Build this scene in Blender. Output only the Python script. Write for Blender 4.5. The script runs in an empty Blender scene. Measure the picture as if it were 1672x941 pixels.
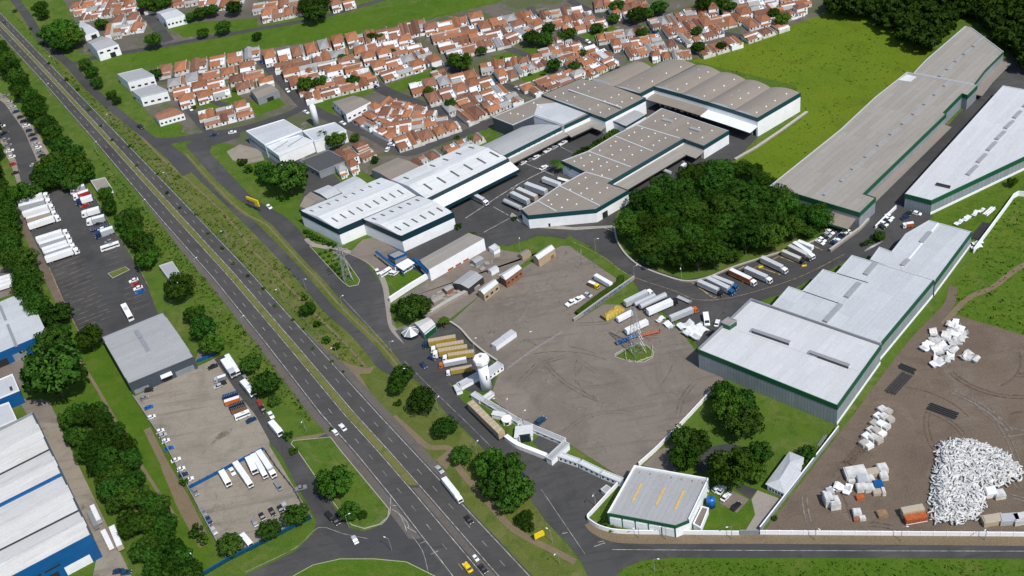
import bpy, math, random
import numpy as np
from mathutils import Vector, Matrix
rnd = random.Random(7)
C = bpy.context.scene.collection
# ------------------------------------------------------------------ survey: photo pixels -> ground metres
F_PX, PITCH, ROLL, CAM_H = 2000.0, math.radians(38), math.radians(-9.5), 400.0
CAM_M = Matrix.Rotation(math.pi/2 - PITCH, 3, 'X') @ Matrix.Rotation(ROLL, 3, 'Z')
def P(u, v, h=0.0):
    d = CAM_M @ Vector(((u-836)/F_PX, -(v-470.5)/F_PX, -1.0))
    t = (CAM_H-h)/-d.z
    return (d.x*t, d.y*t)
def PL(pts, h=0.0): return [P(u, v, h) for u, v in pts]
def mpp(u, v):
    a, b = P(u-1, v), P(u+1, v)
    return math.hypot(a[0]-b[0], a[1]-b[1])/2
ORD = ('first second third fourth fifth sixth seventh eighth ninth tenth eleventh twelfth thirteenth fourteenth fifteenth sixteenth '
       'seventeenth eighteenth nineteenth twentieth').split() + ['%d%s' % (i, 'st' if i % 10 == 1 else 'nd' if i % 10 == 2 else 'rd' if i % 10 == 3 else 'th') for i in range(21, 80)]
# ------------------------------------------------------------------ materials
def _mat(name):
    m = bpy.data.materials.new(name); m.use_nodes = True
    nt = m.node_tree; nt.nodes.clear()
    out = nt.nodes.new('ShaderNodeOutputMaterial'); b = nt.nodes.new('ShaderNodeBsdfPrincipled')
    nt.links.new(b.outputs[0], out.inputs[0])
    return m, nt, b
def mixc(nt, fac, a, b, mode='MIX'):
    n = nt.nodes.new('ShaderNodeMix'); n.data_type = 'RGBA'; n.blend_type = mode
    for s, x in ((0, fac), (6, a), (7, b)):
        if isinstance(x, (int, float)): n.inputs[s].default_value = x
        elif isinstance(x, tuple): n.inputs[s].default_value = (*x[:3], 1)
        else: nt.links.new(x, n.inputs[s])
    return n.outputs[2]
def ramp(nt, src, lo, hi):
    n = nt.nodes.new('ShaderNodeMapRange'); n.clamp = True
    n.inputs[1].default_value = lo; n.inputs[2].default_value = hi
    nt.links.new(src, n.inputs[0]); return n.outputs[0]
def noise(nt, co, scale, detail=3, rough=.55, dist=0.0):
    n = nt.nodes.new('ShaderNodeTexNoise'); n.inputs['Scale'].default_value = scale
    n.inputs['Detail'].default_value = detail; n.inputs['Roughness'].default_value = rough; n.inputs['Distortion'].default_value = dist
    nt.links.new(co, n.inputs['Vector']); return n.outputs['Fac']
def coords(nt, scale=None, rot=0.0):
    t = nt.nodes.new('ShaderNodeTexCoord'); o = t.outputs['Object']
    if scale or rot:
        mp = nt.nodes.new('ShaderNodeMapping'); nt.links.new(o, mp.inputs[0])
        if scale: mp.inputs['Scale'].default_value = scale
        mp.inputs['Rotation'].default_value = (0, 0, rot); o = mp.outputs[0]
    return o
def bump(nt, b, h, strength, dist=.2):
    n = nt.nodes.new('ShaderNodeBump'); n.inputs['Strength'].default_value = strength; n.inputs['Distance'].default_value = dist
    nt.links.new(h, n.inputs['Height']); nt.links.new(n.outputs[0], b.inputs['Normal'])
def plain(name, c, rough=.6, metal=0.0, var=.12, vs=1.2, spec=.4):
    m, nt, b = _mat(name)
    f = noise(nt, coords(nt), vs, 4)
    lo = tuple(x*(1-var*1.6) for x in c); hi = tuple(min(1, x*(1+var*.7)) for x in c)
    nt.links.new(mixc(nt, ramp(nt, f, .3, .7), lo, hi), b.inputs['Base Color'])
    b.inputs['Roughness'].default_value = rough; b.inputs['Metallic'].default_value = metal
    b.inputs['Specular IOR Level'].default_value = spec
    return m
def ground_mat(name, c, c2, patch=None, pth=(.55, .7), big=.02, mid=.12, fine=1.3, rough=.95, bmp=.3, streak=None, crack=None, detail_amp=.35, patch2=None, p2th=(.6, .72), p2s=.3):
    m, nt, b = _mat(name); co = coords(nt)
    base = mixc(nt, ramp(nt, noise(nt, co, big, 5, .6), .35, .65), c, c2)
    f2 = noise(nt, co, mid, 6, .65, .6)
    dk = tuple(x*.62 for x in c)
    base = mixc(nt, ramp(nt, f2, .5, .78), base, dk)
    if patch: base = mixc(nt, ramp(nt, noise(nt, co, mid*.55, 6, .7, 1.0), *pth), base, patch)
    if patch2: base = mixc(nt, ramp(nt, noise(nt, co, p2s, 5, .7, .4), *p2th), base, patch2)
    if streak:      # tyre marks / drag streaks, long and thin
        s, ang, col = streak
        sc = nt.nodes.new('ShaderNodeMapping'); nt.links.new(co, sc.inputs[0]); sc.inputs['Rotation'].default_value = (0, 0, ang); sc.inputs['Scale'].default_value = (s*.06, s, 1)
        base = mixc(nt, ramp(nt, noise(nt, sc.outputs[0], 1.0, 5, .7, .35), .53, .72), base, col)
    if crack:
        vo = nt.nodes.new('ShaderNodeTexVoronoi'); vo.feature = 'DISTANCE_TO_EDGE'; vo.inputs['Scale'].default_value = crack[0]
        wp = nt.nodes.new('ShaderNodeVectorMath'); wp.operation = 'ADD'
        nn = nt.nodes.new('ShaderNodeTexNoise'); nn.inputs['Scale'].default_value = .08; nt.links.new(co, nn.inputs['Vector'])
        vm = nt.nodes.new('ShaderNodeVectorMath'); vm.operation = 'SCALE'; vm.inputs['Scale'].default_value = 22; nt.links.new(nn.outputs['Color'], vm.inputs[0])
        nt.links.new(co, wp.inputs[0]); nt.links.new(vm.outputs[0], wp.inputs[1]); nt.links.new(wp.outputs[0], vo.inputs['Vector'])
        base = mixc(nt, ramp(nt, vo.outputs['Distance'], crack[1], 0.0), base, crack[2])
    f3 = noise(nt, co, fine, 4, .7)
    fa = ramp(nt, f3, .3, .7)
    base = mixc(nt, detail_amp, base, mixc(nt, fa, tuple(x*.5 for x in c), tuple(min(1, x*1.5) for x in c)))
    nt.links.new(base, b.inputs['Base Color'])
    b.inputs['Roughness'].default_value = rough; b.inputs['Specular IOR Level'].default_value = .15
    if bmp: bump(nt, b, f3, bmp, .5)
    return m
def roof_mat(name, c, pw=2.6, pl=16, var=.10, seam=.6, stain=(.25, .23, .2), st=(.6, .8), rough=.5, corr=True):
    m, nt, b = _mat(name); co = coords(nt)
    br = nt.nodes.new('ShaderNodeTexBrick'); nt.links.new(co, br.inputs['Vector'])
    br.inputs['Scale'].default_value = 1; br.inputs['Brick Width'].default_value = pl; br.inputs['Row Height'].default_value = pw
    br.inputs['Mortar Size'].default_value = .11; br.inputs['Mortar Smooth'].default_value = .6; br.offset = .37
    br.inputs['Color1'].default_value = (*[x*(1-var) for x in c], 1); br.inputs['Color2'].default_value = (*[min(1, x*(1+var)) for x in c], 1)
    br.inputs['Mortar'].default_value = (*[x*seam for x in c], 1)
    sm = nt.nodes.new('ShaderNodeMapping'); nt.links.new(co, sm.inputs[0]); sm.inputs['Scale'].default_value = (.05, .35, 1)
    f = noise(nt, sm.outputs[0], 1.0, 6, .65, .3)
    base = mixc(nt, ramp(nt, noise(nt, co, .06, 4), .3, .75), br.outputs[0], mixc(nt, .2, br.outputs[0], tuple(x*.6 for x in c)))
    base = mixc(nt, mixc(nt, .6, (0, 0, 0), ramp(nt, f, *st)), base, stain)
    f3 = noise(nt, co, 1.1, 3, .6)
    base = mixc(nt, .18, base, mixc(nt, ramp(nt, f3, .3, .7), tuple(x*.6 for x in c), tuple(min(1, x*1.3) for x in c)))
    nt.links.new(base, b.inputs['Base Color']); b.inputs['Roughness'].default_value = rough; b.inputs['Specular IOR Level'].default_value = .3
    if corr:
        w = nt.nodes.new('ShaderNodeTexWave'); w.bands_direction = 'Y'; w.inputs['Scale'].default_value = .314/pw*4; nt.links.new(co, w.inputs['Vector'])
        bump(nt, b, w.outputs['Fac'], .25, .08)
    return m
def tile_mat(name, c1, c2, c3):
    m, nt, b = _mat(name); co = coords(nt)
    oi = nt.nodes.new('ShaderNodeObjectInfo')
    base = mixc(nt, ramp(nt, noise(nt, co, .35, 5, .7), .35, .7), c1, c2)
    base = mixc(nt, ramp(nt, noise(nt, co, 1.2, 4, .7, .6), .55, .75), base, c3)
    v = nt.nodes.new('ShaderNodeMapRange'); v.inputs[3].default_value = .62; v.inputs[4].default_value = 1.08; nt.links.new(oi.outputs['Random'], v.inputs[0])
    h = nt.nodes.new('ShaderNodeHueSaturation'); nt.links.new(v.outputs[0], h.inputs['Value']); nt.links.new(base, h.inputs['Color'])
    w = nt.nodes.new('ShaderNodeTexWave'); w.bands_direction = 'X'; w.inputs['Scale'].default_value = .45; w.inputs['Distortion'].default_value = .6; nt.links.new(co, w.inputs['Vector'])
    o = mixc(nt, ramp(nt, w.outputs['Fac'], .0, .5), mixc(nt, .45, h.outputs[0], (.05, .03, .02)), h.outputs[0])
    nt.links.new(o, b.inputs['Base Color']); b.inputs['Roughness'].default_value = .85; b.inputs['Specular IOR Level'].default_value = .2
    return m
def leaf_mat(name, c1, c2, c3):
    m, nt, b = _mat(name); nt.nodes.remove(b); co = coords(nt)
    oi = nt.nodes.new('ShaderNodeObjectInfo')
    base = mixc(nt, ramp(nt, noise(nt, co, .45, 4, .6), .35, .68), c1, c2)
    base = mixc(nt, ramp(nt, noise(nt, co, 2.3, 3, .7), .55, .75), base, c3)
    v = nt.nodes.new('ShaderNodeMapRange'); v.inputs[3].default_value = .6; v.inputs[4].default_value = 1.45; nt.links.new(oi.outputs['Random'], v.inputs[0])  # tone differs per tree; the wide range also imitates crown highlights
    h = nt.nodes.new('ShaderNodeHueSaturation'); nt.links.new(v.outputs[0], h.inputs['Value']); nt.links.new(base, h.inputs['Color'])
    mu = nt.nodes.new('ShaderNodeMath'); mu.operation = 'MULTIPLY'; mu.inputs[1].default_value = 7.31; nt.links.new(oi.outputs['Random'], mu.inputs[0]); fr = nt.nodes.new('ShaderNodeMath'); fr.operation = 'FRACT'; nt.links.new(mu.outputs[0], fr.inputs[0])
    hv = nt.nodes.new('ShaderNodeMapRange'); hv.inputs[3].default_value = .497; hv.inputs[4].default_value = .53; nt.links.new(fr.outputs[0], hv.inputs[0]); nt.links.new(hv.outputs[0], h.inputs['Hue'])
    d = nt.nodes.new('ShaderNodeBsdfDiffuse'); t = nt.nodes.new('ShaderNodeBsdfTranslucent'); mx = nt.nodes.new('ShaderNodeMixShader'); mx.inputs[0].default_value = .3
    nt.links.new(h.outputs[0], d.inputs[0]); nt.links.new(h.outputs[0], t.inputs[0]); nt.links.new(d.outputs[0], mx.inputs[1]); nt.links.new(t.outputs[0], mx.inputs[2])
    nt.links.new(mx.outputs[0], [n for n in nt.nodes if n.type == 'OUTPUT_MATERIAL'][0].inputs[0])
    return m
M = {}
M['grass'] = ground_mat('grass_verge', (.066, .124, .014), (.098, .142, .020), patch=(.20, .17, .07), pth=(.52, .72), mid=.1, bmp=.9, patch2=(.04, .088, .010), p2th=(.52, .68), p2s=.16)
M['verge_dry'] = ground_mat('verge_dry', (.085, .118, .020), (.125, .138, .034), patch=(.20, .17, .075), pth=(.5, .7), mid=.09, bmp=.9, patch2=(.045, .092, .012), p2th=(.52, .68), p2s=.14)
M['lot_mark'] = plain('tyre_mark', (.132, .114, .098), .95, var=.3, vs=.4)
M['dust_mark'] = plain('dust_mark', (.185, .16, .138), .95, var=.3, vs=.4)
M['dirt_mark'] = plain('wheel_rut', (.124, .096, .074), .95, var=.3, vs=.4)
M['grass_lush'] = ground_mat('grass_lush', (.058, .122, .008), (.080, .140, .010), patch=(.13, .15, .03), pth=(.5, .72), mid=.12, bmp=.9, patch2=(.036, .088, .006), p2th=(.55, .7), p2s=.5)
M['grass_field'] = ground_mat('grass_field', (.098, .155, .008), (.128, .165, .010), patch=(.075, .135, .008), pth=(.52, .72), big=.012, mid=.05, fine=.7, bmp=.9, patch2=(.14, .155, .02), p2th=(.6, .78), p2s=.1)
M['grass_wild'] = ground_mat('grass_wild', (.066, .128, .010), (.11, .145, .015), patch=(.17, .15, .05), pth=(.56, .72), mid=.14, fine=.9, bmp=1.0, patch2=(.036, .085, .006), p2th=(.5, .64), p2s=.22)
M['dirt'] = ground_mat('bare_dirt', (.135, .104, .079), (.162, .126, .097), patch=(.20, .165, .135), mid=.06, bmp=.6, streak=(.5, .5, (.115, .09, .07)), patch2=(.105, .082, .064), p2th=(.58, .72), p2s=.09)
M['path'] = ground_mat('worn_path', (.19, .145, .095), (.15, .115, .07), patch=(.1, .11, .04), bmp=.4)
M['asphalt'] = ground_mat('asphalt', (.056, .056, .057), (.072, .071, .070), patch=(.105, .10, .094), pth=(.5, .76), mid=.035, fine=2.0, bmp=.1, detail_amp=.15, streak=(.55, -1.05, (.044, .044, .044)), crack=(.045, .004, (.036, .036, .036)))
M['highway'] = ground_mat('highway_asphalt', (.064, .062, .060), (.078, .075, .072), patch=(.098, .093, .087), mid=.04, fine=2.0, bmp=.1, detail_amp=.12, streak=(.8, 1.09, (.046, .045, .044)))
M['shoulder'] = ground_mat('shoulder_paving', (.125, .112, .10), (.10, .09, .082), patch=(.075, .07, .065), mid=.09, bmp=.2, crack=(.12, .01, (.06, .05, .045)))
M['lot'] = ground_mat('old_paved_lot', (.175, .149, .125), (.205, .176, .148), patch=(.115, .10, .087), pth=(.5, .72), big=.018, mid=.035, fine=1.5, bmp=.2, detail_amp=.2, streak=(.35, .55, (.118, .102, .088)), crack=(.05, .005, (.095, .082, .07)), patch2=(.225, .197, .17), p2th=(.6, .72), p2s=.05)
M['concrete_lot'] = ground_mat('concrete_lot', (.245, .216, .175), (.285, .252, .206), patch=(.14, .122, .10), pth=(.52, .75), big=.025, mid=.05, fine=1.5, bmp=.2, detail_amp=.2, streak=(.3, .45, (.155, .136, .11)), crack=(.07, .006, (.11, .095, .078)), patch2=(.095, .085, .072), p2th=(.6, .68), p2s=.035)
M['town'] = ground_mat('town_ground', (.115, .10, .085), (.15, .13, .11), patch=(.065, .10, .02), pth=(.46, .56), mid=.05, bmp=.3, patch2=(.25, .23, .2), p2th=(.6, .68), p2s=.12)
M['concrete'] = ground_mat('concrete_paving', (.30, .27, .235), (.25, .225, .2), patch=(.2, .175, .15), bmp=.15, detail_amp=.2)
M['kerb'] = plain('kerb_concrete', (.40, .375, .335), .9)
M['paint'] = plain('road_paint', (.40, .39, .37), .8, var=.45, vs=.35)
M['dash'] = plain('worn_dash_paint', (.30, .295, .285), .8, var=.45, vs=.35)
M['median'] = ground_mat('median_grass', (.125, .135, .035), (.15, .15, .05), patch=(.19, .16, .07), pth=(.5, .7), mid=.2, bmp=.8, patch2=(.07, .10, .02), p2th=(.55, .7), p2s=.2)
M['paint_yellow'] = plain('yellow_paint', (.30, .225, .115), .85, var=.5, vs=.5)
M['roof_yellow'] = plain('faded_yellow_strip', (.58, .40, .13), .8, var=.2)
M['bay_line'] = plain('worn_bay_line', (.18, .145, .10), .9, var=.6, vs=.3)
M['sack'] = plain('dusty_white_sack', (.60, .60, .59), .8, var=.3, vs=.5)
M['wrap'] = plain('dirty_wrap', (.62, .61, .58), .6, var=.25, vs=.6)
M['white'] = plain('white_render', (.80, .81, .82), .7, var=.05, vs=.25)
M['cream'] = plain('house_render', (.62, .60, .56), .8, var=.22, vs=.12)
M['white_metal'] = plain('white_cladding', (.74, .76, .78), .5, var=.06, vs=.3)
def clad_mat(name, c):
    m, nt, b = _mat(name); co = coords(nt); sp = nt.nodes.new('ShaderNodeSeparateXYZ'); nt.links.new(co, sp.inputs[0])
    ad = nt.nodes.new('ShaderNodeMath'); ad.operation = 'ADD'; nt.links.new(sp.outputs[0], ad.inputs[0]); nt.links.new(sp.outputs[1], ad.inputs[1])
    cb = nt.nodes.new('ShaderNodeCombineXYZ'); nt.links.new(ad.outputs[0], cb.inputs[0]); nt.links.new(sp.outputs[2], cb.inputs[1])
    br = nt.nodes.new('ShaderNodeTexBrick'); nt.links.new(cb.outputs[0], br.inputs['Vector']); br.inputs['Scale'].default_value = 1; br.inputs['Brick Width'].default_value = 1.5; br.inputs['Row Height'].default_value = 40; br.offset = 0
    br.inputs['Mortar Size'].default_value = .12; br.inputs['Color1'].default_value = (*[x*.93 for x in c], 1); br.inputs['Color2'].default_value = (*[x*1.08 for x in c], 1); br.inputs['Mortar'].default_value = (*[x*.6 for x in c], 1)
    base = mixc(nt, ramp(nt, noise(nt, co, .15, 5, .65), .4, .8), br.outputs[0], tuple(x*.72 for x in c))
    nt.links.new(base, b.inputs['Base Color']); b.inputs['Roughness'].default_value = .5; return m
M['grey_clad'] = clad_mat('grey_cladding', (.27, .30, .33))
M['slate_clad'] = plain('slate_cladding', (.055, .068, .085), .5, var=.1)
M['grey_wall'] = plain('grey_wall', (.22, .24, .26), .7, var=.1, vs=.3)
M['teal'] = plain('teal_fascia', (.006, .052, .062), .45, var=.1)
M['navy_teal'] = plain('navy_fascia', (.004, .03, .045), .45, var=.1)
M['green'] = plain('green_fascia', (.006, .085, .036), .5, var=.1)
M['blue'] = plain('blue_cladding', (.004, .085, .25), .45, var=.08, vs=.2)
M['roof_white'] = roof_mat('white_sheet_roof', (.60, .615, .62), pw=5, pl=22, var=.08, seam=.78, stain=(.33, .31, .28), st=(.5, .8))
M['roof_light'] = roof_mat('light_sheet_roof', (.47, .49, .51), pw=9, pl=15, var=.07, seam=.78, stain=(.36, .35, .34), st=(.52, .8))
M['roof_d'] = roof_mat('pale_sheet_roof', (.53, .54, .555), pw=3.2, pl=22, var=.05, seam=.86, stain=(.44, .42, .39), st=(.52, .8))
M['roof_grey'] = roof_mat('grey_sheet_roof', (.305, .28, .248), pw=3.4, pl=26, var=.09, seam=.62, stain=(.2, .18, .155), st=(.55, .8))
M['roof_tan'] = roof_mat('tan_sheet_roof', (.25, .215, .18), pw=6, pl=40, var=.07, seam=.8, stain=(.17, .145, .12), st=(.55, .8))
M['roof_mid'] = roof_mat('mid_grey_roof', (.34, .345, .35), pw=2.2, pl=30, var=.05, seam=.75, stain=(.26, .235, .2), st=(.55, .8))
M['roof_old'] = roof_mat('weathered_roof', (.56, .555, .54), pw=2.0, pl=60, var=.04, seam=.85, stain=(.33, .29, .24), st=(.5, .78))
M['roof_dark'] = plain('dark_roof', (.07, .072, .075), .8)
M['pale_blue'] = plain('pale_blue_render', (.36, .45, .52), .6, var=.06)
M['skylight'] = plain('skylight', (.10, .105, .11), .35)
M['vent'] = plain('ridge_vent', (.36, .37, .38), .4, .2)
M['cap'] = plain('metal_capping', (.5, .52, .54), .4)
M['galv'] = plain('galvanised_steel', (.42, .43, .44), .45, .5)
M['dark'] = plain('dark_opening', (.018, .019, .02), .8)
M['glass'] = plain('dark_glass', (.02, .028, .034), .12, var=.05)
M['tyre'] = plain('tyre_rubber', (.018, .018, .018), .9)
M['steel_dark'] = plain('dark_steel', (.04, .04, .042), .5)
M['bark'] = plain('bark', (.13, .095, .065), .95, var=.25)
M['wood'] = plain('timber', (.27, .17, .09), .85, var=.25)
M['brick'] = plain('brown_brick', (.26, .115, .06), .9, var=.2)
M['yellow'] = plain('yellow_board', (.75, .56, .01), .5, var=.06)
M['tan_panel'] = plain('tan_panel', (.40, .31, .20), .7)
M['mustard'] = roof_mat('mustard_tarpaulin', (.45, .33, .055), pw=.6, pl=.6, var=.25, seam=.6, corr=False)
M['rust'] = plain('rust_orange', (.42, .10, .025), .7, var=.25)
M['leaf_a'] = leaf_mat('foliage_dark', (.036, .086, .012), (.068, .13, .020), (.115, .178, .030))
M['leaf_b'] = leaf_mat('foliage_mid', (.050, .108, .012), (.088, .162, .020), (.14, .205, .032))
M['leaf_c'] = leaf_mat('foliage_grove', (.034, .080, .011), (.070, .135, .017), (.14, .205, .030))  # leaf tones; the brightest is raised to paint highlights into the grove crowns
M['leaf_w'] = leaf_mat('foliage_wood', (.034, .078, .012), (.070, .125, .018), (.125, .185, .03))
M['blade'] = leaf_mat('grass_blades', (.060, .125, .008), (.085, .145, .010), (.12, .165, .02))
M['blade_y'] = leaf_mat('field_blades', (.10, .14, .007), (.13, .15, .009), (.15, .155, .02))
M['tile_o'] = tile_mat('orange_tiles', (.43, .185, .09), (.34, .14, .072), (.21, .105, .07))
M['tile_b'] = tile_mat('brown_tiles', (.31, .15, .092), (.24, .115, .076), (.15, .09, .066))
M['tile_g'] = roof_mat('fibre_roof', (.32, .32, .31), pw=1.2, pl=6, var=.1, seam=.7)
M['tile_w'] = plain('pale_roof', (.66, .67, .68), .6, var=.1, vs=.4)
M['asph_island'] = M['concrete']
PAINT = {'white': (.78, .79, .8), 'silver': (.40, .42, .44), 'grey': (.20, .21, .22), 'black': (.02, .02, .022), 'red': (.36, .03, .02), 'blue': (.01, .12, .42),
         'dark blue': (.012, .035, .10), 'yellow': (.80, .55, .01), 'orange': (.55, .13, .02), 'brown': (.22, .10, .05), 'beige': (.42, .36, .27), 'green': (.02, .12, .05), 'navy': (.012, .06, .10)}
for k, c in PAINT.items(): M['car_'+k] = plain('paint_'+k.replace(' ', '_'), c, .28, var=.06, spec=.5)
# ------------------------------------------------------------------ mesh builder
class MB:
    def __init__(s): s.v, s.f = [], []
    def add(s, vs, fs):
        o = len(s.v); s.v += [tuple(x) for x in vs]; s.f += [tuple(i+o for i in f) for f in fs]; return s
    def box(s, c, d, rz=0.0):
        cx, cy, cz = c; a, b, h = d[0]/2, d[1]/2, d[2]/2; co, si = math.cos(rz), math.sin(rz)
        vs = [(cx+x*co-y*si, cy+x*si+y*co, cz+z) for z in (-h, h) for x, y in ((-a, -b), (a, -b), (a, b), (-a, b))]
        return s.add(vs, [(3, 2, 1, 0), (4, 5, 6, 7), (0, 1, 5, 4), (1, 2, 6, 5), (2, 3, 7, 6), (3, 0, 4, 7)])
    def prism(s, poly, z0, z1, top=True, bottom=False, sides=None):
        if area(poly) < 0: poly = poly[::-1]; sides = None if sides is None else sides
        n = len(poly)
        zt = z1 if isinstance(z1, (list, tuple)) else [z1]*n
        vs = [(x, y, z0) for x, y in poly]+[(x, y, zt[i]) for i, (x, y) in enumerate(poly)]
        fs = [(i, (i+1) % n, n+(i+1) % n, n+i) for i in range(n) if sides is None or i in sides]
        if top: fs.append(tuple(range(n, 2*n)))
        if bottom: fs.append(tuple(range(n-1, -1, -1)))
        return s.add(vs, fs)
    def tube(s, a, b, r0, r1=None, n=6, cap=True):
        a, b = Vector(a), Vector(b); r1 = r0 if r1 is None else r1
        d = (b-a).normalized(); u = d.orthogonal().normalized(); w = d.cross(u)
        vs = [a+(u*math.cos(2*math.pi*i/n)+w*math.sin(2*math.pi*i/n))*r0 for i in range(n)]+[b+(u*math.cos(2*math.pi*i/n)+w*math.sin(2*math.pi*i/n))*r1 for i in range(n)]
        fs = [(i, (i+1) % n, n+(i+1) % n, n+i) for i in range(n)]
        if cap: fs += [tuple(range(n-1, -1, -1)), tuple(range(n, 2*n))]
        return s.add(vs, fs)
    def lathe(s, c, prof, n=16):
        cx, cy, cz = c
        vs = [(cx+r*math.cos(2*math.pi*i/n), cy+r*math.sin(2*math.pi*i/n), cz+z) for r, z in prof for i in range(n)]
        fs = [(k*n+i, k*n+(i+1) % n, (k+1)*n+(i+1) % n, (k+1)*n+i) for k in range(len(prof)-1) for i in range(n)]
        fs += [tuple(range(n-1, -1, -1)), tuple(range((len(prof)-1)*n, len(prof)*n))]
        return s.add(vs, fs)
    def extrude_profile(s, prof, y0, y1):     # profile in xz, extruded along y
        n = len(prof)
        vs = [(x, y0, z) for x, z in prof]+[(x, y1, z) for x, z in prof]
        fs = [(i, (i+1) % n, n+(i+1) % n, n+i) for i in range(n)]+[tuple(range(n-1, -1, -1)), tuple(range(n, 2*n))]
        return s.add(vs, fs)
    def build(s, name, mat, parent=None, smooth=False):
        me = bpy.data.meshes.new(name); me.from_pydata(s.v, [], s.f); me.materials.append(mat if not isinstance(mat, str) else M[mat])
        if smooth: me.polygons.foreach_set('use_smooth', [True]*len(me.polygons))
        o = bpy.data.objects.new(name, me); C.objects.link(o)
        if parent: o.parent = parent
        return o
def area(p): return sum(p[i-1][0]*p[i][1]-p[i][0]*p[i-1][1] for i in range(len(p)))/2
def ccw(p): return p if area(p) > 0 else p[::-1]
def tag(o, label=None, cat=None, group=None, kind=None):
    if label: o['label'] = label
    if cat: o['category'] = cat
    if group: o['group'] = group
    if kind: o['kind'] = kind
    return o
def empty(name, loc=(0, 0, 0), rz=0.0):
    o = bpy.data.objects.new(name, None); C.objects.link(o); o.location = loc; o.rotation_euler = (0, 0, rz); o.empty_display_size = 1; return o
KIDS = {}
def children(o):
    k = o.name
    if k not in KIDS: KIDS[k] = list(o.children)
    return KIDS[k]
def copy_tree(o, parent=None, skip=()):
    c = o.copy(); C.objects.link(c)
    for k in list(c.keys()):
        if k in ('label', 'group'): del c[k]
    if parent: c.parent = parent
    for ch in children(o): copy_tree(ch, c)
    return c
def set_mat(o, mat):
    o.material_slots[0].link = 'OBJECT'; o.material_slots[0].material = M[mat]
USED = set()
def inst(proto, loc, rz=0.0, scale=(1, 1, 1), label=None, cat=None, group=None, mats=None):
    if proto.name not in USED: USED.add(proto.name); children(proto); [children(k) for k in children(proto)]; r = proto; PROTO_FREE.discard(proto.name)
    else: r = copy_tree(proto)
    r.location = loc; r.rotation_euler = (0, 0, rz); r.scale = scale
    tag(r, label, cat, group)
    if mats:
        for ch in r.children:
            key = ch.name.split('.')[0]
            if key in mats and ch.type == 'MESH': set_mat(ch, mats[key])
            for g in ch.children:
                key = g.name.split('.')[0]
                if key in mats: set_mat(g, mats[key])
    return r
PROTO_FREE = set()
def offset(poly, d):      # mitred outward offset of a ccw polygon
    n = len(poly); out = []
    for i in range(n):
        p0, p1, p2 = Vector(poly[i-1]), Vector(poly[i]), Vector(poly[(i+1) % n])
        e1, e2 = (p1-p0).normalized(), (p2-p1).normalized()
        n1, n2 = Vector((e1.y, -e1.x)), Vector((e2.y, -e2.x)); b = (n1+n2)
        b = b.normalized() if b.length > 1e-4 else n1
        out.append(tuple(p1+b*(d/max(.35, b.dot(n1)))))
    return out
# ------------------------------------------------------------------ ground sheets and roads
LAY = [0]
def lay(z):      # every sheet gets a level of its own, a fraction of a millimetre apart inside its layer
    LAY[0] += 1; return z*3+(LAY[0] % 18)*.0003
def sheet(name, px, mat, z, world=False):
    z = lay(z)
    poly = ccw(px if world else PL(px)); mb = MB(); mb.add([(x, y, z) for x, y in poly], [tuple(range(len(poly)))])
    return tag(mb.build(name, mat), kind='structure')
def raised(name, px, mat, h=.3, kerb=True):
    poly = ccw(PL(px)); mb = MB().prism(offset(poly, -.3) if kerb else poly, 0, h+.006); o = tag(mb.build(name, mat), kind='structure')
    if kerb:
        k = MB(); n = len(poly); inn = offset(poly, -.3)
        k.add([(x, y, 0) for x, y in poly]+[(x, y, h) for x, y in poly]+[(x, y, h) for x, y in inn], [(i, (i+1) % n, n+(i+1) % n, n+i) for i in range(n)]+[(n+i, n+(i+1) % n, 2*n+(i+1) % n, 2*n+i) for i in range(n)])
        kb = k.build('kerb', 'kerb'); tag(kb, kind='structure')
    return o
def smooth_line(pts, k=6):
    pts = [Vector(p) for p in pts]; out = []
    for i in range(len(pts)-1):
        p0, p1, p2, p3 = pts[max(0, i-1)], pts[i], pts[i+1], pts[min(len(pts)-1, i+2)]
        for j in range(k):
            t = j/k
            out.append(.5*((2*p1)+(-p0+p2)*t+(2*p0-5*p1+4*p2-p3)*t*t+(-p0+3*p1-3*p2+p3)*t**3))
    out.append(pts[-1]); return out
def ribbon(pts, w):
    n = len(pts); L, R = [], []
    for i in range(n):
        d = (pts[min(n-1, i+1)]-pts[max(0, i-1)]).normalized(); nn = Vector((-d.y, d.x))
        ww = w[0]+(w[1]-w[0])*i/(n-1) if isinstance(w, tuple) else w
        L.append(pts[i]+nn*ww/2); R.append(pts[i]-nn*ww/2)
    return L, R
def road(name, px, w, mat, z, k=6):
    z = lay(z); pts = smooth_line(PL(px), k) if k > 1 else [Vector(p) for p in PL(px)]
    L, R = ribbon(pts, w); n = len(pts)
    return tag(MB().add([(p.x, p.y, z) for p in L]+[(p.x, p.y, z) for p in R], [(n+i, n+i+1, i+1, i) for i in range(n-1)]).build(name, mat), kind='structure')
g = MB().add([(-6000, -500, 0), (6000, -500, 0), (6000, 9000, 0), (-6000, 9000, 0)], [(0, 1, 2, 3)]).build('ground', 'grass'); tag(g, kind='structure')
sheet('grass_field', [(1130, 100), (1190, 78), (1290, 42), (1345, 22), (1410, 30), (1480, 65), (1520, 85), (1500, 110), (1270, 315), (1230, 275), (1195, 268), (1308, 196), (1300, 140)], 'grass_field', .008)
sheet('grass_field', [(1000, 985), (1008, 945), (1018, 930), (1050, 916), (1100, 911), (1800, 913), (1800, 1010)], 'grass_lush', .008)
sheet('grass_field', [(1350, 740), (1600, 405), (1650, 320), (1690, 300), (1800, 300), (1800, 600), (1672, 552), (1556, 513)], 'grass_wild', .008)
sheet('grass_field', [(1520, 350), (1680, 268), (1800, 215), (1800, 330), (1660, 322), (1590, 415)], 'grass_wild', .010)
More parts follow.
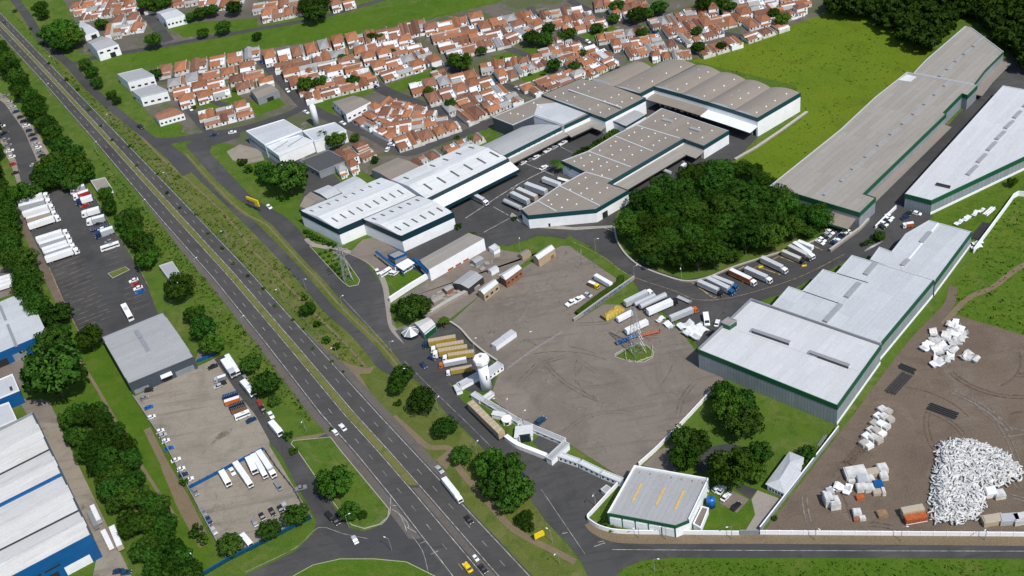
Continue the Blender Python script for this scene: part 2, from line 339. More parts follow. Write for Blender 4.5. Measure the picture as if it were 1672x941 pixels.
sheet('grass_field', [(105, 505), (165, 552), (215, 640), (305, 800), (345, 880), (330, 960), (200, 720), (90, 650), (60, 580)], 'grass_lush', .008)
sheet('grass_verge', [(22, 22), (100, 115), (212, 236), (305, 331), (408, 440), (514, 557), (640, 690), (760, 828), (880, 950), (950, 985), (960, 940), (900, 860), (840, 775), (730, 680), (650, 598), (520, 456), (400, 345), (310, 262), (240, 228), (120, 120), (60, 60), (30, 10)], 'verge_dry', .010)
sheet('grass_field', [(160, 95), (280, 76), (420, 50), (560, 25), (690, 2), (830, -24), (870, -30), (880, -18), (800, 6), (690, 34), (570, 60), (410, 84), (290, 104), (190, 124)], 'grass_lush', .008)
sheet('town_ground', [(185, 122), (290, 106), (410, 84), (575, 58), (690, 36), (800, 8), (900, -25), (1400, -25), (1350, 22), (1290, 42), (1200, 66), (1140, 95), (1050, 100), (950, 130), (880, 160), (805, 195), (760, 235), (690, 282), (620, 295), (560, 262), (480, 262), (330, 225), (260, 205)], 'town', .012)
sheet('town_ground', [(118, 28), (90, -30), (660, -30), (560, 12), (430, 40), (330, 62), (150, 92), (125, 85)], 'town', .012)
for q in ([(500, 171), (600, 143), (613, 150), (520, 178), (508, 190)], [(634, 138), (715, 110), (724, 118), (662, 147), (638, 150)], [(512, 180), (540, 170), (546, 184), (522, 192)], [(403, 168), (455, 160), (467, 172), (420, 190)],
          [(800, 92), (885, 74), (880, 90), (810, 102)], [(832, 128), (890, 105), (906, 112), (872, 136)], [(948, 58), (1000, 42), (1012, 50), (960, 66)], [(258, 205), (290, 196), (300, 208), (290, 225), (262, 222)], [(1130, 88), (1200, 68), (1260, 52), (1200, 80)],
          [(380, 250), (440, 258), (500, 300), (490, 335), (470, 345), (420, 300)], [(310, 172), (385, 150), (400, 165), (350, 178)], [(270, 40), (420, 30), (420, 44), (300, 62)]):
    sheet('lawn', q, 'grass_lush', .018)
# streets of the town
for q, w in (([(146, 96), (250, 78), (420, 48), (525, 28), (640, -5)], 6), ([(113, 105), (130, 102), (146, 96)], 6), ([(210, 0), (240, 25), (275, 68)], 9), ([(400, 78), (440, 112), (500, 176)], 8), ([(540, 76), (575, 108), (619, 143), (684, 171), (764, 196), (800, 208)], 9),
             ([(660, 58), (690, 84), (724, 110), (770, 120)], 8), ([(775, 42), (800, 60), (828, 78), (868, 93), (933, 112)], 6), ([(764, 118), (807, 133), (870, 156)], 6), ([(913, 50), (951, 67), (1026, 88)], 6), ([(1000, 30), (1051, 48), (1124, 73)], 6), ([(930, 0), (955, 14), (1000, 30), (1050, 22)], 6),
             ([(865, 12), (883, 38), (913, 50)], 6), ([(251, 231), (286, 229), (330, 222), (392, 212), (462, 191), (500, 176), (535, 191), (576, 208), (616, 226), (664, 250), (726, 228), (764, 216), (802, 200), (850, 172)], 8), ([(255, 132), (330, 120), (420, 103)], 6), ([(300, 168), (330, 205), (345, 218)], 6), ([(330, 138), (350, 165), (370, 172)], 6), ([(1080, 20), (1150, 48), (1220, 62)], 6)):
    road('street', q, w, 'asphalt', .026)
# service roads
road('service_road', [(15, -12), (45, 28), (68, 65), (88, 85), (113, 105), (141, 138), (171, 166), (201, 191), (226, 211), (251, 231), (281, 258), (305, 285)], (7, 6), 'asphalt', .030)
road('service_road', [(255, 228), (285, 248), (350, 308), (420, 376), (483, 442), (508, 471), (541, 509), (576, 538), (606, 571), (626, 596), (655, 612)], (5.5, 6.5), 'asphalt', .034)
S3L = [(304, 238), (311, 255), (352, 294), (392, 328), (420, 345), (450, 381), (488, 418), (513, 442), (551, 485), (593, 533), (626, 568), (651, 596), (674, 616), (711, 651), (729, 676), (759, 702), (789, 733), (842, 775), (864, 811), (892, 852), (925, 886), (950, 919), (965, 950), (980, 985)]
S3R = [(1010, 985), (1003, 945), (1015, 930), (1050, 915), (1100, 911), (1300, 911), (1800, 913), (1800, 887), (1265, 885), (1030, 882), (985, 868), (960, 848), (1015, 785), (925, 742), (893, 750), (827, 717), (790, 690), (755, 655), (745, 640), (700, 590), (666, 560), (641, 536), (634, 513), (631, 480), (618, 458), (600, 432), (575, 415), (551, 406), (515, 401), (500, 391), (485, 371), (463, 352), (422, 330), (407, 318), (357, 265), (343, 250), (345, 238), (392, 225), (392, 212), (325, 222)]
sheet('frontage_road', S3L+S3R, 'asphalt', .040)
road('pavement', [(500, 390), (515, 401), (551, 406), (591, 421), (613, 437), (628, 465), (634, 500), (641, 536), (666, 562)], 3, 'concrete', .05)
road('pavement', [(963, 853), (975, 865), (1000, 876), (1050, 880), (1265, 880), (1800, 884)], 5.5, 'path', .052)
sheet('side_road', [(350, 587), (372, 576), (400, 612), (436, 680), (475, 724), (486, 736), (517, 786), (539, 819), (556, 844), (572, 863), (595, 868), (622, 858), (636, 841), (640, 812), (700, 880), (790, 985), (740, 985), (714, 941), (664, 916), (611, 911), (556, 911), (511, 922), (472, 941), (430, 985), (330, 985), (400, 940), (483, 900), (511, 872), (517, 852), (506, 830), (483, 791), (461, 747), (442, 724), (417, 678), (390, 645)], 'asphalt', .036)
# highway
HL = [(-60, -5), (0, 57), (60, 122), (146, 220), (265, 361), (349, 456), (433, 560), (523, 676), (580, 740), (638, 811), (738, 941), (775, 990)]
HR = [(-60, -40), (0, 21), (96, 120), (208, 236), (300, 331), (404, 440), (510, 557), (618, 676), (740, 807), (865, 940), (912, 990)]
def at_v(line, v):
    for (a, b), (c, d) in zip(line, line[1:]):
        if v <= d or (c, d) == line[-1]: return a+(c-a)*(v-b)/(d-b)
def hw(frac, v):
    vl = v; l, r = at_v(HL, vl), at_v(HR, vl); return l+(r-l)*frac, vl
VS = [-5+i*(990+5)/70 for i in range(71)]
def hw_line(frac, v0=-5, v1=990, n=90): return [Vector(P(*hw(frac, v0+(v1-v0)*i/n))) for i in range(n+1)]
def strip_between(name, A, B, mat, z):
    z = lay(z); n = len(A)
    return tag(MB().add([(p.x, p.y, z) for p in A]+[(p.x, p.y, z) for p in B], [(i, i+1, n+i+1, n+i) for i in range(n-1)]).build(name, mat), kind='structure')
strip_between('highway', hw_line(-.03), hw_line(1.03), 'highway', .046)
A = []; B = []
for i in range(61):
    v = 330+(880-330)*i/60; w = .04+.16*min(1, (v-330)/90)
    A.append(Vector(P(*hw(-w, v)))); B.append(Vector(P(*hw(.0, v))))
strip_between('highway_shoulder', A, B, 'shoulder', .043)
A = []; B = []
for i in range(41):
    v = 540+(800-540)*i/40; w = .04+.17*min(1, (v-540)/60)*min(1, (800-v)/30+.1)
    A.append(Vector(P(*hw(1.0, v)))); B.append(Vector(P(*hw(1+w, v))))
strip_between('highway_shoulder', A, B, 'shoulder', .043)
def line_paint(frac, v0, v1, w, name='lane_marking', mat='paint', dash=None):
    ZP = lay(.056); pts = hw_line(frac, v0, v1, 160); mb = MB(); acc = 0.0
    if not dash:
        L, R = ribbon(pts, w); n = len(pts); mb.add([(p.x, p.y, ZP) for p in L]+[(p.x, p.y, ZP) for p in R], [(n+i, n+i+1, i+1, i) for i in range(n-1)])
    else:
        ln, per = dash; total = 0; segs = [(a, b, (b-a).length) for a, b in zip(pts, pts[1:])]
        def at(s):
            for a, b, l in segs:
                if s <= l: return a+(b-a)*(s/l), (b-a).normalized()
                s -= l
            return segs[-1][1], (segs[-1][1]-segs[-1][0]).normalized()
        T = sum(s[2] for s in segs); s = 2.0
        while s+ln < T:
            p, d = at(s); q, _ = at(s+ln); nn = Vector((-d.y, d.x))*w/2
            mb.add([(*(p+nn), ZP), (*(p-nn), ZP), (*(q-nn), ZP), (*(q+nn), ZP)], [(0, 1, 2, 3)]); s += per
    return tag(mb.build(name, mat), kind='structure')
for fr in (.012, .405, .595, .988): line_paint(fr, -5, 990, .3)
line_paint(.207, -5, 990, .24, dash=(4, 13.5), mat='dash'); line_paint(.79, -5, 990, .24, dash=(4, 13.5), mat='dash')
a, b = hw_line(.425, -5, 793, 90), hw_line(.575, -5, 793, 90)
poly = [tuple(p) for p in a]+[tuple(p) for p in b[::-1]]
tag(MB().prism(ccw(poly), 0, .3).build('median', 'median'), kind='structure')
a, b = hw_line(.44, 797, 990, 20), hw_line(.56, 797, 990, 20)
strip_between('median_paving', a, b, 'shoulder', .060)
for q, w in (([(638, 813), (636, 841), (622, 858)], .3), ([(640, 832), (652, 840), (660, 855), (664, 868)], .25), ([(655, 842), (664, 852), (668, 862)], .25), ([(640, 826), (648, 826)], .25), ([(400, 935), (483, 895), (520, 862), (560, 872), (600, 880)], .2), ([(665, 862), (680, 870)], .25), ([(686, 888), (696, 884)], .25), ([(703, 906), (716, 900)], .25), ([(700, 938), (690, 900), (672, 875)], .2),
             ([(884, 800), (930, 868), (955, 905)], .2), ([(1000, 898), (1150, 899), (1400, 900), (1800, 901)], .22), ([(918, 872), (927, 870)], .3), ([(976, 886), (986, 884)], .3), ([(978, 890), (988, 887)], .3), ([(970, 893), (980, 890)], .3), ([(560, 488), (600, 531), (640, 575)], .15), ([(660, 590), (720, 650), (780, 708), (850, 780)], .15),
             ([(760, 357), (845, 302), (905, 272)], .5), ([(845, 302), (828, 320)], .4), ([(805, 338), (830, 352)], .4), ([(832, 357), (790, 380)], .4), ([(980, 370), (1010, 382)], .4), ([(870, 262), (900, 246), (930, 230)], .35), ([(915, 240), (935, 250)], .35), ([(845, 262), (905, 287)], .4), ([(1110, 262), (1150, 275)], .35)):
    road('road_marking', q, w, 'paint', .062, 3)
road('road_marking', [(1010, 440), (1040, 455), (1100, 475), (1140, 490), (1200, 485), (1300, 455), (1380, 415)], .3, 'paint_yellow', .062)
road('road_marking', [(935, 395), (985, 420), (1010, 440)], .25, 'paint_yellow', .062)
for (a, b) in (((1130, 462), (1165, 487)), ((1165, 487), (1170, 486)), ((1208, 452), (1236, 466)), ((1205, 441), (1215, 436)), ((1237, 436), (1274, 449)), ((1227, 441), (1242, 433)), ((1274, 420), (1313, 434)), ((1262, 424), (1274, 418)), ((1327, 402), (1343, 409))):
    road('parking_line', [a, b], .8, 'paint_yellow', .064, 1)
for (a, b) in [((1412+i*3.0, 411-i*1.6), (1419+i*3.0, 405-i*1.6)) for i in range(8)]: road('crossing_stripe', [a, b], .8, 'paint', .064, 1)
# yards and lots
sheet('yard', [(680, 330), (860, 190), (1060, 165), (1240, 222), (1200, 262), (1130, 290), (1050, 320), (1010, 345), (1000, 370), (870, 375), (800, 405), (700, 452), (640, 440), (600, 410)], 'asphalt', .044)
sheet('yard_road', [(845, 352), (1000, 365), (1010, 400), (1035, 425), (1080, 445), (1120, 457), (1150, 452), (1225, 425), (1300, 405), (1345, 392), (1372, 360), (1402, 372), (1430, 330), (1600, 150), (1650, 85), (1720, 118), (1720, 145), (1640, 148), (1480, 322), (1524, 354), (1440, 422), (1390, 422), (1290, 475), (1228, 496), (1145, 575), (1120, 530), (1060, 500), (1035, 460), (960, 400), (910, 388), (880, 385), (830, 402), (800, 397)], 'asphalt', .048)
sheet('paved_lot', [(735, 527), (790, 478), (830, 455), (908, 402), (948, 402), (1035, 458), (938, 527), (825, 604), (770, 560)], 'lot', .054)
sheet('paved_lot', [(825, 604), (938, 527), (985, 498), (1050, 498), (1100, 528), (1140, 578), (1182, 620), (1162, 641), (1045, 761), (1018, 783), (924, 722), (856, 692), (800, 650), (815, 610)], 'lot', .056)
sheet('service_yard', [(637, 497), (703, 455), (800, 405), (872, 418), (880, 412), (790, 478), (730, 525), (700, 530), (650, 540), (640, 530)], 'lot', .052)
sheet('forecourt', [(570, 414), (592, 392), (612, 388), (655, 412), (668, 425), (645, 445), (622, 447), (600, 428)], 'lot', .05)
sheet('lawn', [(640, 462), (662, 446), (672, 440), (690, 448), (650, 476)], 'grass_lush', .06)
sheet('lawn', [(637, 497), (668, 486), (700, 512), (690, 524), (668, 530), (648, 536), (638, 515)], 'grass', .058)
sheet('truck_park', [(645, 540), (700, 540), (735, 527), (770, 560), (815, 602), (800, 640), (770, 640), (745, 632), (690, 600), (660, 562)], 'asphalt', .053)
sheet('lawn', [(900, 408), (930, 386), (950, 396), (1036, 456), (1022, 466), (940, 410), (925, 398), (910, 405)], 'grass', .058)
sheet('asphalt_pad', [(870, 720), (893, 703), (920, 724), (893, 748)], 'asphalt', .06)
sheet('parking_lot', [(27, 330), (70, 318), (130, 298), (140, 305), (160, 330), (180, 372), (197, 395), (224, 436), (242, 470), (256, 508), (262, 520), (170, 560), (130, 545), (105, 497), (78, 436), (50, 380)], 'asphalt', .03)
sheet('dirt_strip', [(17, 336), (27, 330), (50, 380), (78, 436), (106, 497), (118, 520), (104, 522), (72, 455)], 'dirt', .032)
sheet('parking_lot', [(-20, 135), (15, 163), (60, 213), (84, 258), (62, 302), (30, 306), (18, 268), (-20, 205)], 'concrete_lot', .03)
sheet('parking_aisle', [(-20, 150), (8, 170), (40, 215), (60, 262), (52, 300), (36, 304), (26, 262), (0, 210), (-20, 190)], 'asphalt', .034)
sheet('concrete_lot', [(219, 648), (325, 598), (352, 585), (372, 615), (395, 650), (417, 678), (440, 720), (440, 728), (310, 797), (270, 725)], 'concrete_lot', .030)
sheet('concrete_lot', [(310, 797), (440, 728), (465, 770), (500, 830), (510, 845), (375, 905), (345, 870)], 'concrete_lot', .032)
sheet('alley', [(50, 670), (95, 690), (190, 890), (215, 941), (230, 1000), (140, 1000), (160, 900)], 'concrete_lot', .03)
sheet('forecourt', [(-60, 610), (50, 583), (72, 600), (55, 628), (-40, 660)], 'lot', .03)
sheet('forecourt', [(28, 650), (80, 655), (98, 692), (52, 690)], 'lot', .03)
sheet('forecourt', [(318, 590), (350, 578), (345, 560), (330, 562)], 'lot', .028)
sheet('forecourt', [(-40, 430), (25, 440), (40, 475), (-40, 500)], 'lot', .028)
sheet('dirt_yard', [(1556, 513), (1672, 548), (1800, 586), (1800, 880), (1245, 872), (1372, 705), (1440, 620), (1505, 540)], 'dirt', .02)
road('dirt_track', [(1556, 468), (1548, 500), (1500, 552), (1455, 612), (1400, 690)], (4, 7), 'dirt', .024)
road('dirt_track', [(1540, 530), (1580, 488), (1620, 470), (1660, 440), (1720, 405)], 3, 'path', .026)
sheet('driveway', [(1237, 801), (1274, 815), (1243, 869), (1216, 869), (1233, 841), (1227, 816)], 'concrete', .03)
sheet('parking_pad', [(1191, 799), (1223, 816), (1203, 838), (1175, 822)], 'lot', .03)
sheet('driveway', [(1205, 790), (1237, 800), (1225, 815), (1200, 798)], 'asphalt', .034)
sheet('parking_pad', [(1050, 760), (1075, 736), (1105, 722), (1115, 752), (1100, 776)], 'lot', .03)
road('garden_drive', [(1150, 772), (1146, 750), (1160, 738), (1190, 732), (1216, 738)], 5, 'asphalt', .03)
sheet('lawn', [(1158, 840), (1175, 824), (1203, 840), (1226, 820), (1231, 842), (1215, 868), (1150, 866)], 'grass_lush', .026)
sheet('car_park', [(1378, 362), (1400, 376), (1368, 410), (1340, 402)], 'asphalt', .056)
sheet('rubble_lot', [(370, 248), (392, 236), (425, 245), (432, 262), (405, 268), (380, 262)], 'concrete_lot', .044)
sheet('yard', [(430, 258), (520, 262), (560, 300), (510, 345), (488, 338), (500, 300)], 'asphalt', .024)
# tyre tracks and dusty streaks worn into the yards
mk = random.Random(21)
def marks(px, n, mats, name='tyre_track', L=(14, 45), w=(.25, .6), z=.068):
    poly = PL(px); xs, ys = [p[0] for p in poly], [p[1] for p in poly]; k = 0
    def ins(x, y):
        c = False
        for i in range(len(poly)):
            (x1, y1), (x2, y2) = poly[i-1], poly[i]
            if (y1 > y) != (y2 > y) and x < (x2-x1)*(y-y1)/(y2-y1)+x1: c = not c
        return c
    while k < n:
        x, y = mk.uniform(min(xs), max(xs)), mk.uniform(min(ys), max(ys)); a = mk.uniform(0, 6.28); cv = mk.uniform(-.09, .09); pts = []
        for _ in range(int(mk.uniform(*L)/2)):
            if not ins(x, y): break
            pts.append(Vector((x, y))); x += math.cos(a)*2; y += math.sin(a)*2; a += cv
        if len(pts) < 5: continue
        k += 1; ww = mk.uniform(*w); mt = mk.choice(mats); zz = lay(z)
        for off in ((-.95, .95) if mk.random() < .6 else (0,)):
            q = [p+Vector((-(pts[min(i+1, len(pts)-1)]-pts[max(i-1, 0)]).y, (pts[min(i+1, len(pts)-1)]-pts[max(i-1, 0)]).x)).normalized()*off for i, p in enumerate(pts)]
            Lr, Rr = ribbon(q, ww); m = len(q)
            for i in (0, m-1): Lr[i] = Rr[i] = q[i]
            zz += .0004; tag(MB().add([(p.x, p.y, zz) for p in Lr]+[(p.x, p.y, zz) for p in Rr], [(m+i, m+i+1, i+1, i) for i in range(m-1)]).build(name, mt), kind='structure')
marks([(830, 604), (938, 530), (985, 502), (1100, 532), (1160, 620), (1045, 750), (930, 718), (860, 685)], 26, ('lot_mark', 'dust_mark'))
marks([(745, 530), (840, 458), (908, 410), (948, 405), (1020, 458), (935, 523), (830, 598)], 24, ('lot_mark', 'dust_mark', 'dust_mark'))
marks([(1560, 520), (1790, 590), (1790, 870), (1270, 862), (1450, 630)], 24, ('dirt_mark', 'dirt_mark', 'dust_mark'), 'wheel_rut', w=(.3, .8))
# verge paths and ditches
road('footpath', [(229, 222), (269, 263), (311, 298), (372, 356), (412, 408), (440, 435), (475, 473), (525, 523), (561, 558), (598, 600)], 1.1, 'path', .02)
road('drain', [(150, 150), (200, 205), (241, 253), (297, 305), (350, 360), (420, 434), (480, 502), (530, 556)], .5, 'dirt', .016)
road('verge_strip', [(302, 246), (350, 300), (395, 343), (433, 366), (450, 383), (495, 433), (518, 456), (563, 508), (621, 563), (650, 598)], 4.6, 'verge_dry', .043)
road('footpath', [(304, 252), (350, 302), (395, 345), (433, 366), (450, 383), (495, 433), (518, 456), (563, 508), (621, 563), (648, 596)], 1.0, 'path', .047)
road('footpath', [(642, 680), (670, 705), (700, 730), (734, 733), (750, 766), (789, 811), (831, 858), (865, 880), (905, 900), (939, 918)], 3, 'path', .02)
road('footpath', [(575, 598), (600, 640), (640, 690), (668, 712), (700, 752), (722, 772)], 2.2, 'path', .02)
sheet('dirt_patch', [(712, 752), (735, 732), (743, 736), (729, 768)], 'path', .024)
sheet('dirt_patch', [(560, 592), (598, 602), (612, 598), (605, 610), (575, 612)], 'path', .024)
road('footpath', [(240, 700), (270, 760), (300, 810), (335, 880)], 3.5, 'path', .02)
road('footpath', [(110, 560), (150, 620), (190, 690), (230, 760), (290, 850)], 1.6, 'path', .018)
sheet('dirt_patch', [(262, 762), (285, 780), (320, 850), (340, 890), (325, 895), (290, 830)], 'path', .022)
sheet('dirt_patch', [(478, 716), (535, 706), (528, 718), (500, 724), (480, 728)], 'path', .024)
sheet('asphalt_pad', [(516, 716), (538, 706), (540, 713), (520, 723)], 'asphalt', .028)
raised('traffic_island', [(505, 402), (540, 408), (565, 425), (588, 458), (585, 466), (570, 469), (560, 462), (535, 435)], 'grass')
raised('traffic_island', [(472, 945), (511, 923), (556, 913), (611, 913), (664, 918), (712, 942), (735, 985), (440, 985)], 'grass_lush')
raised('traffic_island', [(1003, 583), (1022, 571), (1026, 568), (1040, 562), (1056, 564), (1068, 575), (1066, 585), (1052, 592), (1028, 592), (1018, 588)], 'grass')
raised('traffic_island', [(485, 736), (475, 726), (478, 720), (540, 714), (556, 735), (636, 832), (634, 845), (620, 857), (595, 864), (574, 858), (560, 843), (541, 817), (519, 785)], 'grass')
raised('pavement', [(868, 372), (862, 370), (833, 354), (836, 348), (860, 365), (935, 372), (1000, 369), (1000, 372), (940, 376)], 'concrete')
# parking bays in the left lot
for k in range(16):
    t = k/15; a = (85+t*45, 437+t*100); b = (a[0]+50+t*3, a[1]-20+rnd.uniform(-2, 2))
    road('parking_line', [a, b], .4, 'bay_line', .046, 1)
for k in range(12):
    t = k/11; a = (195+t*50, 408+t*88); b = (a[0]-28, a[1]+10)
    road('parking_line', [a, b], .3, 'bay_line', .046, 1)
road('parking_line', [(80, 437), (106, 497), (130, 545)], .5, 'paint_yellow', .046, 1)
raised('traffic_island', [(176, 447), (205, 436), (212, 441), (184, 455)], 'grass')
# ------------------------------------------------------------------ buildings
class Building:
    def __init__(s, name, label, cat, a, b, h, group=None):      # a->b (photo pixels at height h) gives the roof sheet direction
        p, q = P(*a, h), P(*b, h)
        s.o = p; s.ang = math.atan2(q[1]-p[1], q[0]-p[0]); s.root = tag(empty(name, (p[0], p[1], 0), s.ang), label, cat, group); s.blocks = []
    def loc(s, mb):
        co, si = math.cos(-s.ang), math.sin(-s.ang); ox, oy = s.o
        mb.v = [((x-ox)*co-(y-oy)*si, (x-ox)*si+(y-oy)*co, z) for x, y, z in mb.v]; return mb
    def part(s, name, mb, mat, parent=None, label=None, smooth=False):
        o = s.loc(mb).build(name, mat, parent or s.root, smooth); tag(o, label); return o
    def block(s, px, h, wall, roof, shape=None, rise=0.0, fascia=None, fh=1.6, edges=None, z0=0.0, px_is_world=False, par=.35, no_walls=(), nseg=2, label=None):
        pts = px if px_is_world else PL(px, h); n = len(pts)
        sgn = 1 if area(pts) > 0 else -1
        wl = MB(); rf = MB()
        blk = dict(p=pts, h=h, shape=shape, rise=rise, sgn=sgn)
        if shape is None:
            zt = h-.05
            wl.add([(x, y, z0) for x, y in pts]+[(x, y, zt) for x, y in pts], [((i, (i+1) % n, n+(i+1) % n, n+i) if sgn > 0 else (n+i, n+(i+1) % n, (i+1) % n, i)) for i in range(n) if i not in no_walls])
            zr = h-.3 if par else h-.04
            rf.add([(x, y, zr) for x, y in ccw(pts)], [tuple(range(n))])
            blk['zr'] = zr
        else:
            A, B, Cc, D = [Vector(p) for p in pts]; K = 24 if shape == 'vault' else 2
            if shape == 'lean': K = 1
            prof = []
            for k in range(K+1):
                t = k/K
                z = {'gable': rise*(1-abs(2*t-1)), 'vault': rise*(1-(2*t-1)**2), 'lean': rise*t}[shape]
                prof.append((t, h-.12+z))
            L = [(*(A+(D-A)*t), z) for t, z in prof]; R = [(*(B+(Cc-B)*t), z) for t, z in prof]
            m = K+1
            fs = [((i, m+i, m+i+1, i+1)) for i in range(K)]
            if sgn < 0: fs = [f[::-1] for f in fs]
            # a little eave overhang for depth
            rf.add(L+R, fs)
            for side, rowp in ((0, L), (1, R)):
                if (3 if side == 0 else 1) in no_walls: continue
                wl.add([(x, y, z0) for x, y, z in rowp]+[(x, y, z-.03) for x, y, z in rowp], [(i, i+1, m+i+1, m+i) for i in range(K)])
            for e, (p, q) in ((0, (L[0], R[0])), (2, (L[-1], R[-1]))):
                if e in no_walls: continue
                wl.add([(p[0], p[1], z0), (q[0], q[1], z0), (q[0], q[1], q[2]-.03), (p[0], p[1], p[2]-.03)], [(0, 1, 2, 3)])
        s.blocks.append(blk)
        s.part('wall', wl, wall, label=label); s.part('roof', rf, roof, smooth=(shape == 'vault'))
        if fascia:
            es = range(n) if edges is None else edges
            s.band(pts, es, h-fh, h+.12, fascia, sgn)
            if par and shape is None and edges is not None:
                oth = [e for e in range(n) if e not in es]
                if oth: s.band(pts, oth, h-.45, h+.08, 'cap', sgn, name='parapet_capping')
        elif par and shape is None:
            s.band(pts, range(n), h-.5, h+.1, 'cap', sgn, name='parapet_capping')
        return blk
    def band(s, pts, es, z0, z1, mat, sgn, out=.14, inn=.3, name='fascia'):
        n = len(pts); pp = pts if sgn > 0 else pts[::-1]
        o, i = offset(pp, out), offset(pp, -inn)
        if sgn < 0: o, i = o[::-1], i[::-1]
        mb = MB()
        for e in es:
            a, b = e, (e+1) % n; q = [o[a], o[b], i[b], i[a]]
            mb.prism(q, z0, z1, True, True)
        return s.part(name, mb, mat)
    def zat(s, blk, t):
        r, h = blk['rise'], blk['h']
        return h-.12+{'gable': r*(1-abs(2*t-1)), 'vault': r*(1-(2*t-1)**2), 'lean': r*t, None: -.18}[blk['shape']]
    def slit(s, blk, u, t, du, dt, hh=.35, mat='skylight', name='skylight', up=.0):      # raised box on a quad roof, u along A-B, t along A-D
        A, B, Cc, D = [Vector(p) for p in blk['p'][:4]]
        def q(uu, tt): return A*(1-uu)*(1-tt)+B*uu*(1-tt)+Cc*uu*tt+D*(1-uu)*tt
        cs = [(u-du, t-dt), (u+du, t-dt), (u+du, t+dt), (u-du, t+dt)]
        vb = [(*q(a, b), s.zat(blk, b)-.1) for a, b in cs]; vt = [(x, y, z+.1+hh) for x, y, z in vb]
        mb = MB().add(vb+vt, [(0, 1, 5, 4), (1, 2, 6, 5), (2, 3, 7, 6), (3, 0, 4, 7), (4, 5, 6, 7)])
        return s.part(name, mb, mat)
    def bar(s, a, b, w, z, hh, mat, name, cap=None):            # straight raised bar between two photo points on the roof plane
        p, q = Vector(P(*a, z)), Vector(P(*b, z)); d = (q-p); c = (p+q)/2
        o = s.part(name, MB().box((c.x, c.y, z+hh/2-.15), (d.length, w, hh+.3), math.atan2(d.y, d.x)), mat)
        return o
    def edge(s, blk, e):
        p = blk['p']; n = len(p); return Vector(p[e]), Vector(p[(e+1) % n])
    def panel(s, blk, e, t0, t1, z0, z1, mat, name='door', out=.05, depth=.1):
        a, b = s.edge(blk, e); d = b-a; nn = Vector((d.y, -d.x)).normalized()*blk['sgn']
        c = a+d*(t0+t1)/2+nn*(out-depth/2+.0)
        return s.part(name, MB().box((c.x, c.y, (z0+z1)/2), (d.length*(t1-t0), depth, z1-z0), math.atan2(d.y, d.x)), mat)
    def canopy(s, blk, e, t0, t1, z, depth, mat='roof_light', edge_mat='navy_teal', th=.5, fh=1.0, drop=.5, name='canopy'):
        a, b = s.edge(blk, e); d = b-a; nn = Vector((d.y, -d.x)).normalized()*blk['sgn']
        p, q = a+d*t0+nn*.02, a+d*t1+nn*.02; r, t = q+nn*depth, p+nn*depth
        vs = [(*p, z+drop), (*q, z+drop), (*r, z), (*t, z)]; vs += [(x, y, zz-th) for x, y, zz in vs]
        c = s.part(name, MB().add(vs, [(0, 1, 2, 3), (7, 6, 5, 4), (1, 0, 4, 5), (2, 1, 5, 6), (3, 2, 6, 7), (0, 3, 7, 4)]), mat)
        if fh:
            m = (r+t)/2+nn*.1
            s.part('canopy_fascia', MB().box((m.x, m.y, z-th/2-.05), ((r-t).length+.3, .2, fh), math.atan2(d.y, d.x)), edge_mat, parent=c)
        return c
    def docks(s, blk, e, t0, t1, n, mats=('dark',), z1=4.0, w=.55, name='dock_door'):
        for k in range(n):
            c = t0+(t1-t0)*(k+.5)/n; hw_ = (t1-t0)/n*w/2
            s.panel(blk, e, c-hw_, c+hw_, .05 if z1 > 3 else 1.0, z1, mats[k % len(mats)], name)
def lerp(a, b, t): return (a[0]+(b[0]-a[0])*t, a[1]+(b[1]-a[1])*t)
def dots(B, px, z, n, seed, poly_margin=0, mat='white_metal', name='roof_light', size=.5):
    # small translucent roof domes in loose rows over a roof quad
    r = random.Random(seed); A, Bq, Cq, D = px; nx, ny = n
    for i in range(nx):
        for j in range(ny):
            u = (i+.5+r.uniform(-.12, .12))/nx; v = (j+.5+r.uniform(-.1, .1))/ny
            a = lerp(lerp(A, Bq, u), lerp(D, Cq, u), v); x, y = P(*a, z)
            B.part(name, MB().lathe((x, y, z-.4), [(size, 0), (size, .5), (size*.55, .75)], 8), mat)
# --- white warehouse at the frontage (three wings, saw-cut roof with dark skylights)
B = Building('warehouse', 'white warehouse with dark teal fascia and rows of dark roof slits beside frontage road', 'warehouse', (490, 344), (622, 290), 11)
b1 = B.block([(490, 344), (622, 290), (681, 320), (552, 375)], 11, 'white', 'roof_white', 'gable', 2.2, 'navy_teal', 3.7, edges=(2, 3), no_walls=())
for k in range(9):
    u = .06+k*.103
    B.slit(b1, u, .19, .006, .045); B.slit(b1, u+.03, .74, .007, .075)
b2 = B.block([(590.5, 357.2), (681, 319), (740, 347), (655, 386)], 11, 'white', 'roof_white', 'gable', 2.0, 'navy_teal', 3.7, edges=(1, 2, 3))
for k in range(6):
    u = .09+k*.158
    B.slit(b2, u, .2, .011, .05); B.slit(b2, u+.02, .78, .012, .075)
b3 = B.block([(639, 293), (767, 234), (830, 259), (697, 325)], 10, 'white', 'roof_white', 'gable', 2.2, 'navy_teal', 2.4, edges=(1, 2))
for k in range(6):
    u = .10+k*.165
    if k != 1: B.slit(b3, u, .2, .008, .07)
    B.slit(b3, u+.03, .74, .009, .11)
c = B.canopy(b3, 2, -.02, 1.0, 5.6, 9.5, 'white_metal', 'navy_teal', fh=2.2, drop=1.6)
B.docks(b3, 2, .05, .95, 11, ('dark', 'grey_wall'), 4.3)
b4 = B.block([(785, 239), (852, 207), (920, 206), (822, 255)], 9, 'white', 'roof_mid', 'vault', 1.6, 'teal', 2.3, edges=(2,))
B.canopy(b4, 2, -.05, 1.0, 5.2, 6, 'roof_grey', 'steel_dark', fh=.8, drop=.3)
B.docks(b4, 2, .05, .98, 10, ('dark', 'grey_wall', 'dark'), 4.2)
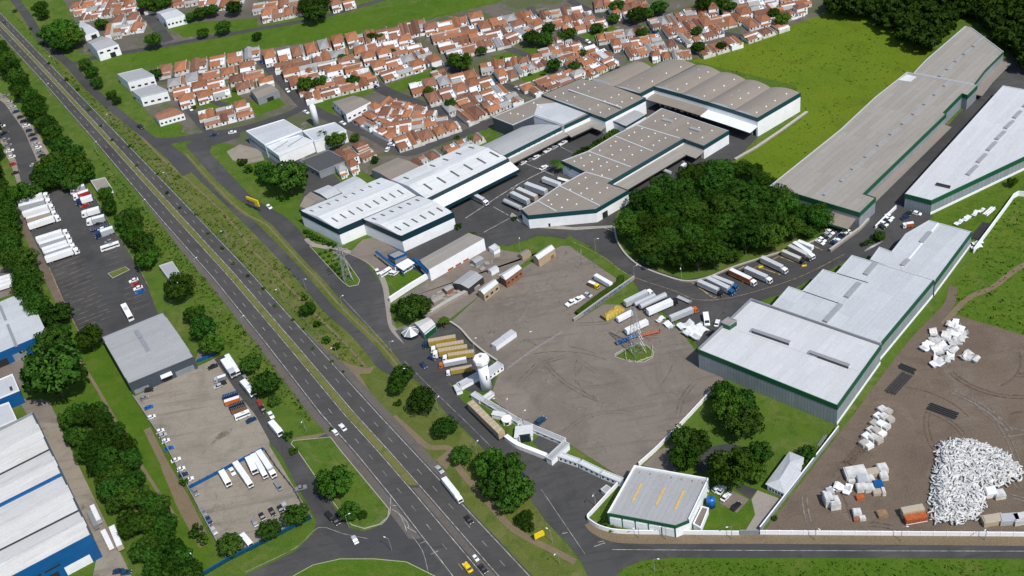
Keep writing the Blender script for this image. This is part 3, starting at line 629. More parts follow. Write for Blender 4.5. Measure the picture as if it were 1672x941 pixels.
for k in range(11): B.panel(b4, 2, .06+k*.085, .06+k*.085+.014, 6.3, 7.2, 'glass', 'window')
b5 = B.block([(804, 191), (884, 157), (966, 185), (921, 206), (871, 189), (837, 204)], 10.4, 'white', 'roof_tan', None, 0, 'teal', 2.2, edges=(2,))
B.panel(b5, 5, .0, 1, .3, 10, 'slate_clad', 'side_cladding'); B.panel(b5, 4, .0, 1, .3, 10, 'slate_clad', 'side_cladding')
pp = ccw(PL([(878, 170), (908, 167), (957, 184.5), (920, 203), (872, 187)], 10.4)); B.part('roof_patch', MB().add([(x, y, 10.4-.3+.05) for x, y in pp], [tuple(range(5))]), 'roof_light')
B.canopy(b5, 2, .0, 1, 5.4, 7, 'roof_grey', 'steel_dark', fh=.8, drop=.3); B.docks(b5, 2, .1, .95, 4, ('dark',), 4.3)
b6 = B.block([(884, 155), (949, 128), (1054, 160), (988, 194)], 11.5, 'white', 'roof_tan', 'gable', 1.6, 'teal', 2.3, edges=(0, 1, 2, 3))
B.canopy(b6, 3, .0, .3, 5.4, 5, 'roof_grey', 'steel_dark', fh=.8, drop=.3)
dots(B, [(892, 157), (949, 133), (1045, 160), (985, 190)], 12.4, (5, 5), 3)
dots(B, [(815, 191), (880, 161), (900, 170), (850, 195)], 10.3, (2, 3), 4)
B.bar((929, 147), (1015, 176), .9, 12.9, .2, 'cap', 'ridge_capping')
b7 = B.block([(997, 196), (1029.5, 178), (1054.6, 188), (1022, 207)], 7, 'white', 'roof_mid', 'gable', .8, 'teal', 1.1, edges=(2, 3))
# --- big vaulted tan warehouse
B = Building('warehouse', 'huge tan warehouse with scalloped barrel roofs and white walls below the grass field', 'warehouse', (1066, 141), (1137, 106), 13)
V = [((967, 129), (1035, 101), (1064, 110), (1003, 141)), ((1003, 141), (1088, 97), (1137, 106), (1045, 153)), ((1066, 141), (1137, 106), (1176.5, 118), (1112, 153.5)), ((1112, 153.5), (1176.5, 118), (1217, 130), (1155, 166.5)), ((1155, 166.5), (1217, 130), (1258, 143), (1198, 180)), ((1198, 180), (1258, 143), (1307, 152), (1237, 193))]
vb = []
for k, q in enumerate(V):
    vb.append(B.block(list(q), 13, 'white', 'roof_tan', 'vault', 1.7, 'teal', 2.6, edges=((2, 3) if k in (1, 5) else (3,)) if k else ()))
for k in (2, 3, 4, 5):
    B.canopy(vb[k], 3, -.0, 1.0, 7.6 if k < 4 else 7.0, 8, 'roof_tan' if k < 4 else 'white_metal', 'steel_dark', fh=.6, drop=.4)
    B.docks(vb[k], 3, .04, .96, 5, ('dark', 'dark', 'grey_wall'), 6.0, .7)
for k in range(1, 6):
    q = V[k]; dots(B, [lerp(q[0], q[3], .2), lerp(q[1], q[2], .2), lerp(q[1], q[2], .85), lerp(q[0], q[3], .85)], 14.2, (4, 2), 30+k)
# --- middle tan building
B = Building('warehouse', 'long tan-roofed white building with teal band ending in a cut corner beside the grove', 'warehouse', (993, 299), (1116, 227), 9)
poly = [(851, 342), (862, 352.5), (973, 342), (1026, 311), (1016, 307), (993, 299), (1116, 227), (1149, 239), (1190, 214), (1080, 177), (1040, 203), (1005, 220), (960, 247), (917, 263), (955, 281), (912, 304), (877, 328)]
b = B.block(poly, 9, 'white', 'roof_tan', None, 0, 'teal', 2.5, edges=(0, 1, 2, 3, 4, 5, 6, 7, 13))
B.canopy(b, 5, .0, .98, 5.0, 9, 'roof_grey', 'steel_dark', fh=.7, drop=.4); B.docks(b, 5, .02, .97, 12, ('dark', 'grey_wall', 'dark'), 4.2)
B.canopy(b, 6, .0, 1, 5.0, 8, 'roof_grey', 'steel_dark', fh=.7, drop=.4); B.docks(b, 6, .1, .9, 3, ('dark',), 4.2)
B.panel(b, 2, .17, .33, .05, 4.2, 'dark', 'dock_door'); B.panel(b, 1, .28, .31, .05, 2.4, 'dark', 'door')
for a, c_ in (((914, 304), (979, 336)), ((877, 328), (908, 345)), ((960, 247), (1030, 273)), ((1003, 222), (1065, 247)), ((1040, 205), (1110, 226)), ((955, 281), (1000, 294))): B.bar(a, c_, .7, 8.75, .22, 'cap', 'roof_seam')
for a, c_ in (((1082, 196), (1098, 200)), ((1127, 210), (1144, 215))): B.bar(a, c_, 2.2, 8.75, .9, 'vent', 'ridge_vent')
for q, n, sd in (([(915, 308), (955, 284), (1005, 304), (970, 335)], (3, 3), 1), ([(880, 330), (908, 310), (965, 336), (905, 344)], (2, 3), 2), ([(925, 262), (960, 248), (1020, 272), (985, 292)], (3, 4), 3), ([(965, 246), (1005, 224), (1060, 246), (1025, 268)], (3, 3), 4), ([(1010, 220), (1045, 204), (1105, 226), (1068, 244)], (3, 3), 5), ([(1050, 200), (1080, 180), (1180, 213), (1148, 232)], (2, 5), 6)):
    dots(B, q, 8.8, n, sd)
# --- white shed and its long wall by the gate
B = Building('shed', 'long white shed with grey roof and blue front standing behind the gatehouse', 'shed', (684, 425), (765, 380), 7)
b = B.block([(684, 425), (765, 380), (790.6, 392), (701, 443)], 7, 'white', 'roof_grey', 'lean', 1.2, 'blue', .9, edges=(3,))
for k in range(3): B.panel(b, 2, .32+k*.14, .42+k*.14, .3, 1.5, 'rust', 'planter')
B = Building('gatehouse', 'small blue-framed gatehouse with white louvred pergola by the first warehouse', 'gatehouse', (633, 416), (651, 408), 6)
b = B.block([(633, 416), (651, 408), (663, 414), (644, 422)], 6, 'grey_wall', 'roof_grey', None, 0, 'blue', 1.2)
B.panel(b, 3, .1, .9, .8, 2.6, 'glass', 'window')
for k in range(5):
    a = lerp((647, 434), (657, 441), k/4); c_ = lerp((667, 423), (676, 429), k/4)
    B.bar(a, c_, 1.0, 5.0, .2, 'white', 'pergola_slat')
for p in ((647, 434), (657, 441), (667, 423), (676, 429)):
    x, y = P(*p, 5); B.part('post', MB().box((x, y, 2.45), (.5, .5, 4.9)), 'blue')
B.bar((614, 411), (645, 436), 1.2, 4.2, .5, 'blue', 'walkway_beam'); B.bar((676, 424), (699, 446), 1.4, 4.4, 1.2, 'blue', 'walkway_beam')
for p in ((614, 411), (645, 436), (699, 446)):
    x, y = P(*p, 4.2); B.part('post', MB().box((x, y, 2.0), (.5, .5, 4)), 'white')
# --- pale blue factory
B = Building('factory', 'pale blue and white factory with stepped flat roofs and silo near the houses', 'factory', (402, 214), (463, 195), 10)
f1 = B.block([(402, 214), (463, 195), (493, 213), (432, 236)], 10, 'pale_blue', 'roof_light', None, 0, 'white_metal', 1.0)
f2 = B.block([(432.5, 237), (488, 221), (511, 230), (455, 254)], 8.4, 'white', 'roof_white', None, 0, 'white_metal', .8)
f3 = B.block([(494, 214), (546, 200), (565, 213), (513, 231)], 8.8, 'white', 'roof_light', None, 0, 'white_metal', .8)
for blk, e in ((f1, 3), (f2, 3)):
    for k in range(6): B.panel(blk, e, .06+k*.155, .06+k*.155+.11, 3.5, 5.5, 'glass', 'window')
B.bar((447, 246), (470, 231), .4, 8.1, .3, 'grey_wall', 'roof_seam'); B.bar((470, 240), (495, 224), .4, 8.1, .3, 'grey_wall', 'roof_seam')
x, y = P(518, 206); o = empty('silo', (x, y, 0)); tag(o, 'slim white silo standing behind the pale blue factory', 'silo')
MB().lathe((0, 0, 0), [(2.0, 0), (2.0, 15), (1.2, 16.2), (.3, 16.6)], 16).build('tank', 'white', o, True); MB().tube((2.1, 0, 0), (2.1, 0, 15.5), .15).build('ladder', 'galv', o)
def simple(name, label, cat, px, h, wall, roof, shape=None, rise=1.2, fascia=None, fh=.8, edges=None, doors=(), wins=(), group=None):
    B = Building(name, label, cat, px[0], px[1], h, group)
    b = B.block(px, h, wall, roof, shape, rise, fascia, fh, edges)
    for e, t0, t1, z1, mt in doors: B.panel(b, e, t0, t1, .05, z1, mt, 'door')
    for e, n, z0, z1 in wins:
        for k in range(n): B.panel(b, e, (k+.25)/n, (k+.75)/n, z0, z1, 'glass', 'window')
    return B, b
simple('building', 'dark flat-roofed building with curved parapet below the pale blue factory', 'building', [(489, 263), (536, 245), (568, 262), (521, 281)], 5, 'grey_wall', 'roof_dark', None, wins=((3, 4, 1.5, 2.6),), fascia='grey_wall', fh=.5)
simple('annex', 'tan flat-roofed annex behind the first white warehouse', 'annex', [(606, 276.6), (649, 257), (686, 271.5), (638, 294)], 6.5, 'grey_wall', 'roof_tan', 'gable', .8)
simple('shed', 'light grey low shed beside the tan annex of the white warehouse', 'shed', [(542, 305), (579, 287), (599, 299), (561, 317)], 5, 'grey_wall', 'roof_light', 'gable', .8)
simple('shed', 'light grey skewed shed between beige pavilion and low shed', 'shed', [(512, 312), (536, 302), (559, 313.5), (534, 324.5)], 5, 'grey_wall', 'roof_light', 'gable', .8)
simple('pavilion', 'beige tent-roofed pavilion at the corner of the white warehouse', 'pavilion', [(507, 313), (531, 325), (501, 341), (489, 337)], 5.5, 'grey_wall', 'roof_tan', 'gable', 1.6)
simple('depot', 'white depot with brown-grey roof and round windows above the house block', 'depot', [(543, 166), (576, 156), (605, 166), (565, 186.6)], 6.5, 'white', 'roof_tan', 'gable', .9, doors=((3, .25, .45, 3.4, 'dark'),), wins=((3, 4, 4, 5.2), (2, 5, 2, 3.2)))
simple('hall', 'small hall with tan roof and pale blue gable among the houses', 'hall', [(408, 148), (435, 136), (455, 147.5), (420, 161)], 5.5, 'grey_wall', 'roof_tan', 'gable', 1.2, doors=((2, .3, .6, 3, 'dark'),))
simple('hall', 'white gabled hall with grey roof beside the dark trees top left', 'hall', [(142, 69), (166, 59), (193, 72), (158, 83)], 9, 'white', 'roof_mid', 'gable', 2.2, doors=((2, .25, .5, 4, 'dark'),), wins=((2, 3, 5.5, 7),))
simple('hall', 'white hall with pale roof on the lawn by the upper side street', 'hall', [(255, 20), (279, 12.5), (301.5, 24), (270, 32)], 8, 'white', 'roof_light', 'gable', 1.6, doors=((3, .2, .4, 3, 'dark'),), wins=((2, 5, 2.5, 4),))
simple('hall', 'square grey-roofed white hall at the left end of the house blocks', 'hall', [(192, 121), (231, 112), (251, 123), (208, 133.5)], 8, 'white', 'roof_mid', None, wins=((2, 4, 2, 3.4),))
simple('hall', 'grey-roofed white hall just below its square neighbour near the service road', 'hall', [(216, 148), (251, 137), (273, 148), (229, 158.5)], 8, 'white', 'roof_mid', None, wins=((2, 4, 2, 3.4), (3, 3, 2, 3.4)))
simple('hall', 'low white hall with grey and orange roof at the corner of two streets', 'hall', [(251, 187), (279, 175), (300, 185), (259, 197)], 5, 'white', 'tile_b', 'gable', 1.4, wins=((2, 6, 1.5, 2.8),))
simple('shed', 'grey shed with pale roof and white front near the top left houses', 'shed', [(113, 44), (135, 36), (160, 50), (138, 58)], 5, 'white', 'roof_light', 'gable', 1.2, doors=((2, .2, .6, 3, 'dark'),))
# --- right-hand warehouses
B = Building('warehouse', 'long grey ribbed warehouse with dark green band behind the grove', 'warehouse', (1257, 304), (1481, 118), 10)
poly = [(1257, 304), (1372, 212), (1430, 158), (1481, 118), (1596, 140), (1580, 156), (1571, 153), (1541, 183.5), (1545, 186), (1410, 316.5), (1430, 323), (1404, 348)]
b = B.block(poly, 10, 'grey_clad', 'roof_grey', None, 0, 'green', 2.6, edges=(4, 5, 6, 7, 8, 9, 10, 11))
for a, c_ in ((( 1541, 142), (1550, 134)), ((1525, 156.5), (1536, 147)), ((1508.5, 172), (1520, 162)), ((1490.5, 188), (1503, 177)), ((1472.6, 204), (1488, 193)), ((1453, 221), (1469, 210)), ((1433, 239), (1448, 228)), ((1412.4, 258), (1428.6, 246)), ((1391, 278), (1408, 266)), ((1373, 297.5), (1386, 286)), ((1345, 320), (1362, 308))): B.bar(a, c_, 1.5, 9.75, .9, 'vent', 'ridge_vent')
pp = ccw(PL([(1467, 130), (1481, 121), (1497, 125), (1487, 133)], 10)); B.part('roof_patch', MB().add([(x, y, 9.75) for x, y in pp], [(0, 1, 2, 3)]), 'roof_white')
B.canopy(b, 8, .02, .99, 3.6, 4.5, 'roof_tan', 'grey_wall', fh=.5, drop=.2); B.docks(b, 8, .02, .98, 14, ('dark', 'grey_wall'), 3.0)
B.canopy(b, 11, .04, .3, 4.2, 9, 'roof_tan', 'green', fh=1.3, drop=1.2)
B = Building('warehouse', 'far grey warehouse with curved end running into the dark wood', 'warehouse', (1492, 119), (1576, 43), 10)
b = B.block([(1492, 119), (1513, 97), (1576, 43), (1587, 46), (1639, 85), (1609, 115), (1591, 138)], 10, 'grey_clad', 'roof_grey', None, 0, 'green', 1.5, edges=(4, 5))
for a, c_ in (((1589, 77), (1606, 62)), ((1574, 90), (1585, 81)), ((1560, 102), (1569.6, 93)), ((1546, 115), (1556, 106)), ((1534, 126), (1543, 118))): B.bar(a, c_, 1.5, 9.75, .9, 'vent', 'ridge_vent')
B.canopy(b, 4, .0, 1, 3.4, 5, 'roof_tan', 'grey_wall', fh=.5, drop=.2); B.canopy(b, 5, .0, 1, 3.4, 5, 'roof_tan', 'grey_wall', fh=.5, drop=.2)
B = Building('warehouse', 'pale grey wedge-shaped warehouse with green band at the right edge of the photo', 'warehouse', (1478, 317), (1638, 140), 9)
b = B.block([(1478, 317), (1638, 140), (1790, 168), (1790, 201), (1521, 328)], 9, 'grey_clad', 'roof_d', None, 0, 'green', 2.6, edges=(3, 4))
for a, c_ in (((1580, 287), (1595, 272)), ((1596.5, 266.5), (1610, 253)), ((1612.7, 247), (1626, 233.5)), ((1627, 229), (1640.5, 216)), ((1641.5, 211), (1654, 199)), ((1656, 194), (1666.5, 183)), ((1672, 176), (1684, 164))): B.bar(a, c_, 1.9, 8.75, 1.0, 'vent', 'ridge_vent')
for a, c_ in (((1527, 302.5), (1551, 308)), ((1529, 300), (1552, 305.5))): B.bar(a, c_, .7, 8.75, .6, 'steel_dark', 'roof_slot')
a, c_ = b['p'][4], b['p'][3]; B.band(b['p'], (3,), 0, 1.4, 'white', b['sgn'], .25, .1, 'plinth')
# pale complex: three joined halls with a green band along the field side
B = Building('warehouse', 'pale-roofed warehouse of three joined halls with green band above the dirt yard', 'warehouse', (1140, 571), (1226, 490), 12)
d1 = B.block([(1140, 571), (1226, 490), (1439, 563.5), (1367.5, 662.5)], 12, 'grey_clad', 'roof_d', None, 0, 'green', 2.6, edges=(2, 3))
B.band(d1['p'], (0, 1), 11, 13.1, 'grey_wall', d1['sgn'], .1, .5, 'parapet')
B.band(d1['p'], (2,), 0, 1.5, 'white', d1['sgn'], .2, .1, 'plinth')
for a, c_ in (((1226, 540), (1289, 561)), ((1320, 576), (1386, 599))):
    B.bar(a, c_, 2.6, 11.75, .7, 'galv', 'ridge_vent'); 
    B.bar((a[0]+1, a[1]+3.0), (c_[0]-1, c_[1]+3.0), .5, 11.75, .9, 'steel_dark', 'vent_slot')
B.bar((1203, 539), (1400, 606), .25, 11.72, .12, 'cap', 'roof_seam')
gx = PL([(1177, 526), (1189, 518), (1203, 523), (1191, 531)], 15); B.block(gx, 15, 'green', 'roof_grey', None, 0, 'galv', .5, px_is_world=True, z0=8, label='green lift tower on the roof edge')
d2 = B.block([(1261, 499), (1288, 468), (1310, 475.5), (1344, 440), (1365, 446.5), (1391, 417), (1525, 457.5), (1439, 560)], 10.8, 'grey_clad', 'roof_light', None, 0, 'green', 2.6, edges=(6,))
B.bar((1288, 468), (1376, 498), .4, 10.5, .2, 'steel_dark', 'roof_gutter'); B.bar((1344, 440), (1417, 462), .4, 10.5, .2, 'steel_dark', 'roof_gutter')
for a, c_ in (((1347, 527), (1373, 499)), ((1382, 487), (1403, 463.5)), ((1413, 450), (1430, 431))): B.bar(a, c_, 2.2, 10.5, 1.1, 'vent', 'ridge_vent')
B.band(d2['p'], (6,), 0, 1.5, 'white', d2['sgn'], .2, .1, 'plinth')
d3 = B.block([(1421, 424), (1436, 403.5), (1456, 411), (1479, 382), (1517, 360), (1587, 379), (1527.5, 459), (1470, 441)], 9.2, 'grey_clad', 'roof_light', None, 0, 'green', 2.6, edges=(5,))
B.bar((1532, 365), (1473, 437), .7, 8.95, .3, 'white_metal', 'ridge_capping')
for a, c_ in (((1504, 397), (1519, 380)), ((1473, 435), (1483, 425))): B.bar(a, c_, 2.0, 8.95, .9, 'vent', 'ridge_vent')
B.band(d3['p'], (5,), 0, 1.5, 'white', d3['sgn'], .2, .1, 'plinth')
# --- small corner warehouse with yellow roof strips
B = Building('warehouse', 'small pale-roofed warehouse with three yellow roof strips at the road corner', 'warehouse', (992.5, 838.5), (1036, 762), 7.4)
b = B.block([(992.5, 838.5), (1036, 762), (1157, 783), (1125, 850), (1103, 859)], 7.4, 'white', 'roof_mid', None, 0, 'green', 1.5, edges=(3, 4))
B.band(b['p'], (0, 1, 2), 6.6, 8.2, 'white', b['sgn'], .1, .4, 'parapet')
for a, c_ in (((1047, 790), (1033, 819)), ((1085, 797), (1071, 826)), ((1117, 801), (1102, 832))): B.bar(a, c_, .9, 7.15, .2, 'roof_yellow', 'roof_strip')
for k in range(5): B.panel(b, 4, .03+k*.195, .2+k*.195, .6, 4.9, 'white_metal', 'cladding_panel', .12); 
for k in range(6): B.panel(b, 4, k*.195, .022+k*.195, .3, 6, 'green', 'pilaster', .1)
for k in range(7):
    a = lerp((1045, 770), (1148, 787), k/6); c_ = (a[0]-1.5, a[1]+3); B.bar(a, c_, .3, 7.15, .2, 'paint_yellow', 'roof_hook')
simple('annex', 'narrow brown-roofed annex at the right side of the corner warehouse', 'annex', [(1132, 855), (1146, 827), (1157, 830), (1144, 862)], 3.6, 'white', 'lot', None, fascia='white', fh=.6)
x, y = P(1161, 826); o = empty('water_tank', (x, y, 0)); tag(o, 'bright blue round water tank beside the corner warehouse', 'tank')
MB().lathe((0, 0, 0), [(1.9, 0), (1.9, 4.2), (1.6, 4.8), (.5, 5.1)], 18).build('tank', 'car_blue', o, True); MB().lathe((0, 0, 5.05), [(.6, 0), (.6, .25)], 12).build('lid', 'blue', o)
B = Building('house', 'long pale hip-roofed house beside the diagonal garden wall', 'house', (1253, 790), (1290, 740), 4)
pts = PL([(1253, 790), (1290, 740), (1310, 748), (1309, 757), (1300, 765), (1306, 772), (1281, 804)], 4)
b = B.block(pts, 4, 'white', 'cap', None, 0, None, par=0, px_is_world=True)
ov = offset(ccw(pts), .7); r1, r2 = P(1290, 755, 5.6), P(1273, 783, 5.6)
vs = [(x, y, 3.97) for x, y in ov]+[(*r1, 5.7), (*r2, 5.7)]
n = len(ov); mid = Vector(((r1[0]+r2[0])/2, (r1[1]+r2[1])/2)); fs = []
for i in range(n):
    a, c_ = ov[i], ov[(i+1) % n]; ka = 0 if math.dist(a, r1) < math.dist(a, r2) else 1; kb = 0 if math.dist(c_, r1) < math.dist(c_, r2) else 1
    fs.append((i, (i+1) % n, n+ka) if ka == kb else (i, (i+1) % n, n+kb, n+ka))
B.part('hip_roof', MB().add(vs, fs), 'roof_light')
for k in range(5): B.panel(b, 6, .1+k*.17, .1+k*.17+.1, .9, 2.2, 'glass', 'window')
for k in range(4): B.panel(b, 5, .1+k*.2, .1+k*.2+.1, .9, 2.2, 'glass', 'window')
# --- left side
B = Building('warehouse', 'grey sheet-metal warehouse with slate walls between parking lot and concrete lot', 'warehouse', (166, 550.5), (266, 510), 8)
b = B.block([(166, 550.5), (266, 510), (316.5, 583), (210, 627)], 8, 'slate_clad', 'roof_mid', 'gable', 1.0, 'slate_clad', .6)
for t0, t1 in ((.36, .5), (.53, .64), (.66, .8)):
    A_, B_ = lerp((216, 530), (262, 605), t0-.22), lerp((216, 530), (262, 605), t1-.2)
    B.bar(A_, B_, 2.2, 8.6, .6, 'galv', 'ridge_vent')
B.panel(b, 2, .40, .53, .05, 4.6, 'dark', 'door', .1); B.canopy(b, 2, .38, .55, 5.0, 2.2, 'white_metal', 'white_metal', fh=.4, drop=.2)
B.panel(b, 2, .05, .33, .1, 3.6, 'grey_wall', 'side_cladding'); B.panel(b, 2, .75, .97, .1, 2.8, 'grey_wall', 'side_cladding')
simple('shed', 'small flat grey shed standing in the grass beside the highway', 'shed', [(260, 434), (281, 427), (297, 451), (277, 457)], 3.6, 'white', 'roof_mid', None)
simple('shed', 'small pale flat-roofed kiosk beside the upper corner of the parking lot', 'shed', [(148, 295), (171, 290), (183, 308), (161, 315)], 3.2, 'white', 'concrete', None)
B = Building('warehouse', 'large weathered white-roofed warehouse with bright blue front in the lower left corner', 'warehouse', (0, 703), (54, 676), 15)
h = 15
def on(t): return lerp((54, 676), (149, 873), t)
ts = [0, .295, .505, .80, 1.0]; dv = (-205, 103)
for k in range(4):
    a, c_ = on(ts[k]), on(ts[k+1]); q = [(a[0]+dv[0], a[1]+dv[1]), a, c_, (c_[0]+dv[0]*1.0, c_[1]+dv[1]*1.05)]
    bb = B.block(q, h, 'blue' if k == 3 else 'slate_clad', 'roof_old', 'gable', 1.3, None, no_walls=())
    if k: B.bar(a, (a[0]-140, a[1]+70.5), .9 if k != 2 else 1.6, h-.1, .9 if k == 2 else .35, 'blue' if k == 2 else 'steel_dark', 'roof_divider')
q0, q1 = P(*on(0), h), P(*on(1), h)
B.part('side_parapet', MB().box(((q0[0]+q1[0])/2, (q0[1]+q1[1])/2, h-.6), (math.dist(q0, q1)+.6, .9, 2.6), math.atan2(q1[1]-q0[1], q1[0]-q0[0])), 'slate_clad')
a, c_ = P(*on(0), h), P(-100, 753, h); B.part('back_parapet', MB().box(((a[0]+c_[0])/2, (a[1]+c_[1])/2, h-.3), (math.dist(a, c_), .8, 2.4), math.atan2(c_[1]-a[1], c_[0]-a[0])), 'grey_wall')
B.band(bb['p'], (2,), h-5.2, h+.3, 'blue', bb['sgn'], .25, .1)
for k in range(3): B.panel(bb, 2, .30-.0+k*.155, .43+k*.155, 7.6, 8.6, 'dark', 'window', .12)
B.panel(bb, 2, .08, .29, .1, 5.2, 'white_metal', 'roller_door', .15); B.panel(bb, 2, .34, .6, .1, 5.2, 'dark', 'door', .12)
B = Building('warehouse', 'pale-roofed warehouse with blue front at the left edge behind the trees', 'warehouse', (-80, 526), (44, 474), 9)
b = B.block([(-80, 526), (44, 474), (76.6, 544), (-80, 610)], 9, 'blue', 'roof_light', 'gable', 1.0, 'blue', 2.6, edges=(2,))
B.bar((0, 500), (27, 566), 1.5, 9.3, .5, 'galv', 'ridge_vent')
for k in range(4): B.panel(b, 2, .06+k*.2, .2+k*.2, .1, 4.5, ('dark', 'grey_wall')[k % 2], 'door', .1)
B = Building('warehouse', 'small stepped warehouse with pale roof and blue upper wall at the left edge', 'warehouse', (-40, 636), (20, 611), 9)
b = B.block([(-40, 636), (20, 611), (31, 637), (-40, 666)], 9, 'blue', 'roof_light', None, 0, 'white_metal', .6)
B.slit(b, .85, .75, .03, .1, .5, 'steel_dark', 'roof_hatch')
b = B.block([(-40, 676), (14, 657), (27, 685), (-40, 714)], 6.5, 'grey_wall', 'roof_light', None, 0, 'white_metal', .6)
# --- shacks and sheds of the service yard
simple('shed', 'dark open-sided shed with grey gabled roof in the rubble yard', 'shed', [(739, 462), (768, 441), (789, 452), (765, 471)], 4.6, 'steel_dark', 'roof_mid', 'gable', 1.1)
simple('shed', 'white rounded shed with tan base at the edge of the paved lot', 'shed', [(780, 474), (805, 456), (814, 462), (790, 481)], 5, 'tan_panel', 'roof_white', 'gable', 1.2, wins=((2, 3, 1.5, 2.8),))
simple('shed', 'white and brown two-storey shack beside the paved lot', 'shed', [(815, 449), (842, 432), (852, 438), (826, 457)], 6, 'brick', 'roof_white', 'gable', 1.3, wins=((2, 4, 2.5, 3.6),), fascia='white', fh=.5, edges=(3,))
simple('shed', 'white shack with beige lean-to near the hedge at the lot corner', 'shed', [(870, 418), (897, 400), (906, 406), (879, 424)], 5.5, 'tan_panel', 'roof_white', 'gable', 1.4, doors=((2, .1, .3, 2.4, 'brick'),))
simple('kiosk', 'tiny white square-roofed hut behind the white shed', 'kiosk', [(798, 404), (808, 398), (816, 404), (806, 410)], 3.4, 'white', 'roof_white', None)
B, b = simple('office', 'striped-roof office with green side wall beside the yellow trailers', 'office', [(676, 527), (699, 518), (711, 529), (692, 544)], 5.2, 'grey_wall', 'roof_old', 'gable', .9)
B.panel(b, 2, .02, .98, .3, 3.6, 'green', 'side_cladding'); B.panel(b, 2, .05, .95, 3.7, 4.4, 'white', 'sign_band')
x, y = P(672, 548); o = empty('pavilion', (x, y, 0)); tag(o, 'small conical glass pavilion in front of the striped-roof office', 'pavilion')
MB().lathe((0, 0, 0), [(4.2, 0), (4.2, 2.6)], 8).build('wall', 'glass', o); MB().lathe((0, 0, 2.6), [(4.8, 0), (.3, 2.8)], 8).build('roof', 'galv', o)
for k in range(8): MB().tube((4.8*math.cos(k*.785), 4.8*math.sin(k*.785), 2.72), (0, 0, 5.5), .16, n=5).build('rib', 'white', o)
# ------------------------------------------------------------------ trees
def crown_mesh(name, seed, n_clump, per, R, Hc, z0, leaf, flat=1.0, mat='leaf_a'):
    r = np.random.RandomState(seed); V = []; NN = []
    cl = []
    for k in range(n_clump):
        for _ in range(30):
            d = r.normal(size=3); d /= np.linalg.norm(d); d[2] = d[2]*.75+.25
            q = r.uniform(.5, 1.0)**.6
            p = np.array([d[0]*R*q, d[1]*R*q, z0+Hc*.5+d[2]*Hc*.5*q])
            if all(np.linalg.norm(p-c[0]) > R*.27 for c in cl): break
        cl.append((p, R*r.uniform(.26, .42)))
    for p, cr in cl:
        d = r.normal(size=(per, 3)); d[:, 2] = d[:, 2]*.8+.35; d /= np.linalg.norm(d, axis=1)[:, None]
        rad = cr*(r.uniform(.55, 1.08, per))[:, None]; c = p+d*rad*np.array([1, 1, .78*flat])
        n = d*.55+r.normal(size=(per, 3))*.45+np.array([0, 0, .35]); n /= np.linalg.norm(n, axis=1)[:, None]
        a = np.cross(n, r.normal(size=(per, 3))); a /= np.linalg.norm(a, axis=1)[:, None]; b = np.cross(n, a)
        s = leaf*r.uniform(.6, 1.3, per)[:, None]
        quad = np.stack([c-a*s*1.25, c-b*s*.75, c+a*s*1.25, c+b*s*.75], 1)
        V.append(quad.reshape(-1, 3)); sn = d*.75+r.normal(size=(per, 3))*.25; sn /= np.linalg.norm(sn, axis=1)[:, None]; NN.append(np.repeat(sn, 4, 0))
    return np.concatenate(V), np.concatenate(NN)
def leaf_object(name, V, NN, mat, parent=None):
    n = len(V)//4; me = bpy.data.meshes.new(name)
    me.vertices.add(len(V)); me.vertices.foreach_set('co', V.astype(np.float32).ravel())
    me.loops.add(len(V)); me.loops.foreach_set('vertex_index', np.arange(len(V), dtype=np.int32))
    me.polygons.add(n); me.polygons.foreach_set('loop_start', np.arange(0, len(V), 4, dtype=np.int32))
    me.update(calc_edges=True); me.polygons.foreach_set('use_smooth', [True]*n)
    me.normals_split_custom_set_from_vertices([tuple(x) for x in NN]); me.materials.append(M[mat])
    o = bpy.data.objects.new(name, me); C.objects.link(o)
    if parent: o.parent = parent
    return o
def tree_proto(seed, R, Hc, z0, n_clump, per, leaf, mat, trunk=True, name='tree'):
    root = empty(name); V, NN = crown_mesh('crown', seed, n_clump, per, R, Hc, z0, leaf); leaf_object('crown', V, NN, mat, root)
    if trunk:
        r = random.Random(seed); mb = MB().tube((0, 0, -.3), (0, 0, z0+Hc*.25), R*.075, R*.045, 7)
        for k in range(5):
            a = k*1.26+r.uniform(-.3, .3); mb.tube((0, 0, z0*.7+k*.1), (math.cos(a)*R*.55, math.sin(a)*R*.55, z0+Hc*r.uniform(.25, .5)), R*.035, R*.015, 5)
        mb.build('trunk', 'bark', root)
    PROTO_FREE.add(root.name); return root
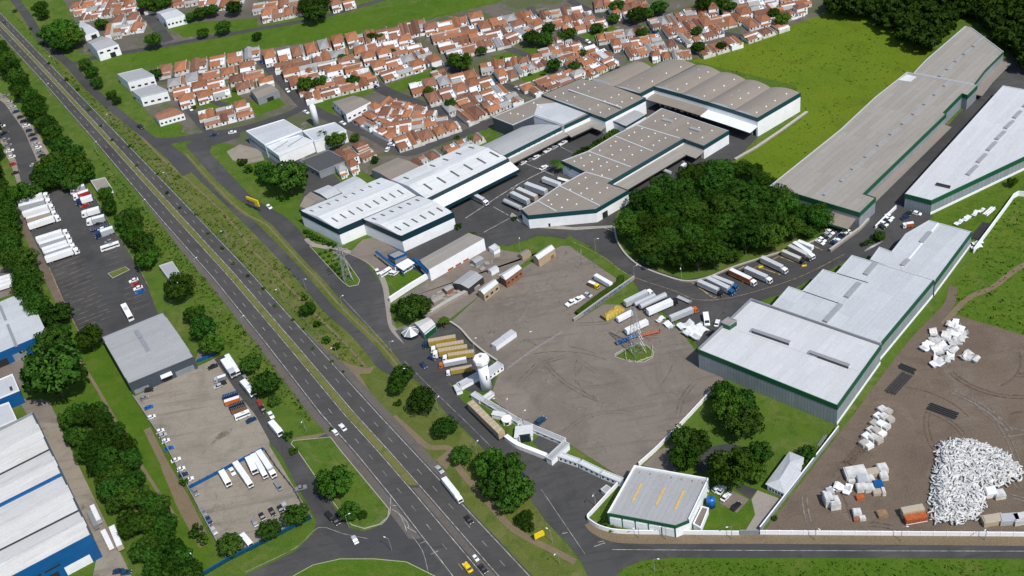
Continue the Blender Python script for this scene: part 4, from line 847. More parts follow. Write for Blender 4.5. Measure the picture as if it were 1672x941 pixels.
# unit trees, crown radius 5 m
TP = [tree_proto(11, 5, 6.2, 2.0, 30, 130, .34, 'leaf_a'), tree_proto(12, 5, 7.0, 2.2, 34, 125, .32, 'leaf_b'), tree_proto(13, 5, 5.4, 1.8, 26, 130, .36, 'leaf_a'), tree_proto(14, 5, 6.6, 2.0, 32, 125, .33, 'leaf_b')]
GP = [tree_proto(21, 5, 8.5, 2.5, 34, 130, .30, 'leaf_c'), tree_proto(22, 5, 9.5, 2.5, 38, 120, .29, 'leaf_c'), tree_proto(23, 5, 7.5, 2.2, 32, 130, .31, 'leaf_a')]
SP = [tree_proto(31, 5, 5.6, .3, 13, 70, .6, 'leaf_b', True, 'shrub'), tree_proto(32, 5, 6.0, .3, 12, 70, .6, 'leaf_a', True, 'shrub')]
NT = [0]
def tree(u, v, rpx, label, group=None, protos=None, cat='tree', hs=1.0, ground=None):
    protos = protos or TP; NT[0] += 1
    rm = rpx*mpp(u, v) if ground is None else rpx
    hc = rm*.95*hs if ground is None else 0
    x, y = P(u, v, hc) if ground is None else ground
    s = rm/5*(.98 if ground is None and protos is TP else .88); k = NT[0]*7+int(u) if ground is None else NT[0]
    return inst(protos[(k*13 % 97) % len(protos)], (x, y, 0), rnd.uniform(0, 6.28), (s, s*rnd.uniform(.92, 1.08), s*hs*rnd.uniform(.92, 1.1)), label, cat, group)
# single trees worth their own words
for u, v, r, l in [
    (85, 612, 44, 'largest spreading tree on the grass left of the slate-walled warehouse'), (85, 552, 24, 'dark round tree directly above the largest spreading tree at left'), (92, 512, 21, 'round tree at the lower left corner of the parking lot'),
    (148, 556, 19, 'round tree touching the left corner of the slate-walled warehouse'), (294, 473, 21, 'round tree just below the flat grey shed by the highway'), (317, 513, 15, 'loose tree between two round trees right of the slate-walled warehouse'),
    (334, 537, 19, 'full round tree beside the right corner of the slate-walled warehouse'), (347, 566, 17, 'round tree over the entrance of the concrete lot'), (408, 597, 15, 'small round tree above the big one on the lot-side verge'), (433, 630, 21, 'big round tree on the verge beside the parked small trucks'),
    (447, 655, 9, 'tiny tree just below the big round verge tree'), (545, 791, 25, 'big dark round tree alone on the teardrop traffic island'), (570, 838, 15, 'smaller tree at the tip of the teardrop island'), (592, 841, 8, 'bush at the end of the teardrop island'),
    (483, 841, 19, 'bright tree at the right end of the blue fence'), (439, 866, 17, 'green tree in the middle of the blue fence'), (377, 890, 19, 'dark tree at the left end of the blue fence'),
    (656, 613, 18, 'round tree at the end of the narrow service road'), (648, 634, 13, 'dark low tree below the service road end'), (691, 655, 21, 'spreading tree beside the small blue panel on the verge'), (725, 697, 18, 'dark round tree on the verge opposite the tan trailer'), (753, 743, 17, 'round tree at the fork of the worn paths'),
    (800, 760, 24, 'upper left tree of the big verge clump'), (826, 775, 28, 'brightest tree in the middle of the verge clump'), (806, 794, 24, 'lower left tree of the big verge clump'), (845, 803, 25, 'right-hand tree of the verge clump next to the grey van'), (829, 822, 18, 'lowest tree of the verge clump'),
    (857, 848, 13, 'dark tree on the verge above the yellow sign'), (1188, 668, 27, 'left tree of the large clump below the pale warehouse'), (1214, 686, 32, 'front tree of the large clump below the pale warehouse'), (1182, 643, 20, 'tallest tree rising behind the garden clump near the wall'), (1212, 656, 20, 'back tree of the clump against the pale warehouse wall'),
    (1113, 716, 20, 'bushy tree against the garden wall, upper left of its pair'), (1136, 722, 22, 'tree overhanging the garden drive beside the wall'), (1120, 746, 24, 'lower bushy tree by the garden wall'), (1192, 767, 36, 'largest round tree in the garden, left of the hip-roofed house'), (1239, 738, 21, 'dark upright tree in the garden above the hip-roofed house'),
    (1236, 773, 17, 'dark low tree beside the hip-roofed house'), (1318, 738, 14, 'tree against the diagonal wall behind the hip-roofed house'), (470, 291, 30, 'big dark round tree in front of the beige pavilion'), (440, 284, 17, 'tree on the left of the big dark tree by the pavilion'), (430, 274, 12, 'small tree at the far left near the big dark pavilion tree'),
    (503, 506, 11, 'dark small tree on the verge between highway and service road'), (528, 224, 13, 'bright tree in the yard of the pale blue factory'), (545, 233, 12, 'dark tree in front of the factory right wing'), (556, 229, 10, 'right tree of three beside the pale blue factory'), (675, 502, 24, 'broad tree in the garden below the white boundary wall'), (690, 505, 15, 'right half tree of the garden below the white wall'), (648, 503, 8, 'small bush tree at the left of the white-wall garden'),
    (1653, 298, 9, 'lone small tree on the grass below the wedge-shaped warehouse'), (1435, 386, 10, 'clipped green tree at the ramp between the two warehouse rows'), (610, 408, 0, '')]:
    if r: tree(u, v, r, l)
def on_line(pts, n, jit=3):
    L = [math.dist(a, b) for a, b in zip(pts, pts[1:])]; T = sum(L); out = []
    for i in range(n):
        s = T*(i+.5)/n
        for (a, b), l in zip(zip(pts, pts[1:]), L):
            if s <= l: out.append((a[0]+(b[0]-a[0])*s/l+rnd.uniform(-jit, jit), a[1]+(b[1]-a[1])*s/l+rnd.uniform(-jit, jit))); break
            s -= l
    return out
def row(pts, n, r, desc, group, protos=None, jit=3, cat='tree', hs=1.0, same=False):
    for i, (u, v) in enumerate(on_line(pts, n, jit)):
        tree(u, v, r*rnd.uniform(.8, 1.2), desc if same else '%s, %s from the top' % (desc, ORD[i]), group, protos, cat, hs)
# clump above the parking lot and the verge trees beside it
for u, v, r in [(95, 262, 18), (118, 258, 16), (78, 275, 17), (100, 283, 21), (126, 277, 19), (140, 285, 14), (84, 297, 15), (118, 298, 15), (66, 292, 13), (35, 318, 16), (15, 325, 16), (55, 312, 13)]:
    tree(u, v, r, 'broad dark tree in the clump at the top of the truck parking lot', 'clump above the parking lot')
row([(172, 314), (175, 330), (184, 348)], 4, 9, 'small tree beside the top right corner of the parking lot', 'corner trees of the parking lot')
row([(206, 352), (210, 372), (222, 390), (238, 408), (240, 428)], 9, 15, 'dark verge tree right of the truck parking lot', 'verge trees right of the parking lot', jit=7)
row([(-6, 75), (20, 118), (46, 165), (77, 208), (100, 245)], 24, 13, 'dark tree of the dense belt along the upper left of the highway', 'tree belt left of the highway', GP, 6, same=True)
row([(-12, 215), (-6, 280), (0, 330)], 7, 13, 'dark tree of the narrow belt left of the car lot aisle', 'tree belt left of the car lot', GP, 6, same=True)
row([(5, 345), (18, 400), (38, 440), (55, 480), (75, 520)], 22, 17, 'dark tree of the belt between truck lot and blue warehouse', 'tree belt beside the truck lot', GP, 12, same=True)
def inside(p, poly):
    x, y = p; c = False
    for i in range(len(poly)):
        (x1, y1), (x2, y2) = poly[i-1], poly[i]
        if (y1 > y) != (y2 > y) and x < (x2-x1)*(y-y1)/(y2-y1)+x1: c = not c
    return c
def scatter(px, n, dmin, seed):
    poly = PL(px); r = random.Random(seed); xs, ys = [p[0] for p in poly], [p[1] for p in poly]; out = []; tries = 0
    while len(out) < n and tries < 60000:
        tries += 1; p = (r.uniform(min(xs), max(xs)), r.uniform(min(ys), max(ys)))
        if inside(p, poly) and all((p[0]-q[0])**2+(p[1]-q[1])**2 > dmin**2 for q in out): out.append(p)
    return out
for p in scatter([(112, 690), (160, 682), (188, 700), (250, 815), (312, 915), (333, 985), (262, 1000), (232, 915), (178, 815), (118, 712)], 60, 4.3, 5):
    tree(0, 0, rnd.uniform(4.2, 5.8), 'dark green tree of the dense belt beside the blue-fronted warehouse', 'dense tree belt in the lower left', GP, ground=p, hs=1.15)
grove = [(1018, 378), (1026, 356), (1056, 336), (1098, 318), (1142, 298), (1190, 286), (1228, 284), (1260, 318), (1298, 342), (1346, 363), (1338, 380), (1304, 396), (1266, 410), (1213, 422), (1150, 444), (1118, 448), (1080, 436), (1046, 418), (1026, 398)]
for p in scatter(grove, 128, 7.6, 8):
    tree(0, 0, rnd.uniform(4.8, 8.8), 'dark leafy tree of the dense round grove between the warehouses', 'dense grove between the warehouses', GP, ground=p, hs=rnd.uniform(.55, 1.05))
# town trees
town = [(85, 55, 17), (105, 50, 18), (120, 64, 15), (98, 72, 14), (108, 78, 9), (66, 14, 10), (70, 24, 8), (166, 40, 9), (240, 8, 12), (254, 12, 10), (268, 6, 12), (310, 29, 8), (328, 20, 11), (345, 19, 10), (381, 14, 12), (252, 69, 12), (365, 47, 11), (332, 55, 8), (140, 105, 9), (150, 118, 9), (156, 131, 8), (161, 138, 7), (182, 155, 7), (191, 165, 6), (253, 122, 10), (515, 22, 17), (503, 10, 14), (526, 8, 12), (755, 104, 15), (742, 99, 10), (786, 83, 8), (606, 60, 6), (619, 60, 6), (498, 140, 12), (513, 137, 9), (523, 134, 10), (577, 130, 9), (895, 48, 11), (918, 62, 10), (930, 58, 11), (1001, 30, 10), (1008, 12, 12), (1040, 26, 14), (1056, 22, 12), (1076, 12, 14), (905, 108, 11), (938, 108, 9), (951, 88, 7), (1139, 78, 11), (1138, 54, 9), (1177, 76, 8), (1150, 8, 14), (1168, 5, 13), (1188, 10, 14), (1278, 35, 12), (1265, 22, 10), (735, 170, 8), (700, 150, 7), (580, 225, 7), (420, 60, 7), (975, 45, 10), (560, 96, 7), (870, 62, 14), (892, 66, 12), (640, 85, 6), (1048, 55, 9), (555, 305, 6), (612, 262, 6)]
def palm_proto():
    root = empty('palm_tree'); mb = MB()
    for k in range(4): mb.tube((.12*k, 0, k*1.7), (.12*(k+1), 0, (k+1)*1.7), .24-.03*k, .21-.03*k, 7)
    mb.build('trunk', 'bark', root); r = random.Random(3); fr = MB()
    for i in range(16):
        a = i*.393+r.uniform(-.15, .15); up = r.uniform(.1, .9); L = r.uniform(2.6, 3.4); pp = []
        for t in range(6):
            q = t/5; pp.append((.48+math.cos(a)*L*q, math.sin(a)*L*q, 6.8+up*L*q*.6-L*.75*q*q))
        wv = (-math.sin(a), math.cos(a)); vs = []
        for t, p_ in enumerate(pp):
            w_ = .42*math.sin(math.pi*(t+.4)/5.8); vs += [(p_[0]-wv[0]*w_, p_[1]-wv[1]*w_, p_[2]-.18), p_, (p_[0]+wv[0]*w_, p_[1]+wv[1]*w_, p_[2]-.18)]
        fr.add(vs, [(3*t+k, 3*t+k+1, 3*t+k+4, 3*t+k+3) for t in range(5) for k in (0, 1)])
    fr.build('fronds', 'leaf_b', root); PROTO_FREE.add(root.name); return root
PALM = palm_proto()
for u, v, s_, l in [(909, 281, 1.2, 'tallest palm by the white flat roof in the yard'), (918, 284, 1.0, 'small palm right of the tallest yard palm'), (935, 286, 1.1, 'palm in front of the notch of the tan building'), (727, 537, 1.0, 'palm at the end of the pale concrete wall'), (770, 235, .9, 'palm among the houses behind the grey vaulted roof')]:
    x, y = P(u, v); inst(PALM, (x, y, 0), rnd.uniform(0, 6), (s_, s_, s_), l, 'palm')
gb = random.Random(77)
for i in range(46):
    a_ = gb.choice([(270, 120, 420, 95), (280, 160, 400, 150), (440, 100, 590, 120), (590, 80, 720, 110), (620, 170, 750, 215), (670, 150, 830, 165), (790, 100, 890, 105), (880, 90, 1010, 100), (960, 60, 1100, 75), (1060, 40, 1180, 55), (700, 50, 820, 70), (120, 20, 230, 40)])
    t_ = gb.random(); tree(a_[0]+(a_[2]-a_[0])*t_, a_[1]+(a_[3]-a_[1])*t_+gb.uniform(-18, 18), gb.uniform(2.5, 5), 'small garden bush between the tiled houses', 'garden bushes of the town', SP, 'shrub')
for i, (u, v, r) in enumerate(sorted(town, key=lambda t: t[0])):
    tree(u, v, r, 'town tree among the tiled houses, %s counted from the left of the photo' % ORD[i], 'trees among the houses')
# verge shrubs
row([(20, 10), (50, 55), (95, 110), (130, 160), (175, 210), (230, 268), (300, 335), (380, 420), (460, 505), (545, 590), (575, 615)], 26, 3.0, 'low round shrub on the verge between highway and service road', 'verge shrubs', SP, 7, 'shrub', same=True)
row([(490, 470), (518, 528), (526, 548), (560, 575)], 5, 7, 'larger bush on the highway verge', 'verge bushes', SP, 3, 'shrub')
row([(497, 376), (515, 388), (535, 394), (549, 400)], 8, 6, 'clipped bush along the foot of the white warehouse', 'clipped bushes by the white warehouse', SP, 1.5, 'shrub')
for i in range(20): tree(522+(i % 3)*9+(i//3)*6.2, 414+(i % 3)*-3+(i//3)*6.6, 3.2, 'tiny clipped bush of the planted grid on the pylon island', 'planted grid of bushes', SP, 'shrub')
row([(940, 252), (958, 243), (985, 226), (1006, 212)], 14, 7, 'hedge bush along the left side of the tan building', 'hedge beside the tan building', SP, 2, 'shrub', same=True)
row([(1408, 400), (1420, 393), (1432, 388)], 6, 4.5, 'hedge bush on the ramp between the warehouse rows', 'ramp hedge', SP, 1, 'shrub', same=True)
for u, v, r, l in [(748, 368, 7, 'grey-green bush at the right end of the first warehouse'), (770, 382, 8, 'green bush behind the white shed'), (840, 356, 5, 'bush at the corner of the cut-cornered building'), (726, 522, 8, 'bushy palm-like shrub at the end of the service yard'), (649, 656, 7, 'dark bush on the verge below the service road'), (300, 785, 8, 'bush on the bare strip beside the concrete lot'), (320, 865, 14, 'straggling bush at the lower corner of the concrete lot'), (330, 880, 10, 'bush left of the blue fence end'), (1310, 752, 9, 'bush beside the wall above the hip-roofed house'), (985, 852, 9, 'garden bush left of the corner warehouse'), (1000, 862, 7, 'low bush in front of the corner warehouse'), (1265, 845, 6, 'bush at the foot of the diagonal wall'), (864, 858, 11, 'round bush above the yellow roadside board'), (835, 830, 8, 'low bush under the verge clump'), (470, 710, 9, 'dark low tree-like bush on the lot-side verge'), (478, 735, 8, 'bush beside the lot entrance lane'), (540, 700, 4, 'small bush beside the highway shoulder'), (1150, 800, 8, 'bush right of the corner warehouse'), (715, 690, 6, 'bush beside the verge path'), (395, 262, 8, 'bush beside the rubble lot'), (405, 275, 8, 'lower bush beside the rubble lot')]:
    tree(u, v, r, l, None, SP, 'shrub')
# far wood: one mass of crowns
V_, N_ = [], []
base = [crown_mesh('w', 40+k, 20, 60, 5, 7, 1.0, .6) for k in range(4)]
wood = scatter([(1352, 22), (1388, -12), (1420, -60), (1760, -60), (1900, 30), (1900, 160), (1690, 128), (1660, 92), (1592, 30), (1570, 34), (1508, 88), (1480, 72), (1420, 36)], 420, 8.2, 9)
wr = np.random.RandomState(4)
for i, (x, y) in enumerate(wood):
    v, nn = base[i % 4]; s = wr.uniform(1.15, 1.9); a = wr.uniform(0, 6.28); R_ = np.array([[math.cos(a), -math.sin(a), 0], [math.sin(a), math.cos(a), 0], [0, 0, 1]])
    V_.append((v*np.array([s, s, s*wr.uniform(.8, 1.2)]))@R_.T+np.array([x, y, -.5])); N_.append(nn@R_.T)
tag(leaf_object('far_wood', np.concatenate(V_), np.concatenate(N_), 'leaf_w'), 'dark mass of woodland behind the far warehouse and grass field', 'wood', kind='stuff')
# tufts in the rough grass
def tufts(name, px, n, size, seed, mat, label):
    poly = PL(px); r = np.random.RandomState(seed); xs, ys = np.array([p[0] for p in poly]), np.array([p[1] for p in poly]); pts = []
    while len(pts) < n:
        p = (r.uniform(xs.min(), xs.max()), r.uniform(ys.min(), ys.max()))
        if inside(p, poly): pts.append(p)
    pts = np.array(pts); m = 5; c = np.repeat(np.c_[pts, np.zeros(n)], m, 0); k = len(c)
    s = np.repeat(size*r.uniform(.3, 1.2, n)**1.5, m)[:, None]; c[:, :2] += r.normal(size=(k, 2))*s*.8
    a = r.uniform(0, 6.28, k); d = np.c_[np.cos(a), np.sin(a), np.zeros(k)]*s*.7; up = np.c_[r.normal(size=(k, 2))*.5, np.ones(k)]*s*.75
    quad = np.stack([c-d, c+d, c+d*.5+up, c-d*.5+up], 1).reshape(-1, 3); nn = np.c_[r.normal(size=(k, 2))*.3, np.ones(k)]; nn /= np.linalg.norm(nn, axis=1)[:, None]
    tag(leaf_object(name, quad, np.repeat(nn, 4, 0), mat), label, 'grass', kind='stuff')
tufts('rough_grass', [(1560, 470), (1590, 418), (1656, 325), (1790, 322), (1790, 580), (1672, 546), (1560, 510)], 900, .5, 1, 'blade', 'rough tufted grass in the field right of the long wall')
tufts('rough_grass', [(1020, 940), (1060, 918), (1790, 916), (1790, 990), (1010, 990)], 2500, .36, 3, 'blade', 'thick grass of the field along the bottom of the photo')
tufts('rough_grass', [(1150, 100), (1340, 28), (1470, 75), (1480, 115), (1265, 298), (1230, 268), (1310, 190)], 700, .4, 6, 'blade_y', 'grass tufts in the yellow-green field behind the vaulted warehouse')
tufts('rough_grass', [(20, 20), (110, 128), (240, 268), (420, 455), (560, 592), (600, 600), (480, 445), (300, 290), (100, 110), (40, 40)], 1800, .5, 4, 'blade', 'weeds and grass tufts on the strip right of the highway')
tufts('rough_grass', [(150, 240), (340, 460), (480, 640), (510, 690), (440, 650), (330, 510), (200, 340)], 1400, .5, 5, 'blade', 'weeds and grass tufts on the strip left of the highway')
# ------------------------------------------------------------------ houses
def gable(mb, x0, x1, y0, y1, z, rise, along='x', ov=.35):
    x0 -= ov; x1 += ov; y0 -= ov; y1 += ov
    if along == 'x':
        m = (y0+y1)/2; return mb.add([(x0, y0, z), (x1, y0, z), (x1, y1, z), (x0, y1, z), (x0, m, z+rise), (x1, m, z+rise)], [(0, 1, 5, 4), (2, 3, 4, 5), (0, 4, 3), (1, 2, 5)])
    m = (x0+x1)/2; return mb.add([(x0, y0, z), (x1, y0, z), (x1, y1, z), (x0, y1, z), (m, y0, z+rise), (m, y1, z+rise)], [(0, 3, 5, 4), (1, 4, 5, 2), (0, 4, 1), (3, 2, 5)])
def hip(mb, x0, x1, y0, y1, z, rise, ov=.4):
    x0 -= ov; x1 += ov; y0 -= ov; y1 += ov; d = min(x1-x0, y1-y0)/2; mx, my = (x0+x1)/2, (y0+y1)/2
    if x1-x0 > y1-y0: return mb.add([(x0, y0, z), (x1, y0, z), (x1, y1, z), (x0, y1, z), (x0+d, my, z+rise), (x1-d, my, z+rise)], [(0, 1, 5, 4), (1, 2, 5), (2, 3, 4, 5), (3, 0, 4)])
    return mb.add([(x0, y0, z), (x1, y0, z), (x1, y1, z), (x0, y1, z), (mx, y0+d, z+rise), (mx, y1-d, z+rise)], [(0, 1, 4), (1, 2, 5, 4), (2, 3, 5), (3, 0, 4, 5)])
def bx(mb, x0, x1, y0, y1, z0, z1): return mb.box(((x0+x1)/2, (y0+y1)/2, (z0+z1)/2), (x1-x0, y1-y0, z1-z0))
def house_proto(kind):      # nominal plot 16 x 16 m, front towards -y
    root = empty('house'); w = MB(); r1 = MB(); r2 = MB(); r3 = MB(); p = MB()
    H = 2.7
    if kind == 0:
        bx(w, -7.8, 7.8, -7.2, 7.4, 0, H); gable(r1, -7.8, 7.8, -7.2, -1.9, H, 1.25, 'x', .25); gable(r2, -7.8, 5, -1.5, 3.2, H+.3, 1.1, 'x', .1); gable(r3, -5, 7.8, 3.7, 7.4, H, 1.0, 'x', .2)
        bx(p, -7.9, 7.9, 3.3, 3.6, H, H+.9); bx(p, 5.3, 7.7, -1.4, 3.1, H, H+.5)
    elif kind == 1:
        bx(w, -7.6, 0, -7.4, 7.4, 0, H); bx(w, 0, 7.6, -2.5, 7, 0, H); gable(r1, -7.6, 0, -7.4, 7.4, H, 1.5, 'y'); gable(r2, .4, 7.6, -2.5, 2.4, H, 1.1); gable(r3, .4, 7.6, 2.8, 7, H, 1.0)
        bx(p, .2, 7.7, -7.6, -7.3, 0, 1.8); bx(p, 7.6, 7.85, -7.6, 7.2, 0, 3.4)
    elif kind == 2:
        bx(w, -7, 6.5, -4.5, 6, 0, 5.2); hip(r1, -7, 6.5, -4.5, 6, 5.2, 1.9); bx(w, -7, 2, -7.2, -4.5, 0, 2.7); gable(r2, -7, 2, -7.3, -4.6, 2.7, .7, 'x', .2); bx(p, -7.8, 7.8, 7.2, 7.5, 0, 2.2)
    elif kind == 3:
        bx(w, -7.8, 7.8, -7, 7, 0, H); gable(r1, -7.8, 3, -7, -.2, H, 1.4, 'x', .2); gable(r2, -7.8, 7.8, .6, 6.9, H, 1.4, 'x', .2)
        bx(p, -7.9, 7.9, .05, .4, H, H+1.0); bx(p, 3.4, 7.6, -6.8, -.1, H, H+.35); bx(p, 7.7, 7.95, -7, 7, 0, 3.7)
    elif kind == 4:
        bx(w, -7.5, 7.5, -5, 7.4, 0, H); hip(r1, -7.5, 4.4, -5, 7.4, H, 2.0); hip(r2, 4.9, 7.5, -5, 7.4, H, .9, .15)
        bx(p, 4.5, 4.8, -5, 7.4, H, H+.8); bx(p, -7.6, 7.6, -7.5, -7.2, 0, 1.9)
    else:
        bx(w, -7.8, 7.8, -7, .2, 0, H); bx(w, -7.8, 1, .4, 7.4, 0, H); gable(r1, -7.8, 7.8, -7, .2, H, 1.5, 'x', .25); gable(r2, -7.8, 1, .8, 7.4, H, 1.3, 'x', .15)
        bx(p, 1.4, 7.7, 7.1, 7.4, 0, 2.2); bx(p, 7.6, 7.85, -7, 7.4, 0, 3.3); bx(p, 2, 6.5, 2, 5.6, 0, 2.3)
    w.build('wall', 'white' if kind in (1, 2) else 'cream', root); r1.build('roof', 'tile_o', root); r2.build('rear_roof', 'tile_b', root)
    if r3.v: r3.build('side_roof', 'tile_o', root)
    p.build('parapet', 'white' if kind % 2 else 'cream', root)
    fy = {0: -7.2, 1: -7.4, 2: -4.5, 3: -7, 4: -5, 5: -7}[kind]
    for x, z0, ww, hh, nm in ((-5, 1.1, 1.6, 1.3, 'window'), (-1.2, .05, 1.2, 2.2, 'door'), (3.6, 1.1, 1.8, 1.3, 'window')) if kind != 1 else ((-5.4, 1.1, 1.6, 1.3, 'window'), (-2, .05, 1.2, 2.2, 'door'), (4.5, 1.1, 1.5, 1.3, 'window')):
        y = fy if not (kind == 1 and x > 1) else -2.5
        if kind == 2 and x < 1: y = -7.2
        MB().box((x, y-.02, z0+hh/2), (ww, .14, hh)).build(nm, 'glass' if nm == 'window' else 'wood', root)
    if kind == 2: MB().box((3.4, fy-.02, 3.9), (1.6, .14, 1.2)).build('window', 'glass', root)
    if kind in (0, 3, 5): MB().lathe(({0: 6.5, 3: 5.5, 5: 4.2}[kind], {0: 1, 3: -3, 5: 3.8}[kind], {0: H+.5, 3: H+.35, 5: 2.3}[kind]), [(.8, 0), (.9, .9), (.5, 1.2)], 10).build('water_tank', 'car_silver', root)
    PROTO_FREE.add(root.name); return root
HP = [house_proto(k) for k in range(6)]
ROOFS = [('tile_o', 'tile_o', 'orange-tiled'), ('tile_o', 'tile_b', 'orange-brown tiled'), ('tile_b', 'tile_o', 'brown-orange tiled'), ('tile_o', 'tile_o', 'orange-tiled'), ('tile_o', 'tile_w', 'orange-white roofed'), ('tile_g', 'tile_o', 'grey-orange roofed'), ('tile_o', 'tile_b', 'orange-brown tiled'), ('tile_b', 'tile_b', 'brown-tiled'), ('tile_b', 'tile_g', 'brown-grey roofed')]
def block(q, nx, ny, phrase, fill=1.0, skip=(), group=None, order=None, jit=.1):
    cx, cy = sum(p[0] for p in q)/4, sum(p[1] for p in q)/4; A, B_, Cc, D = [(cx+(p[0]-cx)*1.12, cy+(p[1]-cy)*1.13) for p in q]; r = random.Random(int(A[0]*3+A[1]*7)); K = [0]
    for j in range(ny):
        cnt = 0
        for i in range(nx):
            if (i, j) in skip: continue
            u = (i+.5+r.uniform(-jit, jit)*.5)/nx; v = (j+.5+r.uniform(-jit, jit)*.5)/ny
            def at(u, v): return Vector(P(*lerp(lerp(A, B_, u), lerp(D, Cc, u), v), 2.5))
            c = at(u, v); ex = at(u+.5/nx, v)-at(u-.5/nx, v); ey = at(u, v-.5/ny)-at(u, v+.5/ny)
            kind = r.randrange(6); ro = ROOFS[r.randrange(len(ROOFS))]
            a = math.atan2(ex.y, ex.x); perp = abs(ex.x*ey.y-ex.y*ey.x)/ex.length
            sx, sy = ex.length/16*fill*1.0, perp/16*fill*1.0
            # keep the long side sensible: turn by a quarter on some plots
            if r.random() < .15: a += math.pi/2*(1 if r.random() < .5 else -1); sx, sy = sy, sx
            zs = r.uniform(.85, 1.1)
            cnt += 1
            where = '%s from left, %s%s' % (ORD[cnt-1], (ORD[j]+' row of ') if ny > 1 else 'in ', phrase)
            inst(HP[kind], (c.x, c.y, 0), a, (sx, sy, zs), '%s house, %s' % (ro[2], where), 'house', group or 'houses of the town', {'roof': ro[0], 'rear_roof': ro[1], 'side_roof': ro[0]})
block([(258, 108), (412, 78), (424, 95), (270, 126)], 6, 1, 'the row along the green strip', .86)
block([(275, 132), (352, 116), (375, 152), (300, 172)], 3, 3, 'the block below the green strip', .98)
block([(360, 114), (410, 104), (448, 134), (392, 148)], 2, 3, 'the narrow block left of tan hall', .98)
block([(325, 184), (402, 166), (412, 186), (340, 206)], 3, 2, 'the corner block above pale factory', .96)
block([(430, 88), (572, 55), (583, 72), (448, 104)], 7, 1, 'the upper row beside the meadow', .92)
block([(452, 106), (560, 84), (612, 134), (505, 162)], 4, 5, 'the block behind the depot', 1.0)
block([(572, 58), (645, 42), (655, 60), (585, 74)], 4, 1, 'the short row on the meadow edge', .95)
block([(578, 80), (665, 64), (718, 100), (632, 128)], 4, 4, 'the block left of the tall trees', 1.0)
block([(645, 42), (690, 32), (700, 52), (658, 60)], 2, 1, 'the pair beside the meadow', .95)
block([(692, 44), (780, 26), (830, 70), (738, 92)], 4, 4, 'the block right of the meadow', 1.0)
block([(800, 32), (862, 20), (888, 44), (835, 68)], 3, 3, 'the small block at the top street', 1.0)
block([(608, 158), (684, 176), (750, 206), (655, 240)], 5, 4, 'the block nearest white warehouse', 1.0, skip=((0, 0),))
block([(612, 172), (640, 190), (640, 228), (578, 198)], 2, 3, 'the block below the depot', .95)
block([(668, 140), (770, 118), (848, 162), (768, 196)], 5, 4, 'the block behind tan annex roofs', 1.0)
block([(778, 104), (880, 92), (892, 106), (825, 130)], 5, 2, 'the block above the curved street', 1.0)
block([(848, 140), (935, 112), (955, 124), (880, 154)], 4, 2, 'the block beside tan warehouse', 1.0)
block([(878, 84), (938, 72), (1022, 94), (962, 122)], 4, 4, 'the block behind vaulted warehouse', 1.0, skip=((3, 3),))
block([(880, 22), (940, 12), (992, 38), (930, 52)], 4, 3, 'the block under the top trees', 1.0)
block([(968, 58), (1040, 48), (1108, 74), (1035, 90)], 5, 3, 'the block above vaulted warehouse', 1.0)
block([(962, 2), (1030, -4), (1062, 14), (1012, 28)], 4, 2, 'the top block right of centre', 1.0)
block([(1055, 34), (1105, 24), (1185, 52), (1125, 68)], 4, 3, 'the block beside the grass field', 1.0)
block([(1112, 16), (1180, 8), (1225, 32), (1160, 48)], 4, 2, 'the block below dark trees', 1.0)
block([(1195, 2), (1320, -14), (1310, 20), (1228, 46)], 5, 3, 'the upper right block near wood', 1.0)
block([(1140, 78), (1200, 62), (1210, 74), (1150, 92)], 3, 1, 'the row at the field corner', .95)
block([(1215, 56), (1278, 36), (1284, 46), (1222, 68)], 3, 1, 'the row along the field edge', .95)
block([(118, 6), (212, -8), (218, 18), (138, 30)], 5, 3, 'the top left block', 1.0)
block([(222, -6), (248, -12), (262, 14), (240, 18)], 1, 2, 'the top left corner by the street', 1.0)
block([(322, -4), (334, -6), (340, 6), (328, 8)], 1, 1, 'the top row behind a tree', 1.0)
block([(165, 46), (190, 42), (205, 56), (180, 62)], 2, 1, 'the pair beside the white gabled hall', .95)
block([(700, 118), (722, 112), (734, 124), (712, 130)], 2, 1, 'the pair under the tall trees', .9)
block([(890, 66), (925, 58), (935, 68), (900, 76)], 3, 1, 'the row between two streets', .95)
block([(1060, 88), (1120, 80), (1130, 92), (1075, 98)], 4, 1, 'the row behind the vaulted roofs', .95)
block([(184, 30), (228, 24), (236, 48), (196, 54)], 2, 2, 'the block beside dark trees', .95)
block([(335, 0), (395, -8), (398, 8), (345, 14)], 3, 1, 'the top row of white houses', .95)
block([(412, 8), (486, -4), (497, 20), (436, 32)], 4, 2, 'the top block on a lawn', 1.0)
block([(540, 6), (575, -2), (580, 10), (545, 18)], 2, 1, 'the pair at the top meadow corner', .95)
block([(255, 4), (320, -8), (325, 4), (262, 14)], 3, 1, 'the top row by the trees', .95)
block([(548, 248), (592, 232), (612, 252), (570, 272)], 2, 2, 'the cluster beside tan annex', .95)
block([(545, 274), (575, 264), (590, 276), (560, 288)], 2, 1, 'the pair behind the grey sheds', .95)
block([(674, 262), (712, 246), (722, 258), (686, 274)], 2, 1, 'the pair above white warehouse', .95)
block([(722, 240), (780, 218), (792, 228), (738, 250)], 3, 1, 'the row touching grey vaulted roof', .95)
